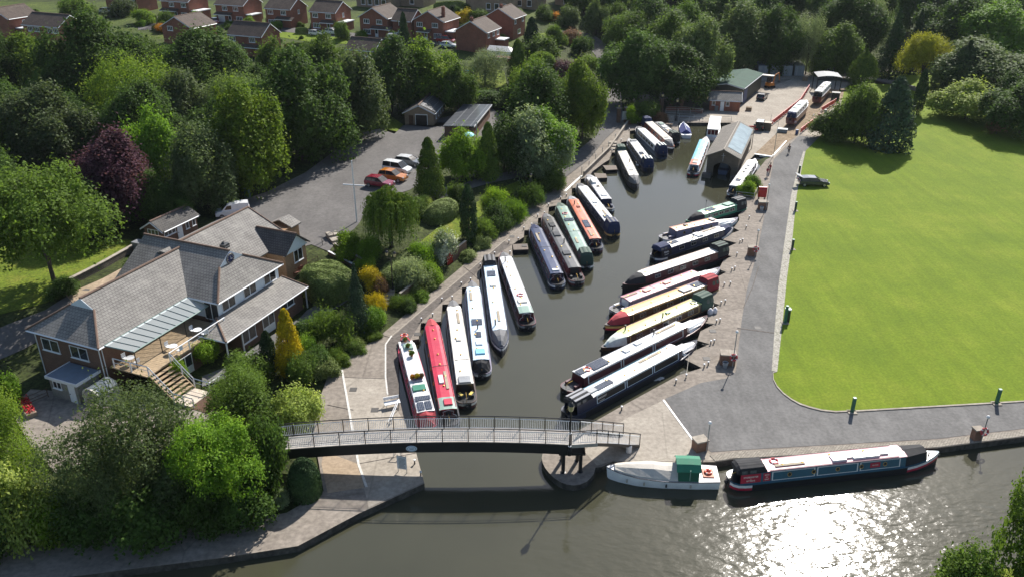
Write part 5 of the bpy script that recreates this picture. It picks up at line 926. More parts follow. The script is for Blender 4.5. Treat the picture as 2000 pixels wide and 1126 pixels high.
def narrowboat(key, A, B, label, roof, side, border=None, panel=None, bow=('open',), stern=('open',), band=('red', 'cream'), win='rect', nwin=5, cab=None, ext=(), hull=None, z=-.6, zt=.1, L=None, deck='black', roofedge=None, vents=4, name='narrowboat', world=None):
    if world: a, b0 = world
    else: a = G(*A, zt); b0 = G(*B, zt)
    d = (a - b0); d.z = 0; LL = L or d.length; yaw = math.atan2(d.y, d.x)
    t = thing(name, label, 'narrowboat', (b0.x, b0.y, z), yaw, 'narrowboats'); BOATS[key] = (t, LL); L = LL
    st = [(0, .42, .80), (.2, .74, .79), (.55, .95, .77), (1.1, 1.03, .74), (1.8, 1.04, .72), (L - 5, 1.04, .72), (L - 3.6, 1.02, .75), (L - 2.5, .90, .83), (L - 1.5, .68, .93), (L - .7, .40, 1.05), (L - .2, .16, 1.15), (L, .04, 1.20)]
    wat = lambda x: np.interp(x, [s[0] for s in st], [s[1] for s in st]); zat = lambda x: np.interp(x, [s[0] for s in st], [s[2] for s in st])
    h = MB(); h.loft([[(x, w, zz), (x, w, .12), (x, w * .92, -.5), (x, -w * .92, -.5), (x, -w, .12), (x, -w, zz)] for x, w, zz in st]); ho = h.build('hull', hull or hull_black, t)
    # gunwale, coloured bands round the ends, deck
    q = MB()
    for s in (1, -1): q.loft([[(x, s * (w + .035), zz - .04), (x, s * (w + .035), zz + .02), (x, s * (w - .10), zz + .022), (x, s * (w - .10), zz - .03)] for x, w, zz in st])
    q.build('gunwale', bm_(side if side not in ('white',) else 'navy'), ho)
    for col, z0, z1 in ((band[0], .16, .40), (band[1], .40, .66)):
        for xs in ([0, .2, .55, 1.1, 1.7], [L, L - .2, L - .7, L - 1.5, L - 2.5, L - 3.4]):
            q = MB(); run = [(x, 1) for x in xs[::-1]] + [(x, -1) for x in xs]
            q.loft([[(x, s * (wat(x) + .012), z0 + (zat(x) - .74) * .9), (x, s * (wat(x) + .012), z1 + (zat(x) - .74) * .9)] for x, s in run], cap=False, closed=False); q.build('hull_band', bm_(col), ho)
    q = MB(); ring = [(x, w - .09, zz + .006) for x, w, zz in st] + [(x, -(w - .09 if w > .12 else .0), zz + .006) for x, w, zz in st[::-1]]
    for i in range(len(st) - 1):
        (x0, w0, q0), (x1, w1, q1) = st[i], st[i + 1]; q.quad((x0, max(.01, w0 - .09), q0 + .008), (x1, max(.01, w1 - .09), q1 + .008), (x1, -max(.01, w1 - .09), q1 + .008), (x0, -max(.01, w0 - .09), q0 + .008))
    q.build('deck', bm_(deck), t)
    s0, s1 = cab or (2.6 if stern[0] == 'hood' else 2.0 if stern[0] in ('hood', 'open', 'rail') else 1.3, 3.0 if bow[0] != 'long' else 4.4); x0, x1 = s0, L - s1
    # the end of the cabin follows the taper of the bow
    c = MB(); cw = lambda x: min(.94, wat(x) - .10)
    rings = lambda e, dz=0: [[(x, cw(x), .72), (x, cw(x) - .15, 1.70), (x, .4, 1.77), (x, -.4, 1.77), (x, -cw(x) + .15, 1.70), (x, -cw(x), .72)] for x in (x0, (x0 + x1) / 2, x1 - .6, x1)]
    c.loft(rings(0)); co = c.build('cabin', bm_(side), t)
    r = MB(); r.loft([[(x, cw(x) - .11, 1.685), (x, cw(x) - .11, 1.735), (x, .4, 1.80), (x, -.4, 1.80), (x, -cw(x) + .11, 1.735), (x, -cw(x) + .11, 1.685)] for x in (x0 - .06, (x0 + x1) / 2, x1 - .6, x1 + .06)]); ro = r.build('roof', bm_(roof), t)
    q = MB()
    for s in (1, -1): q.tube([(x0 + .2, s * (cw(x0 + .2) - .17), 1.79), ((x0 + x1) / 2, s * (cw(x0 + 1) - .17), 1.79), (x1 - .7, s * (cw(x1 - .7) - .17), 1.79)], .022, 5)
    q.build('handrail', bm_(roofedge or roof), ro)
    Lc = x1 - x0; fx = lambda f: x0 + f * Lc
    side_at = lambda x, zz, s, off: (x, s * (cw(x) - .15 * (zz - .72) / .98 + off), zz)
    for f0, f1 in ((.04, .33), (.36, .64), (.67, .95)):
        if not (panel or border): break
        for s in (1, -1):
            if border: q = MB(); q.quad(*[side_at(fx(f), zz, s, .006) for f, zz in ((f0 - .008, .82), (f1 + .008, .82), (f1 + .008, 1.62), (f0 - .008, 1.62))]); q.build('coach_line', bm_(border), co)
            q = MB(); q.quad(*[side_at(fx(f), zz, s, .012) for f, zz in ((f0, .88), (f1, .88), (f1, 1.56), (f0, 1.56))]); q.build('side_panel', bm_(panel or side), co)
    if win:
        for k in range(nwin):
            f = (k + .5) / nwin * .86 + .07; kind = win if win != 'mix' else ('port' if k % 2 else 'rect'); tilt = math.atan(.15 / .98)
            for s in (1, -1):
                o = link('window', win_mesh(kind), co); o.location = side_at(fx(f), 1.24, s, .02); o.rotation_euler = (tilt if s > 0 else tilt, 0, 0 if s > 0 else math.pi); o.rotation_euler = Matrix.Rotation(0 if s > 0 else math.pi, 3, 'Z').to_euler() if False else ((tilt, 0, 0) if s > 0 else (tilt, 0, math.pi))
    rg = random.Random(key)
    for k in range(vents): o = link('mushroom_vent', VENT, ro); o.location = (fx((k + .5 + rg.uniform(-.25, .25)) / vents), rg.choice((-.3, 0, .3, .35)), 1.79)
    # ends
    def cover(end, kind, col, top=None):
        if end == 'bow': xc, sg, w_at = x1, 1, wat
        else: xc, sg, w_at = x0, -1, wat
        X = lambda u: xc + sg * u; q = MB(); lim = (s1 if end == 'bow' else s0)
        if kind in ('cratch', 'box'):
            uu = [0, lim * .42, lim * .68, lim * .82] if end == 'bow' else [0, lim * .4, lim * .7, lim * .85]; hh = [1.0, .86, .52, .16]
            if kind == 'box': uu = [0, lim * .3, lim * .56, lim * .60]; hh = [1.0, .98, .93, .1]
            q.loft([[(X(u), (w_at(X(u)) - .06), zat(X(u)) + .02), (X(u), (cw(xc) - .12) * max(.12, (1 - u / lim * (.55 if kind == 'box' else 1))), zat(X(u)) + .02 + .88 * k), (X(u), 0, zat(X(u)) + .06 + 1.02 * k), (X(u), -(cw(xc) - .12) * max(.12, (1 - u / lim * (.55 if kind == 'box' else 1))), zat(X(u)) + .02 + .88 * k), (X(u), -(w_at(X(u)) - .06), zat(X(u)) + .02)] for u, k in zip(uu, hh)])
            q.build('cratch_cover', cv_(col), t)
        elif kind in ('hood', 'semi'):
            zb = 1.63 if kind == 'semi' else .78; zm, wm_ = (1.8, .85) if kind == 'semi' else (1.55, .96)
            HT = 2.22 if kind == 'semi' else 2.42; uu = [.02, .25, lim * .78, lim * .86]; ww = min(.92, w_at(X(lim * .86)) + .05)
            prof = lambda u, w, zt_: [(X(u), w * (1 if zb < 1 else .85), zb), (X(u), w * wm_, zm), (X(u), w * .74, zt_ - .12), (X(u), w * .3, zt_), (X(u), -w * .3, zt_), (X(u), -w * .74, zt_ - .12), (X(u), -w * wm_, zm), (X(u), -w * (1 if zb < 1 else .85), zb)]
            q.loft([prof(uu[0], .92, 1.86), prof(uu[1], .92, HT), prof(uu[2], min(.95, w_at(X(uu[2]))), HT), prof(uu[3], min(.9, w_at(X(uu[3]))), 2.05)]); hd = q.build('pram_hood', cv_(col), t)
            q = MB(); 
            q.loft([[(X(uu[1] - .02), .66, HT - .08), (X(uu[1] - .02), 0, HT + .025), (X(uu[1] - .02), -.66, HT - .08)], [(X(uu[2] + .02), .66, HT - .08), (X(uu[2] + .02), 0, HT + .025), (X(uu[2] + .02), -.66, HT - .08)]], cap=False, closed=False); q.build('hood_top', cv_(top or col), hd)
            if kind == 'semi':
                for s in (1, -1):
                    e_ = MB(); e_.loft([[(X(u), s * (min(.94, w_at(X(u)) - .06) - .15 * (zz - .72) / .98 + o_), zz) for zz, o_ in ((.74, 0), (1.62, 0), (1.62, -.07), (.74, -.07))] for u in (0.0, lim * .45, lim * .74)]); e_.build('cabin_side', bm_(side), t)
            for s in (1, -1):
                for ua, ub in ((.34, .52), (.60, .76)):
                    a1, b1 = lim * ua, lim * ub; q = MB(); q.quad(*[(X(u), s * (min(.95, w_at(X(u))) * (.965 - .2 * (zz - 1.5) / .7) + .02), zz) for u, zz in ((a1, max(1.5, zb + .1)), (b1, max(1.5, zb + .1)), (b1, 1.98), (a1, 1.98))]); q.build('hood_window', hood_glass, hd)
            for s in (1, -1): q = MB(); q.quad(*[(X(.12 - (.0 if zz < 2 else -.1)) - sg * .06, s * y, zz) for y, zz in ((.08, 1.92), (.62, 1.92), (.52, 2.1), (.08, 2.14))]); q.build('hood_window', hood_glass, hd)
        elif kind == 'door':
            q.box((xc + sg * .03, 0, 1.2), (.05, 1.25, .85)); dd = q.build('cabin_door', bm_(col), t); q = MB(); q.tube([(xc + sg * .07, y, zz) for y, zz in ((-.78, .8), (-.7, 1.05), (-.42, 1.2), (-.5, 1.5), (0, 1.66), (.5, 1.5), (.42, 1.2), (.7, 1.05), (.78, .8))], .022, 4); q.build('trim_line', bm_('white'), dd)
            q = MB(); q.box((xc + sg * .062, 0, 1.15), (.02, .5, .75)); q.build('door_glass', glass, dd)
        elif kind in ('open', 'rail', 'long'):
            q.box((xc + sg * .03, 0, 1.2), (.05, 1.1, .85)); q.build('cabin_door', bm_(col or 'maroon'), t)
            q = MB(); u1 = lim * .62; q.quad(*[(X(u), y, zat(X(u)) + .014) for u, y in ((.1, .6), (u1, min(.6, w_at(X(u1)) - .2)), (u1, -min(.6, w_at(X(u1)) - .2)), (.1, -.6))]); q.build('well_deck', bm_('dkgrey'), t)
            for s in (1, -1): q = MB(); q.box((X(lim * .35), s * .62, .92), (lim * .45, .26, .3)); q.build('locker', bm_(col or 'maroon'), t)
            if kind == 'long': q = MB(); q.loft([[(X(u), (w_at(X(u)) - .12), zat(X(u)) + .02), (X(u), (w_at(X(u)) - .3) * .8, zat(X(u)) + .02 + k), (X(u), -(w_at(X(u)) - .3) * .8, zat(X(u)) + .02 + k), (X(u), -(w_at(X(u)) - .12), zat(X(u)) + .02)] for u, k in ((lim * .12, .55), (lim * .5, .34), (lim * .84, .08))]); q.build('fore_deck', bm_('white'), t)
    cover('bow', bow[0], bow[1] if len(bow) > 1 else None, bow[2] if len(bow) > 2 else None); cover('stern', stern[0], stern[1] if len(stern) > 1 else None, stern[2] if len(stern) > 2 else None)
    q = MB(); q.tube([(.25, 0, .8), (.2, 0, 1.15), (.55, 0, 1.3), (1.1, 0, 1.32)], .03, 6); q.build('tiller', brass, t)
    q = MB(); q.lathe((-.12, 0, .25), [(0, 0), (.14, .04), (.2, .18), (.14, .34), (0, .38)], 8); q.build('fender', fender_m, t)
    q = MB(); q.lathe((L + .06, 0, .62), [(0, 0), (.1, .04), (.15, .16), (.1, .28), (0, .32)], 8); q.build('fender', fender_m, t)
    q = MB(); q.tube([(L - .9, 0, zat(L - .9)), (L - .9, 0, zat(L - .9) + .25)], .05, 6); q.tube([(L - .9, -.14, zat(L - .9) + .2), (L - .9, .14, zat(L - .9) + .2)], .03, 5); q.build('mooring_stud', steel, t)
    for e in ext:
        k, f, y = e[:3]; x = fx(f); zr = 1.80
        if k == 'solar': q = MB(); ln, wd = e[3:5] if len(e) > 4 else (1.2, .62); q.box((0, 0, .05), (ln, wd, .035)); o = q.build('solar_panel', solar_m, ro, uv=True); o.location = (x, y, zr + .015)
        elif k == 'hatch': q = MB(); q.box((0, 0, .09), (e[3] if len(e) > 3 else .8, e[4] if len(e) > 4 else .8, .16), 0, 0, .93); o = q.build('hatch', bm_(e[5] if len(e) > 5 else roof), ro); o.location = (x, y, zr - .02)
        elif k == 'chimney': q = MB(); q.lathe((0, 0, 0), [(.075, 0), (.075, .55), (.10, .56), (.10, .62), (0, .62)], 8); o = q.build('chimney', hull_black, ro); o.location = (x, y, zr - .03)
        elif k == 'patch': q = MB(); q.loft([[(xx, cw(x) - .105, 1.742), (xx, .4, 1.806), (xx, -.4, 1.806), (xx, -cw(x) + .105, 1.742)] for xx in (fx(e[3]), fx(e[4]))], cap=False, closed=False); q.build('roof_section', bm_(e[5]), ro)
        elif k == 'line': q = MB(); q.box((x, 0, 1.81), (.05, 1.4, .03)); q.build('roof_joint', bm_('dkgrey'), ro)
        elif k == 'plank': q = MB(); q.box((x, y, zr + .05), (e[3], .28, .05)); q.build('gang_plank', M('plank_wood', (.36, .30, .22), .8, .2), ro)
        elif k == 'pole': q = MB(); q.tube([(x, y, zr), (x, y, zr + e[3])], .025, 5); q.lathe((x, y, zr + e[3]), [(.05, 0), (.09, .12), (0, .22)], 6); q.build('mast', dgrey, ro)
    return t
def on_roof(key, f, y, dz=0.0):
    t, L = BOATS[key]; co, si = math.cos(t.rotation_euler.z), math.sin(t.rotation_euler.z); x = f * L; return (t.location.x + x * co - y * si, t.location.y + x * si + y * co, t.location.z + 1.83 + dz)
NB = narrowboat
# moored along the towpath, bows to the quay
NB('L1', (789, 660), (837, 836), 'white roofed narrowboat crowded with flower pots, nearest the towpath bend', 'white', 'red', 'white', bow=('open', 'white'), stern=('cratch', 'crimson'), band=('red', 'white'), nwin=6, ext=[('solar', .06, .35, 1.3, .6), ('solar', .06, -.35, 1.3, .6), ('solar', .16, 0, .7, 1.4), ('hatch', .30, .05, 1.0, 1.3, 'green'), ('hatch', .44, 0, 1.4, 1.0, 'lilac'), ('hatch', .93, 0, 1.1, 1.0, 'sage')], vents=2)
NB('L2', (840, 627), (879, 832), 'bright red roofed narrowboat beside the flower boat', 'red', 'black', bow=('cratch', 'crimson'), stern=('door', 'maroon'), band=('black', 'grey'), win='port', ext=[('patch', 0, 0, -.005, .12, 'sage'), ('hatch', .06, -.1, 1.0, .8, 'red'), ('plank', .30, -.35, 3.2), ('hatch', .31, .15, 1.5, .45, 'white'), ('line', .47, 0)], vents=7)
NB('L3', (883.5, 591), (912, 788), 'cream roofed narrowboat with dark red stern and two yellow cushions', 'cream', 'brown', 'cream', bow=('cratch', 'grey'), stern=('open', 'black'), band=('maroon', 'cream'), nwin=6, ext=[('hatch', .03, 0, 1.2, 1.2, 'grey'), ('line', .27, 0), ('plank', .82, -.3, 2.4), ('hatch', .52, 0, .6, .5, 'cream')], vents=5)
NB('L4', (921.6, 555), (941.5, 731), 'pale blue roofed narrowboat with several solar panels and a black stern cover', 'ltblue', 'lilac', bow=('cratch', 'grey'), stern=('cratch', 'black'), band=('black', 'white'), ext=[('solar', .30, 0, 1.1, .6), ('solar', .47, .3, 1.3, .55), ('solar', .47, -.3, 1.3, .55), ('hatch', .08, 0, 1.0, 1.0, 'sky'), ('hatch', .19, 0, .9, .7, 'white'), ('plank', .85, .35, 2.0), ('chimney', .38, 0)], vents=5)
NB('L5', (980, 687), (955, 517), 'white roofed narrowboat with a grey bow tent and dark hood against the quay', 'ltblue', 'navy', bow=('cratch', 'grey'), stern=('hood', 'black', 'grey'), band=('navy', 'white'), ext=[('solar', .15, 0, 1.5, 1.0), ('hatch', .35, 0, .7, .7, 'cream'), ('plank', .82, .1, 2.4), ('chimney', .94, -.4)], vents=4)
NB('L6', (981, 498), (1032, 636), 'white roofed maroon narrowboat alone beside the empty berth, red ring on roof', 'white', 'maroon', bow=('cratch', 'grey'), stern=('door', 'maroon'), band=('black', 'grey'), nwin=6, ext=[('patch', 0, 0, -.005, .10, 'sage'), ('hatch', .17, 0, .9, 1.1, 'cream'), ('chimney', .9, .3)], vents=6)
NB('L7', (1040, 444), (1091, 557), 'dark blue roofed narrowboat beyond the empty berth', 'midnight', 'navy', 'red', bow=('cratch', 'navy'), stern=('door', 'maroon'), band=('navy', 'white'), nwin=6, ext=[('hatch', .05, 0, .5, .9, 'white'), ('plank', .78, .35, 2.6), ('line', .55, 0)], vents=5)
NB('L8', (1062.6, 423), (1129, 550), 'dark brown roofed narrowboat with black roof boxes', 'dkgrey', 'maroon', 'rust', bow=('cratch', 'grey'), stern=('open', 'black'), band=('maroon', 'grey'), nwin=5, ext=[('hatch', .25, .1, 1.2, 1.0, 'black'), ('hatch', .62, .1, 1.4, .9, 'black'), ('hatch', .82, .05, 1.4, .8, 'black'), ('chimney', .45, -.3), ('chimney', .72, .3)], vents=4)
NB('L9', (1090.5, 402), (1147, 520), 'grey green roofed narrowboat with a green stern hood and red ring', 'sage', 'dkgreen', bow=('cratch', 'dkgreen'), stern=('hood', 'green', 'dkgreen'), band=('dkgreen', 'white'), nwin=5, ext=[('solar', .66, .3, 1.0, .6), ('solar', .66, -.35, 1.0, .6), ('plank', .2, .3, 1.6), ('line', .4, 0)], vents=6)
NB('L10', (1112, 389), (1166, 487), 'salmon orange roofed narrowboat', 'salmon', 'navy', 'maroon', bow=('cratch', 'lgrey'), stern=('door', 'maroon'), band=('maroon', 'lilac'), nwin=5, ext=[('solar', .34, .1, 2.6, .8), ('chimney', .85, .3), ('plank', .12, .3, 2.2), ('hatch', .78, -.1, .6, .5, 'rust')], vents=5)
NB('L11', (1128, 364), (1201, 458), 'white roofed narrowboat with a navy stern hood and cream hull stripe', 'white', 'navy', bow=('cratch', 'grey'), stern=('hood', 'navy', 'grey'), band=('black', 'amber'), nwin=6, ext=[('solar', .10, .1, 1.1, .8), ('plank', .22, -.1, 1.8), ('hatch', .50, .1, .7, .6, 'white')], vents=6)
NB('L12', (1146.5, 346), (1190, 409), 'short pale grey boat carrying an upturned dinghy on its roof', 'lilac', 'navy', bow=('cratch', 'lgrey'), stern=('open', 'navy'), band=('navy', 'white'), nwin=5, ext=[('patch', 0, 0, 0, 1, 'white'), ('hatch', .15, 0, .7, .9, 'white'), ('hatch', .55, 0, .4, .4, 'brown')], vents=3, zt=.2)
NB('L13', (1243, 366), (1210, 297), 'cream roofed black narrowboat with a grey green hood, beyond the floating raft', 'cream', 'black', bow=('cratch', 'grey'), stern=('hood', 'green', 'dkgreen'), band=('navy', 'navy'), nwin=6, vents=5, ext=[('chimney', .5, .3), ('hatch', .8, 0, .8, .6, 'cream')])
NB('L14', (1228, 275), (1268, 330), 'white roofed dark blue narrowboat beyond the cream one', 'white', 'navy', bow=('open', 'navy'), stern=('hood', 'navy', 'white'), band=('navy', 'navy'), nwin=5, ext=[('hatch', .93, 0, 1.0, 1.2, 'grey'), ('solar', .25, .2, 1.4, .7)], vents=4)
NB('L15', (1243, 253), (1296, 303), 'white sided narrowboat with a blue hull and glazed stern', 'white', 'white', bow=('cratch', 'grey'), stern=('hood', 'navy', 'white'), band=('navy', 'navy'), nwin=6, win='wide', ext=[], vents=3, hull=paint('hull_blue', (.02, .05, .11)))
NB('L16', (1315, 292), (1259, 241), 'cream roofed red brown narrowboat with a navy hood against the far quay', 'cream', 'rust', bow=('cratch', 'grey'), stern=('hood', 'navy', 'navy'), band=('black', 'white'), nwin=5, ext=[('hatch', .9, 0, .5, .8, 'cream')])
NB('L17', (1276, 241), (1321, 278), 'cluttered grey roofed narrowboat with a dark hood, farthest of the towpath row', 'grey', 'dkgreen', bow=('open', 'white'), stern=('hood', 'black', 'dkgreen'), band=('black', 'white'), nwin=4, ext=[('hatch', .3, 0, 1.3, 1.0, 'cream'), ('hatch', .55, .1, 1.6, .9, 'white'), ('hatch', .8, 0, 1.2, .9, 'sage')], vents=2)
# moored along the right hand quay
NB('R1', (1339, 437), (1453, 403), 'mint green roofed narrowboat with a black stern hood, top of the quay row', 'mint', 'green', bow=('cratch', 'black'), stern=('hood', 'black', 'grey'), band=('green', 'green'), nwin=5, ext=[('hatch', .16, 0, 1.7, 1.1, 'green'), ('solar', .72, 0, 1.6, .9), ('pole', .9, .2, 1.6)], vents=4)
NB('R2', (1440, 431), (1291, 466), 'peach roofed narrowboat with lilac sides and a long white foredeck', 'peach', 'lilac', bow=('long', 'white'), stern=('open', 'lilac'), band=('white', 'white'), nwin=4, win='port', ext=[('line', .45, 0), ('hatch', .92, 0, .7, 1.0, 'grey'), ('hatch', .3, .1, .5, .5, 'brown')], vents=5, roofedge='lilac')
NB('R3', (1431, 450), (1275, 502), 'white roofed navy narrowboat with a navy hood and white lettered name panel', 'white', 'navy', bow=('cratch', 'navy'), stern=('semi', 'navy', 'navy'), band=('navy', 'white'), nwin=4, cab=(2.6, 2.6), ext=[('solar', .12, .1, 1.3, .7), ('chimney', .42, -.4), ('plank', .8, .3, 2.6), ('hatch', .55, 0, 1.0, 1.2, 'white')], vents=4, roofedge='brown')
NB('R4', (1216, 561), (1418, 493), 'cream roofed maroon narrowboat with black covers at both ends', 'cream', 'maroon', bow=('cratch', 'black'), stern=('hood', 'black', 'dkgreen'), band=('black', 'black'), nwin=5, ext=[('line', .45, 0), ('line', .68, 0)], vents=6, roofedge='rust')
NB('R5', (1405, 529), (1196, 608), 'pink roofed narrowboat with lilac sides', 'pink', 'lilac', bow=('long', 'lilac'), stern=('open', 'white'), band=('grey', 'white'), nwin=0, win=None, border='grey', panel='lilac', ext=[('hatch', .28, 0, .9, .6, 'peach'), ('hatch', .56, 0, .9, .6, 'peach'), ('line', .38, 0), ('plank', .08, .3, 2.2)], vents=7)
NB('R6', (1181, 641), (1398, 557), 'amber yellow roofed narrowboat with a red bow cover and dark red hood', 'amber', 'brown', 'amber', bow=('cratch', 'crimson'), stern=('hood', 'red', 'crimson'), band=('red', 'amber'), nwin=5, ext=[('patch', 0, 0, 0, .16, 'lilac'), ('hatch', .24, .1, 1.6, 1.0, 'grey'), ('solar', .07, 0, 1.5, .9)], vents=5, roofedge='salmon')
NB('R7', (1174, 685), (1386, 591), 'lime yellow roofed narrowboat with a dark green hood and white bow cover', 'limey', 'brown', 'amber', bow=('cratch', 'white'), stern=('hood', 'green', 'dkgreen'), band=('black', 'brown'), nwin=5, ext=[('chimney', .50, .35), ('hatch', .40, 0, .5, .4, 'sage'), ('chimney', .93, -.3)], vents=6, roofedge='salmon')
NB('R8', (1380, 623), (1102, 761), 'white roofed maroon narrowboat with a solar panel and orange ring, second from the bridge', 'white', 'maroon', 'white', bow=('long', 'grey'), stern=('open', 'maroon'), band=('black', 'maroon'), win=None, panel='maroon', cab=(1.9, 4.6), ext=[('solar', .17, 0, 2.2, 1.2), ('solar', .03, .1, 1.0, .8), ('hatch', .43, -.1, .7, .6, 'white'), ('hatch', .56, .2, .9, .6, 'white'), ('plank', .85, .3, 3.0), ('chimney', .74, .4), ('line', .25, 0)], vents=6, roofedge='navy')
NB('R9', (1360, 671), (1104, 808), 'white roofed dark blue narrowboat with a grey hood, nearest the bridge pier', 'white', 'navy', 'ltblue', panel='black', bow=('long', 'navy'), stern=('semi', 'black', 'lgrey'), band=('navy', 'navy'), win=None, cab=(2.9, 3.6), ext=[('patch', 0, 0, 0, 1, 'white'), ('solar', .16, -.1, 2.2, .7), ('hatch', .04, 0, 1.0, .8, 'grey'), ('plank', .72, .35, 3.4), ('line', .22, 0)], vents=7, roofedge='sky')
NB('C1', (1831, 890), (1422, 934), 'long teal narrowboat with pink roof and red lettered panel moored on the canal', 'pink', 'teal', 'white', panel='teal', bow=('box', 'black'), stern=('semi', 'black', 'black'), band=('red', 'white'), win='port', nwin=5, cab=(3.0, 3.6), ext=[('plank', .17, -.35, 2.6), ('hatch', .52, -.25, 1.3, .75, 'white'), ('hatch', .67, -.2, 1.3, .75, 'white'), ('hatch', .76, -.2, 1.3, .75, 'white'), ('hatch', .60, -.05, .8, .7, 'cream'), ('hatch', .85, -.05, .8, .7, 'cream'), ('patch', 0, 0, 0, 1, 'pale' if False else 'pink')], vents=5, roofedge='maroon')
# at the boathouse, by the slip and ashore
NB('B20', (1383, 261), (1353, 338), 'sky blue roofed narrowboat with an orange red stern end moored beside the boathouse', 'sky', 'white', 'red', panel='rust', bow=('long', 'white'), stern=('door', 'navy'), band=('red', 'white'), nwin=6, ext=[('patch', 0, 0, -.005, .2, 'salmon'), ('hatch', .07, 0, .8, .8, 'cream')], vents=6, L=21.5)
NB('B21', (1474, 315), (1430, 380), 'white roofed narrowboat with blue sides at the foot of the slipway', 'white', 'midnight', 'white', panel='midnight', bow=('open', 'white'), stern=('door', 'navy'), band=('maroon', 'white'), nwin=5, ext=[('solar', .2, 0, 1.2, .8), ('hatch', .5, 0, .4, .4, 'dkgrey'), ('hatch', .62, 0, .5, .4, 'dkgrey'), ('hatch', .78, 0, .8, .5, 'grey')], vents=3)
sl = Vector((math.sin(R(29)), math.cos(R(29)), 0))
p = G(1541, 249, 0); NB('S1', None, None, 'white and red narrowboat out of the water, nearer one on the slipway', 'white', 'white', 'lilac', panel='white', bow=('open', 'white'), stern=('box', 'navy'), band=('maroon', 'maroon'), nwin=4, ext=[('hatch', .3, .1, 1.2, .9, 'sage'), ('hatch', .6, 0, 1.0, .8, 'sage')], z=1.15, world=(p + sl * 15, p), hull=paint('hull_maroon', (.10, .03, .04)))
p = G(1592, 207, 0); NB('S2', None, None, 'white narrowboat out of the water, farther one on the slipway under the awning', 'white', 'white', 'lilac', panel='white', bow=('open', 'white'), stern=('box', 'black'), band=('maroon', 'maroon'), nwin=4, ext=[('hatch', .4, .1, 1.2, .9, 'dkgrey'), ('hatch', .7, 0, 1.0, .8, 'grey')], z=1.2, world=(p + sl * 15, p), hull=paint('hull_maroon', (.10, .03, .04)))
for key in ('S1', 'S2'):
    t, L_ = BOATS[key]
    c = thing('boat_cradle', 'steel trolley carrying the %s boat on the slipway' % ('nearer' if key == 'S1' else 'farther'), 'cradle', (t.location.x, t.location.y, 0), t.rotation_euler.z)
    b = MB(); b.span(2, L_ - 3, -.8, -.6, .28, .48); b.span(2, L_ - 3, .6, .8, .28, .48)
    for x in (3, 7, 11): b.span(x - .12, x + .12, -.9, .9, .48, .62)
    b.build('frame', M('rusty_steel', (.14, .06, .035), .8, .3), c)
    for x in (3, 11):
        for s in (-.7, .7): q = MB(); q.tube([(x, s - .1, .14), (x, s + .1, .14)], .14, 10); q.build('wheel', dgrey, c)
# name panels
def panel_text(key, x, lines, size, col, back=None, w=1.6, h=.72, zc=1.2, side=-1, arc=False, backborder=None):
    t, L = BOATS[key]; off = .94 - .15 * (zc - .72) / .98 + .015
    if back:
        q = MB(); q.box((0, 0, 0), (w, .02, h)); o = q.build('name_panel', bm_(back), t); o.location = (x, side * off, zc); o.rotation_euler = (R(-8.7) * -side * -1 if False else (R(8.7) if side > 0 else R(-8.7)), 0, 0)
        par = o
    for zz, body, sz in lines:
        if arc:
            pass
        me = text_mesh(body, sz, .004, True); me.materials.clear(); me.materials.append(bm_(col)); o = link('lettering', me, t); o.location = (x, side * (off + .022 - .15 * zz / .98), zc + zz); o.rotation_euler = (R(90) + R(-8.7), 0, 0) if side < 0 else (R(90) + R(-8.7), 0, math.pi)
panel_text('C1', 1.55, [(.13, 'STOPEWISTER', .20), (-.02, '&', .11), (-.20, 'BITTERNE', .17)], .2, 'cream', 'red', 1.75, .78, 1.22)
panel_text('C1', 2.95, [(.2, 'MOOR', .13), (0, 'ON', .13), (-.2, 'TRENT', .13)], .2, 'cream', 'red', .62, .72, 1.22)
panel_text('C1', 12.6, [(0, 'BRUTON', .13)], .2, 'cream', 'red', .9, .45, 1.25)
panel_text('R3', 1.6, [(.1, 'PEARL', .34), (-.22, 'BROMSGROVE', .12)], .2, 'white', 'black', 1.8, .78, 1.2)
panel_text('R9', 4.0, [(.1, 'MARGARET', .26), (-.2, 'STOURPORT', .12)], .2, 'cream', None, zc=1.2)
# things resting on the roofs
life_ring(on_roof('C1', .21, .25), 'red life ring on the pink roof of the canal boat', col=M('ring_red', (.50, .06, .07), .55, .15)); life_ring(on_roof('R8', .14, 0), 'orange and white life ring beside the solar panel on a white roof'); life_ring(on_roof('R7', .18, .1), 'white life ring on the lime yellow roof', col=M('ring_cream', (.70, .66, .55), .6, .1))
life_ring(on_roof('L6', .28, 0), 'red life ring on the white roof beside the empty berth', col=MATS['ring_red']); life_ring(on_roof('L9', .72, .1), 'red life ring on the grey green roof', col=MATS['ring_red']); life_ring(on_roof('L1', .97, 0, -.5), 'orange life ring on the bow of the flower boat')
rg = np.random.default_rng(8)
for f, y, s, col, lab in ((.40, 0, .55, 'gold', 'yellow flowers in a box on the flower boat'), (.40, -.45, .5, 'red', 'reddish flowers at the edge of the flower boat roof'), (.40, .45, .5, 'orange', 'orange flowers at the other edge of the flower boat roof'), (.76, .05, .5, 'lime', 'green pot plant in the middle of the flower boat roof'), (.66, -.1, .6, 'yellow', 'yellowish pot plant amidships on the flower boat roof'), (.84, .15, .45, 'mid', 'small green pot plant near the bow of the flower boat')):
    o = thing('pot_plant', lab, 'pot plant', on_roof('L1', f, y)); b = MB(); b.lathe((0, 0, 0), [(.14, 0), (.19, .26), (.15, .26), (0, .22)], 10); b.build('pot', M('terracotta', (.30, .12, .06), .85, .2), o); c = link('foliage', PROTO['bush1'][1][0], o, (0, 0, .2)); c.scale = (s / 3.2, s / 3.2, s / 3.4); c.material_slots[0].link = 'OBJECT'; c.material_slots[0].material = LM[col]
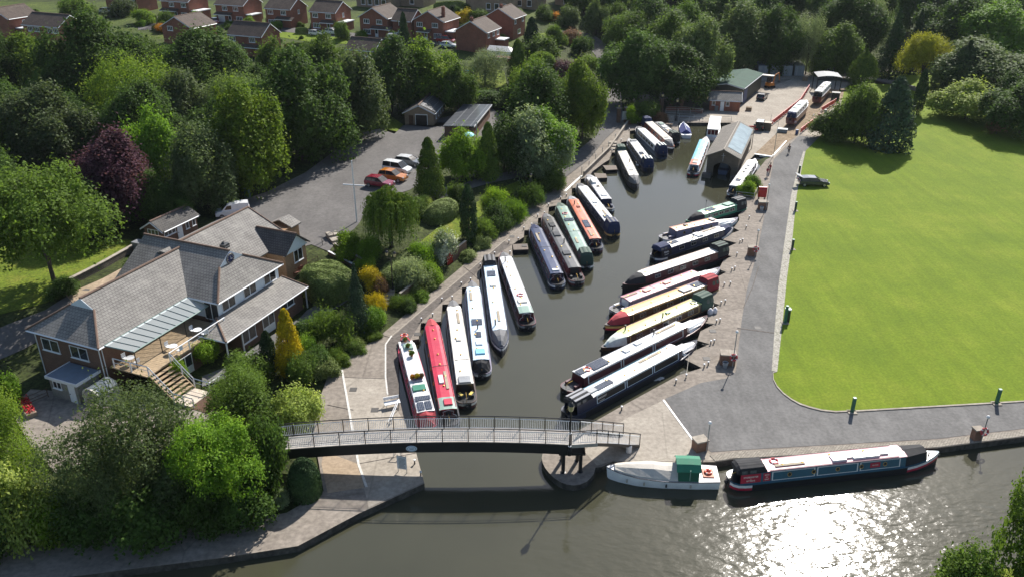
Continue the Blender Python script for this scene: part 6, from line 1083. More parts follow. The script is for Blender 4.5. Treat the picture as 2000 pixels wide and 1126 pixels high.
for f, y, rz in ((.055, .5, .5), (.055, -.5, -.5)): b = MB(); b.box((0, 0, .06), (.55, .28, .12), rz); o = b.build('cushion', M('yellow_cushion', (.65, .50, .12), .8, .1)); o.location = on_roof('L3', f, y, -.82); o.rotation_euler.z = BOATS['L3'][0].rotation_euler.z; tag(o, 'yellow cushion on the ' + ('left' if y < 0 else 'right') + ' locker at the stern of the cream boat', 'cushion')
def small_hull(par, L, w, zg, mat, zb=-.3, rake=.5, trans=.85, rub=None):
    st = [(0, trans * w, zg), (L * .2, .96 * w, zg - .03), (L * .5, w, zg), (L * .72, .85 * w, zg + .1), (L * .88, .52 * w, zg + .2), (L * .97, .18 * w, zg + .28), (L, .03, zg + .31)]
    h = MB(); h.loft([[(x, ww, zz), (x - (.1 if x > L * .8 else 0), ww * .93, .2), (x - (rake if x > L * .8 else 0), ww * .6, zb), (x - (rake if x > L * .8 else 0), -ww * .6, zb), (x - (.1 if x > L * .8 else 0), -ww * .93, .2), (x, -ww, zz)] for x, ww, zz in st]); o = h.build('hull', mat, par, smooth=True)
    if rub:
        q = MB()
        for s in (1, -1): q.tube([(x, s * (ww + .02), zz - .02) for x, ww, zz in st], .05, 5)
        q.build('rubbing_rail', rub, o)
    return st
dg = thing('dinghy', 'small white dinghy upturned on the roof of the pale grey boat', 'dinghy', on_roof('L12', .66, .25), BOATS['L12'][0].rotation_euler.z); b = MB(); b.loft([[(x, w * .55, 0), (x, w * .4, h_), (x, -w * .4, h_), (x, -w * .55, 0)] for x, w, h_ in ((-1.1, .7, .3), (-.3, 1.0, .42), (.6, .8, .38), (1.2, .1, .2))]); b.build('hull', bm_('white'), dg, smooth=True)
# the open white launch on the canal
a = G(1184, 922, .0); c = G(1402, 931, .0); d = a - c; lb = thing('launch', 'white wooden launch under a cream cover with a green canvas shelter, moored by the pier', 'boat', (c.x, c.y, -.6), math.atan2(d.y, d.x)); Ll = d.length
wh = M('launch_white', (.78, .80, .82), .45, .08); st = small_hull(lb, Ll, 1.25, .95, wh, rub=M('launch_rail', (.18, .17, .18), .6, .15)); at_ = lambda x, i: np.interp(x, [s[0] for s in st], [s[i] for s in st])
b = MB(); b.add([(x, s * (at_(x, 1) - .04), at_(x, 2) + .01) for x in (0, .8, 1.9, 2.2) for s in (1, -1)], [[0, 1, 3, 2], [2, 3, 5, 4], [4, 5, 7, 6]]); b.build('stern_deck', bm_('white'), lb); b = MB(); b.box((.85, 0, 1.0), (.9, 1.1, .1)); b.build('engine_hatch', M('orange_hatch', (.62, .25, .16), .6, .15), lb)
b = MB(); b.loft([[(x, at_(x, 1) + .02, at_(x, 2) - .12), (x, at_(x, 1) * .93, at_(x, 2) + .12), (x, at_(x, 1) * .45, at_(x, 2) + .12 + k), (x, 0, at_(x, 2) + .18 + k * 1.05), (x, -at_(x, 1) * .45, at_(x, 2) + .12 + k), (x, -at_(x, 1) * .93, at_(x, 2) + .12), (x, -at_(x, 1) - .02, at_(x, 2) - .12)] for x, k in ((3.3, .5), (4.2, .42), (5.4, .50), (6.6, .40), (7.7, .26), (8.6, .08))]); b.build('tarpaulin', M('cream_canvas', (.55, .51, .45), .85, .14, 1.2, bump=.6), lb)
b = MB(); xq = (1.75, 3.45); b.loft([[(x, at_(x, 1) - .03, .95), (x, .98, 1.85), (x, .55, 2.22), (x, 0, 2.36), (x, -.55, 2.22), (x, -.98, 1.85), (x, -at_(x, 1) + .03, .95)] for x in xq]); gs = b.build('canvas_shelter', M('green_canvas', (.012, .105, .06), .75, .15, 1.5), lb)
b = MB(); b.loft([[(x, y, z + o_) for y, z in ((1.08, 1.80), (.6, 2.24), (0, 2.39), (-.6, 2.24), (-1.08, 1.80))] + [(x, y, z + o_ - .04) for y, z in ((-1.08, 1.80), (-.6, 2.24), (0, 2.39), (.6, 2.24), (1.08, 1.80))] for x, o_ in ((1.6, 0), (2.5, .03), (3.6, 0))]); b.build('shelter_roof', M('green_canvas_roof', (.03, .20, .115), .75, .12, 1.5), gs)
for s in (1, -1): b = MB(); b.box((2.5, s * 1.13, 1.5), (.05, .06, 1.05)); b.build('shelter_post', M('shelter_pole', (.30, .45, .38), .6, .1), gs)
q = MB()
for x in (2.4, 4.4, 6.2, 7.6):
    for s in (1, -1): f_ = MB(); f_.lathe((x, s * (at_(x, 1) + .08), .35), [(0, 0), (.07, .04), (.07, .3), (0, .36)], 7); f_.build('fender', rope_m if x != 4.4 else fender_m, lb)
life_ring(tuple(Vector((c.x, c.y, 0)) + Vector((math.cos(lb.rotation_euler.z) * .85, math.sin(lb.rotation_euler.z) * .85, .53))), 'small orange ring lying on the hatch of the white launch', Rr=.26)
# blue covered boat, white day cruiser, work boat inside the boathouse
a = G(1332, 236, .1); c = G(1341, 264, .1); d = a - c; tb = thing('covered_boat', 'small boat under a blue ridge tent cover by the far quay wall', 'boat', (c.x, c.y, -.6), math.atan2(d.y, d.x)); Lb2 = 8.5; st = small_hull(tb, Lb2, 1.1, .7, wh, rub=None)
b = MB(); b.loft([[(x, w, .72), (x, 0, 1.5 - .02 * x), (x, -w, .72)] for x, w in ((1.1, 1.05), (Lb2 * .55, 1.1), (Lb2 * .86, .6))]); b.build('tent_cover', cv_('blue'), tb); b = MB(); b.tube([(1.0, 0, 1.5), (Lb2 * .86, 0, 1.36)], .07, 5); b.build('ridge_pole', M('pale_blue', (.5, .56, .68), .6, .1), tb)
a = G(1398, 234, .1); c = G(1391, 268, .1); d = a - c; wc = thing('day_boat', 'white roofed day boat with a maroon glazed front behind the sky blue narrowboat', 'boat', (c.x, c.y, -.6), math.atan2(d.y, d.x)); Lc_ = d.length; st = small_hull(wc, Lc_, 1.25, .75, wh); b = MB(); b.span(1.0, Lc_ * .8, -1.0, 1.0, .7, 1.9); co = b.build('cabin', bm_('cream'), wc); b = MB(); b.span(.8, Lc_ * .82, -1.12, 1.12, 1.9, 2.05); b.build('roof', bm_('white'), wc)
for y in (-.66, 0, .66): b = MB(); b.box((.985, y, 1.35), (.03, .56, .9)); b.build('window', M('maroon_glass', (.09, .015, .02), .15, .2), co)
p = bh.location + Vector((math.cos(R(-21)) * xc - math.sin(R(-21)) * 1.5, math.sin(R(-21)) * xc + math.cos(R(-21)) * 1.5, 0)); wb = thing('work_boat', 'dark blue boat floating inside the boathouse arch', 'boat', (p.x, p.y, -.6), R(69)); small_hull(wb, 7, .95, .75, M('workboat_blue', (.06, .09, .16), .5, .15)); b = MB(); b.span(1.5, 4.5, -.7, .7, .7, 1.5); b.build('cabin', M('workboat_grey', (.14, .17, .23), .5, .15), wb)
# ======================= FOOTBRIDGE ======================================
def zd(x): return 3.25 - .65 * ((x + 4.0) / 13.7) ** 2 if x < -4 else 3.25 - .30 * ((x + 4.0) / 9.0) ** 2
YN, YF = 56.6, 58.5
br = thing('footbridge', 'arched steel footbridge with black posts and pale balusters over the basin entrance', 'bridge', (0, 0, 0))
X_ = [-20.6 + 25.5 * k / 24 for k in range(25)]
for y in (YN, YF): b = MB(); b.loft([[(x, y - .09, zd(x) - .05), (x, y + .09, zd(x) - .05), (x, y + .09, zd(x) - .98), (x, y - .09, zd(x) - .98)] for x in X_]); b.build('girder', M('bridge_black', (.014, .014, .016), .45, .25), br)
b = MB(); b.loft([[(x, YN - .02, zd(x)), (x, YF + .02, zd(x)), (x, YF + .02, zd(x) - .07), (x, YN - .02, zd(x) - .07)] for x in X_]); b.build('deck', ground_mat('bridge_deck', [(.3, (.33, .30, .27)), (.7, (.45, .42, .38))], .8, fine=(4, .12)), br)
post_m = MATS['bridge_black']; bal_m = M('baluster_white', (.80, .81, .82), .45, .08)
def railing(par, pts, hz=1.25, nb=14, last=True):
    pts = [Vector(p) for p in pts]
    for i, p in enumerate(pts):
        if i < len(pts) - 1 or last: q = MB(); q.span(p.x - .035, p.x + .035, p.y - .035, p.y + .035, p.z - .1, p.z + hz); q.build('post', post_m, par)
    q = MB(); q.tube([p + Vector((0, 0, hz)) for p in pts], .045, 5); q.build('top_rail', post_m, par)
    for a, c in zip(pts, pts[1:]):
        q = MB(); up = Vector((0, 0, 1)); q.tube([a + up * (hz * .82), c + up * (hz * .82)], .035, 4); q.tube([a + up * .1, c + up * .1], .03, 4)
        for k in range(1, nb): f = k / nb; q.tube([a.lerp(c, f) + up * .1, a.lerp(c, f) + up * hz * .82], .019, 4)
        q.build('railing_panel', bal_m, par)
for y in (YN + .05, YF - .05): railing(br, [(x, y, zd(x)) for x in [-20.6 + 25.5 * k / 12 for k in range(13)]], last=False)
lp = [(4.9, YN), (7.0, 56.8), (5.74, 58.36), (4.9, YF)]; zl = zd(4.9); b = MB(); b.prism([(4.88, YN - .08), (7.1, 56.72), (5.74, 58.5), (4.88, YF + .08)], zl - .3, zl - .002); b.build('landing', [MATS['bridge_deck']], br)
dv = Vector((4.2, 3.4, 0)).normalized(); pv = Vector((-dv.y, dv.x, 0)); s0_ = Vector((7.0, 56.8, zl)); ns = 16; Ls = 5.4
for k in range(ns): b = MB(); z = zl - (zl - .1) * (k + 1) / ns; c = s0_ + dv * (Ls * (k + .5) / ns) + pv * 1.0; b.box((c.x, c.y, z - .03), (Ls / ns + .02, 2.0, .05), math.atan2(dv.y, dv.x)); e = s0_ + dv * (Ls * k / ns + .03) + pv * 1.0; b.box((e.x, e.y, z + .005), (.06, 2.0, .03), math.atan2(dv.y, dv.x), 1); zn = z - (zl - .1) / ns; b.box((c.x + dv.x * Ls / ns * .45, c.y + dv.y * Ls / ns * .45, z - .1), (.03, 1.98, .2), math.atan2(dv.y, dv.x)); b.build('step', [MATS['bridge_deck'], white], br)
for o_ in (0, 2.0): a = s0_ + pv * o_; c = a + dv * Ls; b = MB(); b.loft([[(q.x + pv.x * w, q.y + pv.y * w, q.z + dz + off) for w, dz in ((-.04, 0), (.04, 0), (.04, -.3), (-.04, -.3))] for q, off in ((a, 0.0), (Vector((c.x, c.y, .25)), 0.0))]); b.build('stringer', post_m, br)
railing(br, [(4.9, YN + .05, zl), (7.0, 56.85, zl)] , last=False); railing(br, [Vector((7.0, 56.85, zl)).lerp(Vector((11.2, 60.2, .1)), k / 4) for k in range(5)], 1.3, 8); railing(br, [(4.9, YF - .05, zl), (5.74, 58.36, zl)], last=False, nb=6); railing(br, [Vector((5.74, 58.36, zl)).lerp(Vector((9.94, 61.76, .1)), k / 4) for k in range(5)], 1.3, 8)
for x, y in ((4.3, 56.75), (5.75, 56.85), (4.3, 58.35), (5.6, 58.3)): b = MB(); b.lathe((x, y, -.05), [(.26, 0), (.26, .06), (.16, .08), (.16, zl - .9), (.2, zl - .85)], 10); b.build('column', post_m, br)
b = MB(); b.span(3.9, 6.1, 56.5, 58.6, zl - 1.05, zl - .82); b.build('crosshead', post_m, br); b = MB(); b.span(-22.5, -20.5, 56.2, 58.9, -.3, zd(-20.5) - .02); b.build('abutment', brick_dk, br, uv=True)
b = MB(); b.lathe((0, 0, 0), [(0, 0), (.46, 0), (.46, .04), (0, .05)], 20); o = b.build('plaque', M('plaque_blue_white', (.60, .68, .76), .5, .1), br); o.location = (-8.3, YN - .10, zd(-8.3) - .55); o.rotation_euler = (R(90), 0, 0); o.scale = (1, .62, 1)
b = MB(); b.torus((0, 0, .05), .36, .02); b.box((0, .05, .055), (.42, .05, .01)); b.box((0, -.08, .055), (.34, .05, .01)); b.build('plaque_mark', M('plaque_ink', (.10, .16, .28), .5, .1), o)
# ---------------- lamps
lens_m = M('lantern_glass', (.50, .42, .22), .2, .1); lens_w = M('white_globe', (.80, .80, .80), .3, .05)
def lantern(par, p, s=1.0):
    b = MB(); b.lathe(p, [(.08 * s, 0), (.14 * s, .06 * s), (.22 * s, .48 * s), (.25 * s, .5 * s), (.12 * s, .68 * s), (.05 * s, .72 * s), (.03 * s, .85 * s), (0, .88 * s)], 6, 0); o = b.build('lantern_frame', black, par); b = MB(); b.lathe((p[0], p[1], p[2] + .07 * s), [(.15 * s, 0), (.225 * s, .40 * s)], 6); b.build('lantern_glass', lens_m, o)
def street_lamp(loc, h, label, heads=1, s=1.0, rz=0):
    t = thing('street_lamp', label, 'street lamp', loc, rz); b = MB(); b.lathe((0, 0, 0), [(.18, 0), (.18, .5), (.09, .6), (.07, h * .5), (.06, h - .2), (.04, h)], 8); b.build('lamp_post', black, t); b = MB(); b.tube([(-.3, 0, h - .45), (.3, 0, h - .45)], .025, 5); b.build('ladder_bar', black, t)
    if heads == 1: lantern(t, (0, 0, h), s)
    else:
        b = MB(); b.tube([(-.5, 0, h + .1), (-.45, 0, h - .15), (0, 0, h - .2), (.45, 0, h - .15), (.5, 0, h + .1)], .03, 5); b.build('lamp_arm', black, t)
        for x in (-.5, .5): lantern(t, (x, 0, h + .1), s * .9)
    return t
t = street_lamp((4.75, YN - .22, zd(4.75) - .9), 4.3, 'old fashioned lantern lamp standing on the footbridge above its pier', s=1.25); b = MB(); b.torus((0, 0, .9), .11, .03); b.torus((0, 0, 2.2), .11, .03); b.build('band', lens_w, t)
street_lamp(T(768, 572), 4.6, 'black twin lantern lamp post beside the long hedge', 2, 1.1, R(-20)); street_lamp(G(1291, 230, 0), 4.3, 'black lantern lamp post among the brick pillars at the far quay', 1, 1.2); street_lamp(G(1320, 236, 0), 3.8, 'black lantern lamp post beside the far quay steps', 1, 1.2)
street_lamp(T(1036, 398), 4.2, 'dark lamp post on the bank below the silvery tree', 1, .9)
st_m = uv_brick('station_brick', (.24, .12, .075), (.19, .095, .06), (.2, .15, .12), .225, .075, .01)
def station(px, py, label, rz, hp=3.9, w=1.5, d=1.1, h=1.15, ring=True, globe=True):
    p = G(px, py, 0); t = thing('service_point', label, 'service point', p, rz); b = MB(); b.span(-w / 2, w / 2, -d / 2, d / 2, 0, h); b.build('pedestal', st_m, t, uv=True); b = MB(); b.span(-w / 2 - .06, w / 2 + .06, -d / 2 - .06, d / 2 + .06, h + .001, h + .12); b.build('cap', mat_conc2, t)
    b = MB(); b.tube([(w * .32, -d / 2 - .12, 0), (w * .32, -d / 2 - .12, hp)], .05, 6); b.build('pole', M('pole_grey', (.30, .30, .30), .5, .15, metal=.3), t); b = MB(); b.lathe((w * .32, -d / 2 - .12, hp), [(.06, 0), (.15, .08), (.16, .2), (.1, .3), (0, .34)], 8); b.build('lamp_head', lens_w, t)
    q = t.matrix_basis @ Vector((0, 0, 0)); co, si = math.cos(rz), math.sin(rz); at3 = lambda x, y, z: (p.x + x * co - y * si, p.y + x * si + y * co, z)
    if ring: life_ring(at3(w * .32, -d / 2 - .2, 1.15), 'red life ring on the ' + label.split(',')[0][6:], (math.sin(rz), -math.cos(rz), .25), .32, MATS['ring_red'])
    return at3
def bucket(loc, label):
    t = thing('bucket', label, 'bucket', loc); b = MB(); b.lathe((0, 0, 0), [(0, 0), (.22, 0), (.28, .62), (.24, .62), (.2, .06)], 14); b.build('tub', steel, t); b = MB(); b.torus((0, 0, .4), .265, .015); b.torus((0, 0, .62), .28, .025); b.build('hoop', M('pale_steel', (.6, .62, .65), .35, .1, metal=.5), t)
f = station(1420, 708, 'brick service point by the nearest berths, with a lamp pole', R(-8)); bucket(f(-.3, -.95, 0), 'galvanised tub in front of the service point by the nearest berths')
station(1468, 498, 'brick service point halfway along the quay', R(-8), 3.6, 1.1, .9); f = station(1489, 408, 'brick service point below the red cabinet', R(-8), 3.9, 1.3, 1.0, ring=False); bucket(f(-.25, -.85, 0), 'galvanised tub in front of the service point below the red cabinet')
station(1366, 876, 'brick service point behind the green shelter launch', R(20), 2.9, 1.1, .9, 1.0, ring=False); f = station(1905, 857, 'brick service point on the cobbles at the right of the canal', R(8), 2.5, .75, .6, 1.1, ring=True)
rc = thing('red_cabinet', 'rounded red cabinet standing on the quay beside the raised flower bed', 'cabinet', G(1487, 390, 0), R(-8)); b = MB(); b.loft([[(-.75 + i * 0, y, z) for y, z in ()] for i in range(0)]) if False else b.loft([[(x, math.cos(a) * .55, 1.0 + (math.sin(a) * .55 + .6 if math.sin(a) > 0 else math.sin(a) * .6)) for a in [2 * math.pi * k / 16 for k in range(16)]] for x in (-.6, -.55, .55, .6)]); b.build('body', M('gloss_red', (.42, .012, .012), .35, .1), rc, smooth=True); b = MB(); b.box((0, -.56, 1.1), (.8, .03, .7)); b.build('door', red_paint, rc)
for x in (-.45, .45): b = MB(); b.box((x, 0, .22), (.12, .7, .45)); b.build('leg', dgrey, rc)
# ---------------- bollards
gb = MB(); gb.loft([[(x * s, y * s, z) for x, y in ((-1, -1), (1, -1), (1, 1), (-1, 1))] for s, z in ((.11, 0), (.11, 1.12), (.09, 1.16))]); 
for px, py, lab, hh in ((1664, 804, 'green wooden bollard at the lawn edge opposite the canal boat', 1.55), (1946, 787, 'green wooden bollard at the lawn edge near the right side', 1.55), (1533, 630, 'green bollard behind the litter bin on the lawn edge', 2.1), (1547, 487, 'dark bollard halfway up the lawn edge', 1.4), (1553, 412, 'dark bollard below the parked estate car', 1.4), (1560, 342, 'dark bollard left of the parked estate car', 1.6)):
    t = thing('bollard', lab, 'bollard', G(px, py, .05)); dark = py < 500; b = MB(); b.loft([[(x * s, y * s, z) for x, y in ((-1, -1), (1, -1), (1, 1), (-1, 1))] for s, z in ((.13, -.1), (.13, hh))]); b.build('post', M('bollard_dark', (.03, .05, .045), .6, .2) if dark else M('bollard_green', (.02, .12, .075), .55, .2), t); b = MB(); b.box((0, 0, hh + .03), (.28, .28, .06)); b.build('cap', M('bollard_cap', (.10, .22, .17), .5, .1), t); b = MB(); b.box((0, 0, .02), (.8, .7, .06)); b.build('base', mat_conc2, t)
t = thing('litter_bin', 'dark litter bin with a pale lid at the lawn edge', 'bin', G(1536, 626, .05)); b = MB(); b.box((0, 0, .75), (.55, .5, 1.4), 0, 0, .92); b.build('body', M('bin_black', (.025, .03, .03), .5, .2), t); b = MB(); b.box((0, 0, 1.5), (.62, .58, .12)); b.build('lid', M('bin_pale', (.42, .52, .52), .45, .1), t)
mb_ = MB(); mb_.lathe((0, 0, 0), [(.075, 0), (.06, .1), (.055, .34)], 8); MBP = mb_.mesh('post', hull_black); mc = MB(); mc.lathe((0, 0, .34), [(.06, 0), (.10, .02), (.10, .12), (0, .15)], 8); MBC = mc.mesh('cap', white)
def mooring(px, py):
    t = thing('mooring_bollard', 'short black mooring bollard with a white top at the water edge', 'bollard', G(px, py, 0), 0, 'mooring bollards along the quays'); link('post', MBP, t); link('cap', MBC, t)
for p in [(1375, 717), (1383, 712.5), (1388, 671), (1394.5, 669), (1399, 630), (1406, 628), (1408, 594), (1416, 591), (1414, 558), (1426, 556), (1429, 529), (1435, 526), (1439, 499), (1445, 474), (1450, 472), (1457, 446), (1463, 427), (1320, 747), (1214, 800), (1340, 737), (823, 627), (845, 618), (863, 588), (883, 584), (901, 557), (919, 549), (938, 521), (966, 498), (996, 496), (994, 475),
          (1012, 470), (1023, 449), (1038, 442), (1050, 424), (1063, 419), (1071, 403), (1095, 389), (1106, 384), (1117, 367), (1134, 349), (1213, 276), (1229, 255), (1245, 243), (1195, 297), (810, 905), (822, 928)]: mooring(*p)
# pontoons, trestle, notice board, furniture on the towpath
def pontoon(poly, label):
    t = thing('pontoon', label, 'pontoon', (0, 0, 0)); P_ = gp(poly, -.1); b = MB(); b.prism(P_, -.75, -.12); b.build('float', hull_black, t); b = MB(); b.prism(P_, -.118, -.02); b.build('decking', M('pontoon_boards', (.17, .14, .115), .9, .25, 3), t)
pontoon([(1001, 478), (1030, 477), (1032, 488), (1003, 489)], 'short dark jetty across the empty berth on the towpath side'); pontoon([(1177, 324), (1203, 324), (1206, 332), (1184, 333)], 'dark finger jetty left of the cream roofed black narrowboat'); pontoon([(1160, 339), (1183, 340), (1186, 348), (1164, 349)], 'small floating raft below the finger jetty')
t = thing('notice_board', 'white notice board on legs standing on the towpath under the bridge', 'notice board', G(786, 922, 0), R(-14)); b = MB(); b.box((0, 0, 1.05), (.85, .06, 1.3)); b.build('board', M('board_white', (.62, .63, .64), .5, .1), t)
for s in (-.38, .38): b = MB(); b.tube([(s, .05, 0), (s, .05, 1.75)], .035, 5); b.build('leg', steel, t)
b = MB()
for k in range(8): b.box((random.uniform(-.05, .05), -.034, .55 + k * .13), (.62 - .08 * (k % 3), .008, .03))
b.build('lettering', dgrey, t)
t = thing('steel_trestle', 'small galvanised trestle on the towpath edge beneath the footbridge', 'trestle', G(777, 890, 0), R(-10)); b = MB()
for s in (-.3, .3): b.tube([(s, -.25, 0), (s, 0, .8), (s, .25, 0)], .03, 5)
b.build('legs_frame', steel, t); b = MB(); b.tube([(-.4, 0, .8), (.4, 0, .8)], .04, 5); b.build('top_bar', steel, t)
t = thing('bench', 'white two plank bench on the towpath beside the flower boat', 'bench', G(766, 792, 0), R(20)); b = MB(); b.span(-.75, .75, -.4, -.12, .44, .5); b.span(-.75, .75, -.08, .2, .44, .5); b.build('seat', white, t); b = MB(); b.span(-.75, .75, .3, .36, .62, .9); b.build('backrest', white, t)
for s in (-.6, .6): b = MB(); b.tube([(s, -.35, 0), (s, -.3, .45)], .03, 5); b.tube([(s, .3, 0), (s, .33, .9)], .03, 5); b.build('leg', steel, t)
t = thing('gangway_rail', 'white tubular rail sloping along the towpath edge below the bench', 'rail', G(772, 812, 0), R(80)); b = MB(); b.tube([(-1.2, 0, .5), (1.2, 0, .9)], .05, 6); b.tube([(-1.2, .3, .2), (1.2, .3, .5)], .04, 6); b.build('bar', white, t)
for x in (-1.1, 1.1): b = MB(); b.tube([(x, 0, 0), (x, 0, .7 + x * .17)], .04, 6); b.build('post', steel, t)
t = thing('folding_chair', 'light blue folding chair in the shade beside the lower left towpath', 'chair', T(306, 1048), R(-10)); cb = M('chair_blue', (.10, .32, .55), .7, .15); b = MB(); b.box((0, 0, .42), (.62, .55, .05)); b.build('seat', cb, t); b = MB(); b.loft([[(-.31, .25, .42), (.31, .25, .42), (.31, .29, .42), (-.31, .29, .42)], [(-.31, .5, 1.15), (.31, .5, 1.15), (.31, .54, 1.15), (-.31, .54, 1.15)]]); b.build('backrest', cb, t)
for s in (-.3, .3): b = MB(); b.tube([(s, -.28, 0), (s, .3, .5)], .02, 5); b.tube([(s, .35, 0), (s, -.2, .45)], .02, 5); b.build('leg', steel, t)
t = thing('small_lamp', 'low white topped lamp in the shrubs at the lower left', 'lamp', T(148, 1045)); b = MB(); b.tube([(0, 0, 0), (0, 0, .8)], .05, 6); b.build('post', black, t); b = MB(); b.lathe((0, 0, .8), [(.08, 0), (.12, .1), (0, .22)], 8); b.build('lamp_head', lens_w, t)
t = thing('brick_plinth', 'small brick plinth among the shrubs under the footbridge end', 'plinth', T(523, 985), R(5)); b = MB(); b.span(-.5, .5, -.4, .4, -.1, .6); b.build('base', brick, t, uv=True); b = MB(); b.span(-.56, .56, -.46, .46, .601, .68); b.build('cap', mat_conc2, t)
t = thing('drum', 'white plastic drum under the foot of the bridge stairs', 'drum', G(1228, 882, 0)); b = MB(); b.lathe((0, 0, 0), [(0, 0), (.24, 0), (.26, .1), (.26, .6), (.2, .72), (0, .74)], 12); b.build('barrel', M('drum_white', (.55, .55, .55), .5, .1), t); b = MB(); b.lathe((0, .1, .74), [(.06, 0), (.06, .06), (0, .06)], 8); b.build('lid', dgrey, t)
b = MB(); rg = random.Random(4); n = 22; ring = [(math.cos(2 * math.pi * k / n) * rg.uniform(.5, 1.0) * .8, math.sin(2 * math.pi * k / n) * rg.uniform(.4, .8) * .45) for k in range(n)]; b.prism(ring, 0, .05); o = b.build('floating_sheet', M('dirty_white', (.62, .60, .55), .7, .2, 4)); o.location = G(1287, 739, -.62); o.rotation_euler.z = R(30); tag(o, 'torn white plastic floating beside the nearest quay berth', 'litter')
def swan(px, py, label, rz, z=-.62):
    t = thing('swan', label, 'swan', G(px, py, z), rz); b = MB(); b.loft([[(x, w * math.cos(a), zc + h * math.sin(a)) for a in [2 * math.pi * k / 10 for k in range(10)]] for x, w, h, zc in ((-.62, .02, .02, .34), (-.45, .16, .12, .26), (-.1, .27, .22, .22), (.2, .24, .2, .22), (.4, .12, .13, .24), (.5, .03, .05, .26))]); 
    b.tube([(.36, 0, .26), (.52, 0, .48), (.46, 0, .72), (.5, 0, .88), (.6, 0, .9)], .065, 7, r1=.05); b.build('body', white, t, smooth=True); q = MB(); q.tube([(.62, 0, .9), (.74, 0, .86)], .035, 6, r1=.012); q.build('bill', M('bill_orange', (.6, .22, .03), .5, .1), t)
swan(1247, 325, 'white swan swimming beside the dark blue narrowboat at the far end', R(200))
for px, py, lab, rz in ((1387, 612, 'left of the two white sacks on the quay', .3), (1396, 610, 'right of the two white sacks on the quay', .9)): b = MB(); b.loft([[(w * math.cos(a), w * .8 * math.sin(a), z) for a in [2 * math.pi * k / 9 for k in range(9)]] for w, z in ((.3, 0), (.36, .15), (.33, .4), (.2, .55), (.08, .6), (.14, .68))]); o = b.build('sack', M('sack_white', (.58, .57, .6), .8, .12, 4, bump=.5), smooth=True); o.location = G(px, py, 0); o.rotation_euler.z = rz; tag(o, lab, 'sack')
# picnic table, raised bed, railings and walls of the far quay
t = thing('picnic_table', 'wooden picnic table on the far quay corner', 'picnic table', G(1304, 249, 0), R(-20)); b = MB(); b.span(-.9, .9, -.4, .4, .7, .76); b.build('tabletop', wood_dk, t)
for s in (-.72, .72): b = MB(); b.span(-.9, .9, s - .14, s + .14, .42, .47); b.build('seat', wood_dk, t)
for x in (-.6, .6): b = MB(); b.tube([(x, -.7, 0), (x, -.25, .72)], .045, 5); b.tube([(x, .7, 0), (x, .25, .72)], .045, 5); b.tube([(x, -.75, .4), (x, .75, .4)], .04, 5); b.build('leg', wood_dk, t)
P_ = gp([(1440, 386), (1477, 380), (1484, 352), (1452, 356)]); b = MB(); b.prism(P_, 0, .55); o = b.build('raised_bed', [wood_dk]); tag(o, 'timber raised bed of green plants on the quay by the slipway', 'raised bed')
def fence(name, label, cat, pts, h, mat, rails=(1.0, .5), r=.03, zoff=0.0, step=None, px=True):
    t = thing(name, label, cat, (0, 0, 0)); P3_ = [T(*p) if px else Vector(p) for p in pts]
    if step:
        out = []
        for a, c in zip(P3_, P3_[1:]):
            n = max(1, round((c - a).length / step)); out += [a.lerp(c, k / n) for k in range(n)]
        P3_ = out + [P3_[-1]]
    for p in P3_: q = MB(); q.tube([p, p + Vector((0, 0, h))], r * 1.3, 5); q.build('post', mat, t)
    for f in rails: q = MB(); q.tube([p + Vector((0, 0, h * f)) for p in P3_], r, 5); q.build('rail', mat, t)
    return t
fence('railing', 'grey steel railing along the top of the far quay wall', 'railing', [(1325, 238), (1428, 238)], 1.1, steel, step=2.3); fence('railing', 'steel railing round the raised bed corner on the quay', 'railing', [(1437, 386), (1472, 390), (1478, 378)], 1.0, M('pale_rail', (.5, .5, .48), .5, .1), (1.0, .55)); fence('railing', 'pale railing of the ramp behind the far quay', 'railing', [(1300, 222), (1372, 222)], 1.0, MATS['pale_rail'], (1.0, .6, .3), step=3); fence('railing', 'pale double railing before the brick pillars', 'railing', [(1298, 228), (1355, 232)], .9, MATS['pale_rail'], (1.0, .5), step=3)
fence('railing', 'black handrail at the edge of the car park by the steps', 'railing', [(630, 480), (652, 468)], 1.0, black, (1.0,)); fence('railing', 'white railing at the foot of the bench by the tan side wing', 'railing', [(566, 545), (600, 530), (622, 515)], 1.0, wood_dk, (1.0, .5)); fence('fence', 'dark wooden fence along the edge of the yard at lower left', 'fence', [(-10, 770), (60, 790), (95, 775)], 1.0, wood_dk, (1.0, .6, .3), step=2)
def wall(label, pts, h, th, mat, name='brick_wall', cap=None, zlow=-.6):
    t = thing(name, label, 'wall', (0, 0, 0)); P3_ = [T(*p) for p in pts]; b = MB(); q = MB()
    for a, c in zip(P3_, P3_[1:]):
        d = (c - a); d.z = 0; d.normalize(); n = Vector((-d.y, d.x, 0)) * th / 2; e = d * .0
        b.loft([[(p + n + Vector((0, 0, zlow))), (p - n + Vector((0, 0, zlow))), (p - n + Vector((0, 0, h))), (p + n + Vector((0, 0, h)))] for p in (a, c)])
        m_ = n * 1.25; q.loft([[(p + m_ + Vector((0, 0, h + .002))), (p - m_ + Vector((0, 0, h + .002))), (p - m_ + Vector((0, 0, h + .07))), (p + m_ + Vector((0, 0, h + .07)))] for p in (a, c)])
    b.build('wall', mat, t, uv=True); q.build('coping', cap or mat_conc2, t); return t
stone_w = uv_brick('stone_wall', (.17, .145, .115), (.13, .11, .09), (.08, .07, .06), .5, .22, .03)
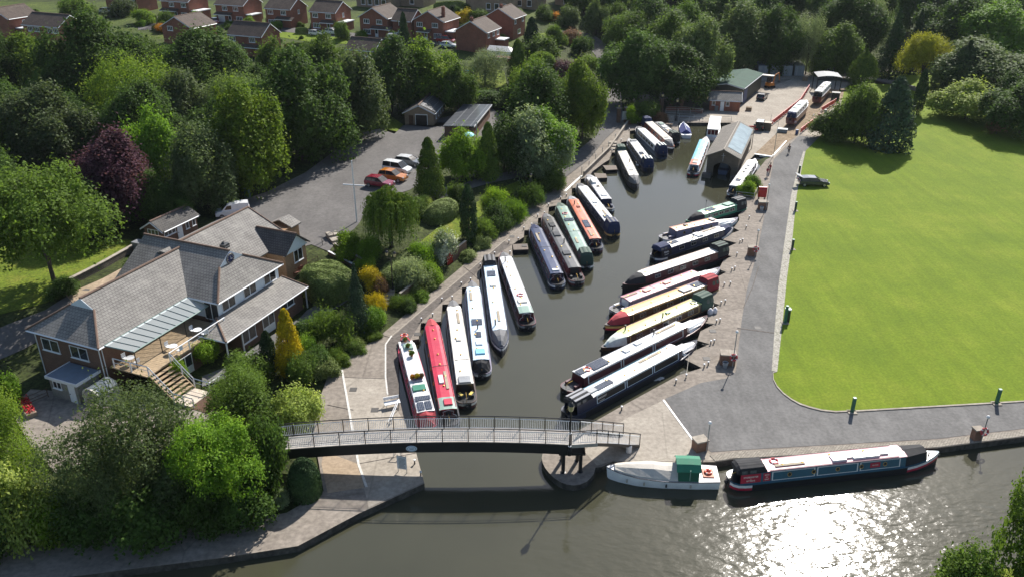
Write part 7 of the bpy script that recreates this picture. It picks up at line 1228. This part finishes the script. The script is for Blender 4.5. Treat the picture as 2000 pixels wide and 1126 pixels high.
wall('brick retaining wall turning the corner beside the brick steps', [(765, 552), (806, 550), (807, 572), (782, 592)], 1.3, .25, brick_dk); wall('long low brick wall along the hedge by the garden path', [(632, 600), (690, 566)], .9, .25, brick_dk); wall('brick wall with a pale coping on the right of the garden steps', [(655, 488), (720, 525)], .9, .25, brick_dk); wall('sloping white coped wall on the left of the garden steps', [(642, 496), (692, 522)], .35, .2, brick_dk, cap=white)
wall('low brick wall of red gates above the towpath', [(884, 512), (910, 492)], 1.6, .25, brick_dk); wall('old stone wall between the grass and the clubhouse drive', [(140, 556), (200, 525), (262, 490)], .8, .4, stone_w, 'stone_wall'); wall('low concrete wall along the lane above the water', [(1140, 344), (1189, 296), (1206, 272), (1226, 243)], .75, .25, mat_conc, 'concrete_wall'); wall('curved brick wall of the flower bed at the lane end', [(1228, 243), (1248, 238), (1268, 234), (1280, 232)], .8, .25, brick); wall('brick wall behind the far quay steps', [(1276, 238), (1298, 240)], 1.2, .3, brick); wall('brick base wall under the pillars beside the lodge', [(1300, 216), (1340, 216), (1372, 222)], .8, .3, brick)
wall('low kerb wall on the lane side of the silvery tree', [(1104, 330), (1120, 318)], .4, .2, mat_conc2, 'kerb_wall')
for k, (x, y, lab) in enumerate(((1291, 220, 'leftmost tall brick pillar behind the far quay'), (1309, 214, 'middle tall brick pillar behind the far quay'), (1330, 214, 'rightmost tall brick pillar behind the far quay'))): t = thing('brick_pillar', lab, 'pillar', G(x, y, 0), 0, 'brick pillars behind the far quay'); b = MB(); b.span(-.35, .35, -.35, .35, -.2, 3.0); b.build('shaft', brick_dk, t, uv=True); b = MB(); b.lathe((0, 0, 3.0), [(.5, 0), (.5, .12), (.1, .3), (.16, .45), (0, .6)], 8); b.build('finial', mat_conc, t)
gt = thing('gate_pillar', 'brick gate pillars with a pale sign and lantern at the end of the lane', 'gate pillar', G(1214, 240, 0), R(10))
for x in (-.7, .9): b = MB(); b.span(x - .35, x + .35, -.35, .35, -.2, 3.0); pl = b.build('shaft', brick_dk, gt, uv=True); b = MB(); b.span(x - .45, x + .45, -.45, .45, 3.0, 3.15); b.build('cap', mat_conc, pl)
b = MB(); b.box((.5, -.42, 1.6), (1.1, .05, 1.7)); b.build('sign_board', M('sign_pale', (.5, .52, .54), .5, .1), gt); lantern(gt, (-.7, 0, 3.15), 1.1)
def stairs(name, label, a, b_, w, n, mat, zt):
    A_, B_ = G(*a, 0), G(*b_, 0); t = thing(name, label, 'steps', (A_.x, A_.y, T(*a).z), math.atan2(B_.y - A_.y, B_.x - A_.x)); L_ = (B_ - A_).length
    for k in range(n): b = MB(); b.span(L_ * k / n, L_, -w / 2, w / 2, zt * k / n - .15, zt * (k + 1) / n); b.build('step', mat, t)
stairs('brick_steps', 'flight of brick steps climbing from the towpath to the garden', (752, 602), (760, 560), 2.0, 8, mat_conc2, 1.6); stairs('garden_steps', 'pale garden steps between walls below the car park', (690, 540), (650, 495), 1.4, 6, mat_conc2, 1.5); stairs('far_steps', 'pale steps by the brick wall at the far quay', (1306, 243), (1306, 233), 2.0, 4, mat_conc2, .9); stairs('road_steps', 'short steps between lane wall and far berths', (1194, 293), (1198, 281), 1.4, 3, mat_conc2, .6)
t = thing('red_gate', 'bright red wooden gate in the wall above the towpath', 'gate', T(881, 514), R(60)); b = MB()
for k in range(6): b.box((-.75 + k * .3, 0, .95), (.24, .06, 1.9))
b.build('boards', red_paint, t); b = MB(); b.box((0, .05, .5), (1.8, .05, .14)); b.box((0, .05, 1.5), (1.8, .05, .14)); b.build('ledge', red_paint, t)
t = thing('litter_bin', 'grey barrel bin beside the foot of the brick steps', 'bin', T(781, 588)); b = MB(); b.lathe((0, 0, 0), [(.26, 0), (.28, .1), (.28, .75), (.3, .8)], 12); b.build('body', M('bin_metal', (.28, .28, .27), .6, .15), t); b = MB(); b.lathe((0, 0, .8), [(.31, 0), (.2, .12), (0, .16)], 12); b.build('lid', steel, t)
t = thing('traffic_cone', 'orange and white traffic cone beside the barrel bin', 'traffic cone', T(791, 578)); b = MB(); b.lathe((0, 0, .04), [(.18, 0), (.03, .7), (0, .7)], 12); b.build('cone', M('cone_orange', (.65, .13, .04), .5, .1), t); b = MB(); b.lathe((0, 0, .32), [(.125, 0), (.085, .18)], 12); b.build('band', white, t); b = MB(); b.box((0, 0, .02), (.42, .42, .04)); b.build('foot', dgrey, t)
t = thing('wooden_bench', 'reddish wooden bench against the tan side wing', 'bench', T(583, 536), R(40)); b = MB(); b.span(-.8, .8, -.25, .25, .4, .46); b.build('seat', M('bench_red', (.20, .075, .045), .7, .2, 3), t); b = MB(); b.span(-.8, .8, .22, .27, .5, .95); b.build('backrest', MATS['bench_red'], t)
for s in (-.7, .7): b = MB(); b.span(s - .04, s + .04, -.25, .25, 0, .6); b.build('leg', MATS['bench_red'], t)
p = T(697, 434); t = thing('flagpole', 'white flagpole with a crossed yard at the edge of the car park', 'flagpole', p, R(-10)); hh = 8.6; b = MB(); b.tube([(0, 0, 0), (0, 0, hh)], .11, 8, r1=.07); b.build('mast', white, t); b = MB(); b.tube([(-1.5, 0, hh * .62), (1.5, 0, hh * .62)], .09, 6); b.build('yard', white, t); b = MB(); b.lathe((0, 0, hh), [(.07, 0), (.1, .08), (0, .18)], 8); b.build('truck', white, t)
t = thing('utility_cabinet', 'green utility cabinet at the wood edge beside the car park', 'cabinet', T(484, 386), R(-20)); b = MB(); b.span(-.4, .4, -.25, .25, 0, 1.4); b.build('body', M('cabinet_green', (.05, .10, .07), .5, .15), t); b = MB(); b.box((0, -.26, .7), (.7, .02, 1.2)); b.build('door', M('cabinet_door', (.06, .12, .085), .5, .1), t)
# ======================= VEHICLES ========================================
tyre_m = M('tyre', (.018, .018, .018), .85, .2); rim_m = M('alloy', (.5, .5, .52), .3, .1, metal=.7); lamp_m = M('headlamp', (.7, .72, .75), .1, .1); tail_m = M('tail_lamp', (.35, .01, .01), .25, .1); cglass = M('car_glass', (.02, .024, .028), .06, .2)
PROF = dict(hatch=([(-2.05, .35), (-2.1, .75), (-2.0, .98), (-1.75, 1.0), (.75, .98), (1.85, .82), (2.08, .62), (2.08, .35)], [(-1.92, .98), (-1.6, 1.42), (-.9, 1.5), (.1, 1.48), (.95, .97)], 1.76),
            estate=([(-2.35, .35), (-2.4, .8), (-2.3, 1.0), (.9, .98), (2.1, .82), (2.35, .62), (2.35, .35)], [(-2.22, 1.0), (-1.95, 1.42), (-1.0, 1.5), (.2, 1.47), (1.05, .97)], 1.8),
            suv=([(-2.2, .4), (-2.25, .9), (-2.15, 1.1), (.95, 1.08), (2.05, .98), (2.25, .75), (2.25, .4)], [(-2.1, 1.08), (-1.85, 1.6), (-.9, 1.7), (.15, 1.67), (1.0, 1.07)], 1.86),
            van=([(-2.3, .35), (-2.35, 1.1), (-2.3, 1.15), (1.1, 1.1), (2.0, .95), (2.25, .7), (2.25, .35)], [(-2.3, 1.13), (-2.22, 1.85), (-1.5, 1.92), (.55, 1.86), (1.35, 1.08)], 1.88),
            jeep=([(-1.9, .5), (-1.95, 1.0), (-1.95, 1.12), (.6, 1.12), (1.9, 1.1), (1.98, .9), (1.98, .5)], [(-1.9, 1.11), (-1.85, 1.85), (-1.2, 1.9), (.35, 1.88), (.7, 1.11)], 1.78))
def car(px, py, rz, kind, col, label, cat='car', name='parked_car', boot=False, z=None, solid=False, spare=False, roofcol=None):
    p = T(px, py) if z is None else G(px, py, z); t = thing(name, label, cat, p, rz); lo, up, w = PROF[kind]; w /= 2
    b = MB(); n = len(lo); rings = [[(x, y * w, z_ if abs(y) < .99 else z_ * .97 + .02) for x, z_ in lo] for y in (-1, -.93, .93, 1)]; rings[0] = [(x * .97, -w, z_ - (.05 if z_ > .6 else -.03)) for x, z_ in lo]; rings[3] = [(x * .97, w, z_ - (.05 if z_ > .6 else -.03)) for x, z_ in lo]; b.loft(rings)
    cm = M('car_' + '_'.join('%.2f' % c for c in col), col, .25, .06, 2, coat=.8)
    tw = lambda z_: w * (.93 - .22 * max(0, z_ - 1.0)); zt = max(z_ for _, z_ in up); zb_ = up[0][1]
    body = b.build('body', cm, t); b = MB(); b.loft([[(x, s * tw(z_), z_) for x, z_ in up] for s in (-1, 1)]); b.build('cabin', cm if solid else cglass, body)
    b = MB(); tops = [q for q in up if q[1] > zt - .13]; b.loft([[(x, s * tw(z_) * 1.005, z_ + .012) for s in (-1, -.6, .6, 1)] + [(x, s * tw(z_) * 1.005, z_ - .05) for s in (1, -1)] for x, z_ in tops]); b.build('roof', M('car_roof', roofcol, .3, .08, coat=.5) if roofcol else cm, body)
    for s in (-1, 1):
        for (x0, z0), (x1, z1) in ((up[0], up[1]), (up[-2], up[-1]), (((up[1][0] + up[-2][0]) / 2, zb_), ((up[1][0] + up[-2][0]) / 2, zt - .02))): q = MB(); q.tube([(x0, s * tw(z0) * 1.01, z0), (x1, s * tw(z1) * 1.01, z1)], .045, 4); q.build('pillar', cm, body)
    if solid:
        q = MB(); (x0, z0), (x1, z1) = up[-2], up[-1]; q.quad((x0 + .03, tw(z0) * .9, z0), (x1 + .03, tw(z1) * .9, z1 + .03), (x1 + .03, -tw(z1) * .9, z1 + .03), (x0 + .03, -tw(z0) * .9, z0)); q.build('windscreen', cglass, body)
        for s in (-1, 1): q = MB(); q.quad(*[(x, s * (tw(z_) + .012), z_) for x, z_ in ((.05, 1.2), (1.0, 1.2), (.62, 1.68), (.05, 1.72))]); q.build('window', cglass, body)
    xf, xr = lo[-1][0] - .82, lo[0][0] + .78; rw = .36 if kind in ('suv', 'jeep') else .32
    for x in (xf, xr):
        for s in (-1, 1): q = MB(); q.lathe((0, 0, 0), [(.0, -.1), (rw, -.1), (rw, .1), (0, .1)], 16); wo_ = q.build('wheel', tyre_m, t); wo_.location = (x, s * (w - .07), rw); wo_.rotation_euler = (R(90), 0, 0); q = MB(); q.lathe((0, 0, 0), [(0, -.115), (rw * .62, -.115), (rw * .62, .115), (0, .115)], 10); q.build('rim', rim_m, wo_)
    for s in (-1, 1): q = MB(); q.box((lo[-1][0] - .05, s * w * .72, .70 if kind not in ('suv', 'jeep') else .88), (.12, .32, .16)); q.build('headlight', lamp_m, t); q = MB(); q.box((lo[0][0] - .02, s * w * .82, .82), (.1, .2, .22)); q.build('tail_light', tail_m, t); q = MB(); q.box((up[-1][0] - .25, s * (w + .08), 1.05), (.1, .16, .12)); q.build('mirror', cm, t)
    if boot: q = MB(); q.loft([[(-2.0, -.7, 1.46), (-2.0, .7, 1.46), (-2.0, .7, 1.52), (-2.0, -.7, 1.52)], [(-2.9, -.66, 1.85), (-2.9, .66, 1.85), (-2.9, .66, 1.9), (-2.9, -.66, 1.9)]]); q.build('tailgate', M('tailgate_light', (.55, .56, .58), .3, .08), t)
    if spare: q = MB(); q.lathe((0, 0, 0), [(0, -.1), (.36, -.1), (.36, .1), (0, .1)], 14); o = q.build('spare_wheel', tyre_m, t); o.location = (-2.06, .1, 1.1); o.rotation_euler = (0, R(90), 0)
    return t
RB_ = R(-23)
car(742, 365, RB_, 'suv', (.22, .012, .03), 'crimson parked car nearest the flagpole'); car(768, 352, RB_, 'suv', (.50, .17, .015), 'orange parked car behind the crimson one'); car(777, 337, RB_, 'van', (.72, .73, .73), 'white minibus parked behind the orange car', 'minibus', 'minibus'); car(800, 322, RB_, 'estate', (.16, .17, .18), 'grey parked car with a pale roof beside the cone shaped conifer', roofcol=(.62, .63, .64))
car(455, 421, R(198), 'van', (.74, .75, .77), 'white panel van parked behind the clubhouse roof', 'van', 'parked_van', solid=True); car(1588, 362, R(-5), 'estate', (.022, .03, .05), 'dark grey estate car on the lawn with its tailgate raised', boot=True, z=.06); car(1488, 194, R(62), 'hatch', (.02, .022, .028), 'black car parked beside the boat shed', z=.01); car(1484, 252, R(68), 'jeep', (.015, .016, .016), 'black off road car with a spare wheel behind the boathouse', z=.01, spare=True, roofcol=(.45, .46, .46))
car(619, 70, RB_, 'hatch', (.72, .73, .74), 'left of the two white cars on the estate street'); car(651, 68, RB_, 'suv', (.70, .71, .72), 'right of the two white cars on the estate street'); car(771, 78, R(70), 'van', (.70, .71, .72), 'white van beside the narrow conifer on the estate', 'van', 'parked_van', solid=True); car(871, 84, R(-15), 'van', (.30, .015, .02), 'red people carrier on the drive of the skylight house'); car(876, 93, R(-15), 'hatch', (.66, .70, .74), 'pale blue white car in front of the red people carrier')
car(420, 46, R(-60), 'hatch', (.30, .01, .02), 'red car on the drive by the white garage door'); car(210, 27, R(-20), 'suv', (.72, .72, .72), 'white car half hidden by trees at the top left'); car(1618, 149, R(-95), 'van', (.62, .66, .68), 'white van at the back of the boatyard', 'van', 'parked_van', z=.03, solid=True)
# ---------------- boatyard things
bar_m = M('barrier_red', (.50, .03, .03), .5, .12); BR = MB()
BR.span(-1.02, 1.02, -.05, .05, .78, 1.08); BR.span(-1.02, 1.02, -.05, .05, .2, .42); BR.span(-1.0, -.92, -.03, .03, .42, .78); BR.span(.92, 1.0, -.03, .03, .42, .78)
for k in range(7): BR.span(-.83 + k * .265, -.69 + k * .265, -.03, .03, .42, .78)
BRM = BR.mesh('panel', bar_m); bf = MB(); bf.box((-.7, 0, .03), (.2, .55, .06)); BF1 = bf.mesh('foot', dgrey)
def barrier(p, rz, label, grp): t = thing('barrier', label, 'barrier', p, rz, grp); link('panel', BRM, t); link('foot', BF1, t); o = link('foot', BF1, t); o.location = (1.4, 0, 0); return t
for pts, lab, grp in (([(1506, 246), (1524, 232), (1548, 213), (1562, 202), (1580, 174)], 'red plastic barrier in the long row left of the boats ashore', 'barriers in the long row'), ([(1563, 261), (1590, 240)], 'red plastic barrier in the short row at the slipway kerb', 'barriers at the slipway kerb'), ([(1604, 219), (1632, 202)], 'red plastic barrier in the row beyond the dark bush tree', 'barriers beyond the bush')):
    W_ = [G(*p, .02) for p in pts]; 
    for a, c in zip(W_, W_[1:]):
        L_ = (c - a).length; n = max(1, round(L_ / 2.05)); d = (c - a).normalized()
        for k in range(n): barrier(a + d * (L_ * (k + .5) / n), math.atan2(d.y, d.x) + random.uniform(-.08, .08), lab, grp)
barrier(G(1470, 256, .02), R(4), 'single red barrier in front of the black off road car', None)
t = thing('boat_awning', 'black framed awning with a pale tarpaulin over the farther boat ashore', 'awning', G(1616, 183, 0), R(-8)); b = MB(); 
for y in (0, 5): 
    for x in (-2.6, 2.6): q = MB(); q.tube([(x, y, 0), (x, y, 3.75)], .1, 6); q.build('post', black, t)
b.loft([[(x, y, 3.7 + .4 * math.cos(x / 2.7 * 1.35)) for x in (-2.7, -1.8, -.6, .6, 1.8, 2.7)] + [(x, y, 3.63 + .4 * math.cos(x / 2.7 * 1.35)) for x in (2.7, 1.8, .6, -.6, -1.8, -2.7)] for y in (-.2, 2.5, 5.2)]); b.build('tarpaulin', M('tarp_grey', (.24, .25, .26), .7, .15, 1.5, bump=.5), t); b = MB(); b.span(-2.55, 2.55, -.1, -.04, 3.0, 3.75); b.build('valance', canvas('black', CV['black']), t)
exm = M('digger_orange', (.50, .17, .02), .5, .2); t = thing('excavator', 'small orange excavator with a raised arm beside the boat shed', 'excavator', G(1503, 172, 0), R(30))
for s in (-.6, .6): b = MB(); b.loft([[(x, s + y, z) for x, z in ((-1, .1), (-1.1, .3), (-1, .5), (1, .5), (1.1, .3), (1, .1))] for y in (-.18, .18)]); b.build('track', tyre_m, t)
b = MB(); b.box((-.1, 0, .95), (1.7, 1.4, .7), 0, 0, .92); b.build('body', exm, t); b = MB(); b.box((-.1, .3, 1.9), (1.0, .75, 1.2), 0, 0, .9); b.build('cab', cglass, t); b = MB(); b.tube([(.7, -.2, 1.1), (1.2, -.2, 3.0), (2.3, -.2, 3.4)], .16, 6, r1=.12); b.tube([(2.3, -.2, 3.4), (2.7, -.2, 1.6)], .11, 6); b.build('arm', exm, t); b = MB(); b.box((2.6, -.2, 1.3), (.5, .6, .5), 0, 0, .6); b.build('bucket', dgrey, t)
for px, py, dm, col, lab, nm in ((1497, 254, (1.6, 1.2, 1.5), (.10, .075, .05), 'dark timber crate beside the slipway head', 'crate'), (1528, 258, (1.8, 1.0, .6), (.2, .22, .23), 'low grey steel box on the slipway in front of the nearer boat ashore', 'steel_box'), (1631, 195, (1.7, 1.4, 1.6), (.03, .03, .033), 'black water tank beside the farther boat ashore', 'tank')):
    t = thing(nm, lab, nm.replace('_', ' '), G(px, py, .02), R(-20)); m_ = M(nm + '_body', col, .7, .25); b = MB(); b.box((0, 0, dm[2] / 2), dm, 0, 0, .97); b.build('body', m_, t); b = MB(); b.box((0, 0, dm[2] + .04), (dm[0] * 1.04, dm[1] * 1.04, .08)); b.build('lid', M(nm + '_lid', [min(1, c * 2.2) for c in col], .6, .2), t)
fence('railing', 'tall lamp pole pair at the head of the slipway', 'pole', [(1504, 245), (1518, 258)], 2.2, steel, (.5,))
for px, py, h_, lab in ((1511, 304, 4.6, 'slim grey lamp pole at the slipway foot'), (1434, 700, 0, '')):
    if h_: t = thing('lamp_pole', lab, 'lamp pole', G(px, py, 0)); b = MB(); b.tube([(0, 0, 0), (0, 0, h_)], .05, 6); b.build('pole', MATS['pole_grey'], t); b = MB(); b.lathe((0, 0, h_), [(.06, 0), (.14, .08), (0, .25)], 8); b.build('lamp_head', lens_w, t)
for px, py in ((1136, 342), (1150, 331), (1163, 318), (1176, 305), (1188, 294), (1201, 277)): t = thing('lane_post', 'short grey post along the lane wall above the berths', 'post', T(px, py), 0, 'posts along the lane wall'); b = MB(); b.tube([(0, 0, 0), (0, 0, 1.5)], .05, 6); b.build('shaft', MATS['pole_grey'], t); b = MB(); b.lathe((0, 0, 1.5), [(.06, 0), (.09, .06), (0, .14)], 8); b.build('cap', lens_w, t)
t = thing('paddling_pool', 'round blue paddling pool on the yellow garden lawn', 'paddling pool', T(906, 143)); b = MB(); b.torus((0, 0, .2), 1.5, .22, None, 22, 7); b.build('ring', M('pool_blue', (.12, .50, .68), .35, .1), t, smooth=True); b = MB(); b.lathe((0, 0, .2), [(0, 0), (1.4, 0)], 22); b.build('water', M('pool_water', (.45, .72, .8), .1, .1), t)
t = thing('slide', 'small blue garden slide beside the paddling pool', 'slide', T(926, 141), R(60)); b = MB(); b.loft([[(-.9, -.3, .1), (-.9, .3, .1), (-.9, .3, .2), (-.9, -.3, .2)], [(.5, -.3, 1.2), (.5, .3, 1.2), (.5, .3, 1.3), (.5, -.3, 1.3)]]); b.build('chute', MATS['pool_blue'], t); b = MB(); b.tube([(.55, -.3, 0), (.55, -.3, 1.8)], .05, 5); b.tube([(.55, .3, 0), (.55, .3, 1.8)], .05, 5); b.build('ladder', steel, t)
t = thing('parasol', 'turquoise and white parasol on the patio of the flat roofed shed', 'parasol', T(915, 285)); b = MB(); b.tube([(0, 0, 0), (0, 0, 2.2)], .03, 5); b.build('pole', steel, t); b = MB(); b.lathe((0, 0, 1.9), [(1.3, 0), (.9, .3), (0, .6)], 8); b.build('canopy', M('parasol_teal', (.25, .62, .62), .7, .15), t)
# ======================= PEOPLE ==========================================
def skin(name, mat, verts, edges, par, lvl=1):
    me = bpy.data.meshes.new(name); me.from_pydata([v[:3] for v in verts], edges, []); me.materials.append(mat); o = link(name, me, par); o.modifiers.new('skin', 'SKIN'); s = o.modifiers.new('sub', 'SUBSURF'); s.levels = lvl; s.render_levels = lvl
    for i, v in enumerate(verts): sv = me.skin_vertices[0].data[i]; sv.radius = (v[3], v[4] if len(v) > 4 else v[3]); sv.use_root = (i == 0)
    return o
def person(p, rz, top, legs, label, stride=.22, lean=0.0, arm=.25):
    t = thing('person', label, 'person', p, rz); sk = M('skin', (.42, .25, .18), .6, .08)
    hip = (0, 0, .92); L1 = lambda s, f: [(f * .5 * s * 0 + f * .45, s * .09, .50, .065), (f * .75, s * .10, .08, .045), (f * .75 + .14, s * .10, .04, .04)]
    V = [(0, 0, .95, .13, .1), (lean * .3, 0, 1.2, .13, .1), (lean * .6, 0, 1.42, .15, .09), (lean * .7, 0, 1.53, .055), (lean * .8 + .02, 0, 1.66, .10, .085), (lean * .8 + .02, 0, 1.76, .075)]
    E_ = [(0, 1), (1, 2), (2, 3), (3, 4), (4, 5)]
    for s, f in ((1, stride), (-1, -stride)):
        b0 = len(V); V += [(f * .15, s * .09, .82, .085)] + L1(s, f); E_ += [(0, b0), (b0, b0 + 1), (b0 + 1, b0 + 2), (b0 + 2, b0 + 3)]; b0 = len(V); V += [(lean * .6, s * .2, 1.40, .055), (lean * .5 - f * .5 + arm * .2, s * .25, 1.12, .042), (lean * .5 - f * .6 + arm, s * .23, .90, .033), (lean * .5 - f * .6 + arm + .05, s * .23, .81, .03)]; E_ += [(2, b0), (b0, b0 + 1), (b0 + 1, b0 + 2), (b0 + 2, b0 + 3)]
    skin('body', sk, V, E_, t); G_ = lambda i, k: (V[i][0], V[i][1], V[i][2], V[i][3] + k, (V[i][4] if len(V[i]) > 4 else V[i][3]) + k)
    skin('jacket', M('cloth_%.2f_%.2f' % (top[0], top[2]), top, .85, .15, 4), [G_(i, .022) for i in (0, 1, 2, 10, 11, 12, 18, 19, 20)], [(0, 1), (1, 2), (2, 3), (3, 4), (4, 5), (2, 6), (6, 7), (7, 8)], t); skin('trousers', M('cloth_%.2f_%.2f' % (legs[0], legs[2]), legs, .85, .15, 4), [G_(i, .02) for i in (0, 6, 7, 8, 14, 15, 16)], [(0, 1), (1, 2), (2, 3), (0, 4), (4, 5), (5, 6)], t)
    b = MB(); b.lathe((lean * .8, 0, 1.66), [(.108, 0), (.112, .06), (.095, .14), (.05, .19), (0, .2)], 10); b.build('hair', M('hair_dark', (.03, .02, .015), .8, .2), t, smooth=True)
person(G(1540, 300, .02), R(250), (.035, .04, .05), (.07, .075, .09), 'person in dark clothes walking down the road towards the camera'); person(G(1503, 338, 0), R(200), (.35, .02, .03), (.05, .05, .08), 'person in a red top standing on the quay, left of two', .06); person(G(1498, 346, 0), R(60), (.30, .03, .05), (.45, .43, .42), 'person in a red top and pale trousers bending on the quay, right of two', .08, .3); person(G(1553, 250, .02), R(120), (.55, .55, .58), (.08, .09, .12), 'person in a white top working beside the nearer boat ashore', .1, .1)
# ---------------- mooring ropes
for a, c in (((1371, 671), (1388, 671)), ((1384, 632), (1399, 630)), ((1390, 592), (1408, 594)), ((1400, 560), (1414, 558)), ((1408, 530), (1429, 529)), ((1420, 496), (1439, 499)), ((1346, 690), (1340, 737)), ((886, 596), (883, 584)), ((923, 560), (901, 557)), ((957, 522), (938, 521)), ((842, 632), (823, 627)), ((985, 502), (966, 498)), ((1043, 449), (1023, 449))):
    A_ = G(*a, .15); C_ = G(*c, .32); b = MB(); b.tube([A_, A_.lerp(C_, .5) - Vector((0, 0, .12)), C_], .02, 5); o = b.build('mooring_rope', rope_m); tag(o, 'mooring rope between a narrowboat end and a quay bollard', 'rope', 'mooring ropes')

# ---------------- yard clutter
pal = M('pallet_wood', (.26, .19, .12), .85, .25, 3)
for px, py, n, lab in ((1462, 216, 5, 'stack of wooden pallets beside the lodge end'), (1508, 168, 4, 'low stack of pallets in front of the orange excavator'), (1572, 158, 6, 'tall stack of pallets before the rightmost container'), (1645, 178, 3, 'low stack of pallets beside the awning')):
    t = thing('pallet_stack', lab, 'pallets', G(px, py, .02), R(random.uniform(-30, 30)))
    for k in range(n):
        q = MB()
        for j in range(5): q.span(-.6, .6, -.5 + j * .22, -.38 + j * .22, k * .15 + .10, k * .15 + .13)
        for y in (-.45, 0, .45): q.span(-.6, .6, y - .05, y + .05, k * .15, k * .15 + .099)
        q.build('pallet', pal, t)
for px, py, col, lab in ((1556, 262, (.06, .09, .2), 'blue oil drum at the slipway kerb'), (1600, 230, (.25, .03, .02), 'red oil drum between the two boats ashore'), (1470, 182, (.03, .08, .05), 'green oil drum against the boat shed side'), (1612, 222, (.3, .3, .3), 'grey oil drum right of the nearer boat ashore')):
    t = thing('oil_drum', lab, 'oil drum', G(px, py, .02)); q = MB(); q.lathe((0, 0, 0), [(0, 0), (.29, 0), (.3, .3), (.31, .32), (.3, .34), (.3, .58), (.31, .6), (.3, .62), (.29, .88), (0, .88)], 12); q.build('barrel', M('drum_%.2f' % col[0], col, .5, .2), t); q = MB(); q.lathe((.14, 0, .88), [(.04, 0), (.04, .03), (0, .03)], 8); q.build('bung', steel, t)
for px, py, rz, lab in ((1588, 232, 60, 'steel work trestle beside the nearer boat ashore'), (1603, 223, 60, 'steel work trestle between the boats ashore')):
    t = thing('trestle', lab, 'trestle', G(px, py, .02), R(rz)); q = MB(); q.tube([(-.7, 0, .85), (.7, 0, .85)], .05, 5); q.build('beam', steel, t)
    for x in (-.55, .55):
        for y in (-.3, .3): q = MB(); q.tube([(x, y, 0), (x, 0, .85)], .03, 5); q.build('leg', steel, t)
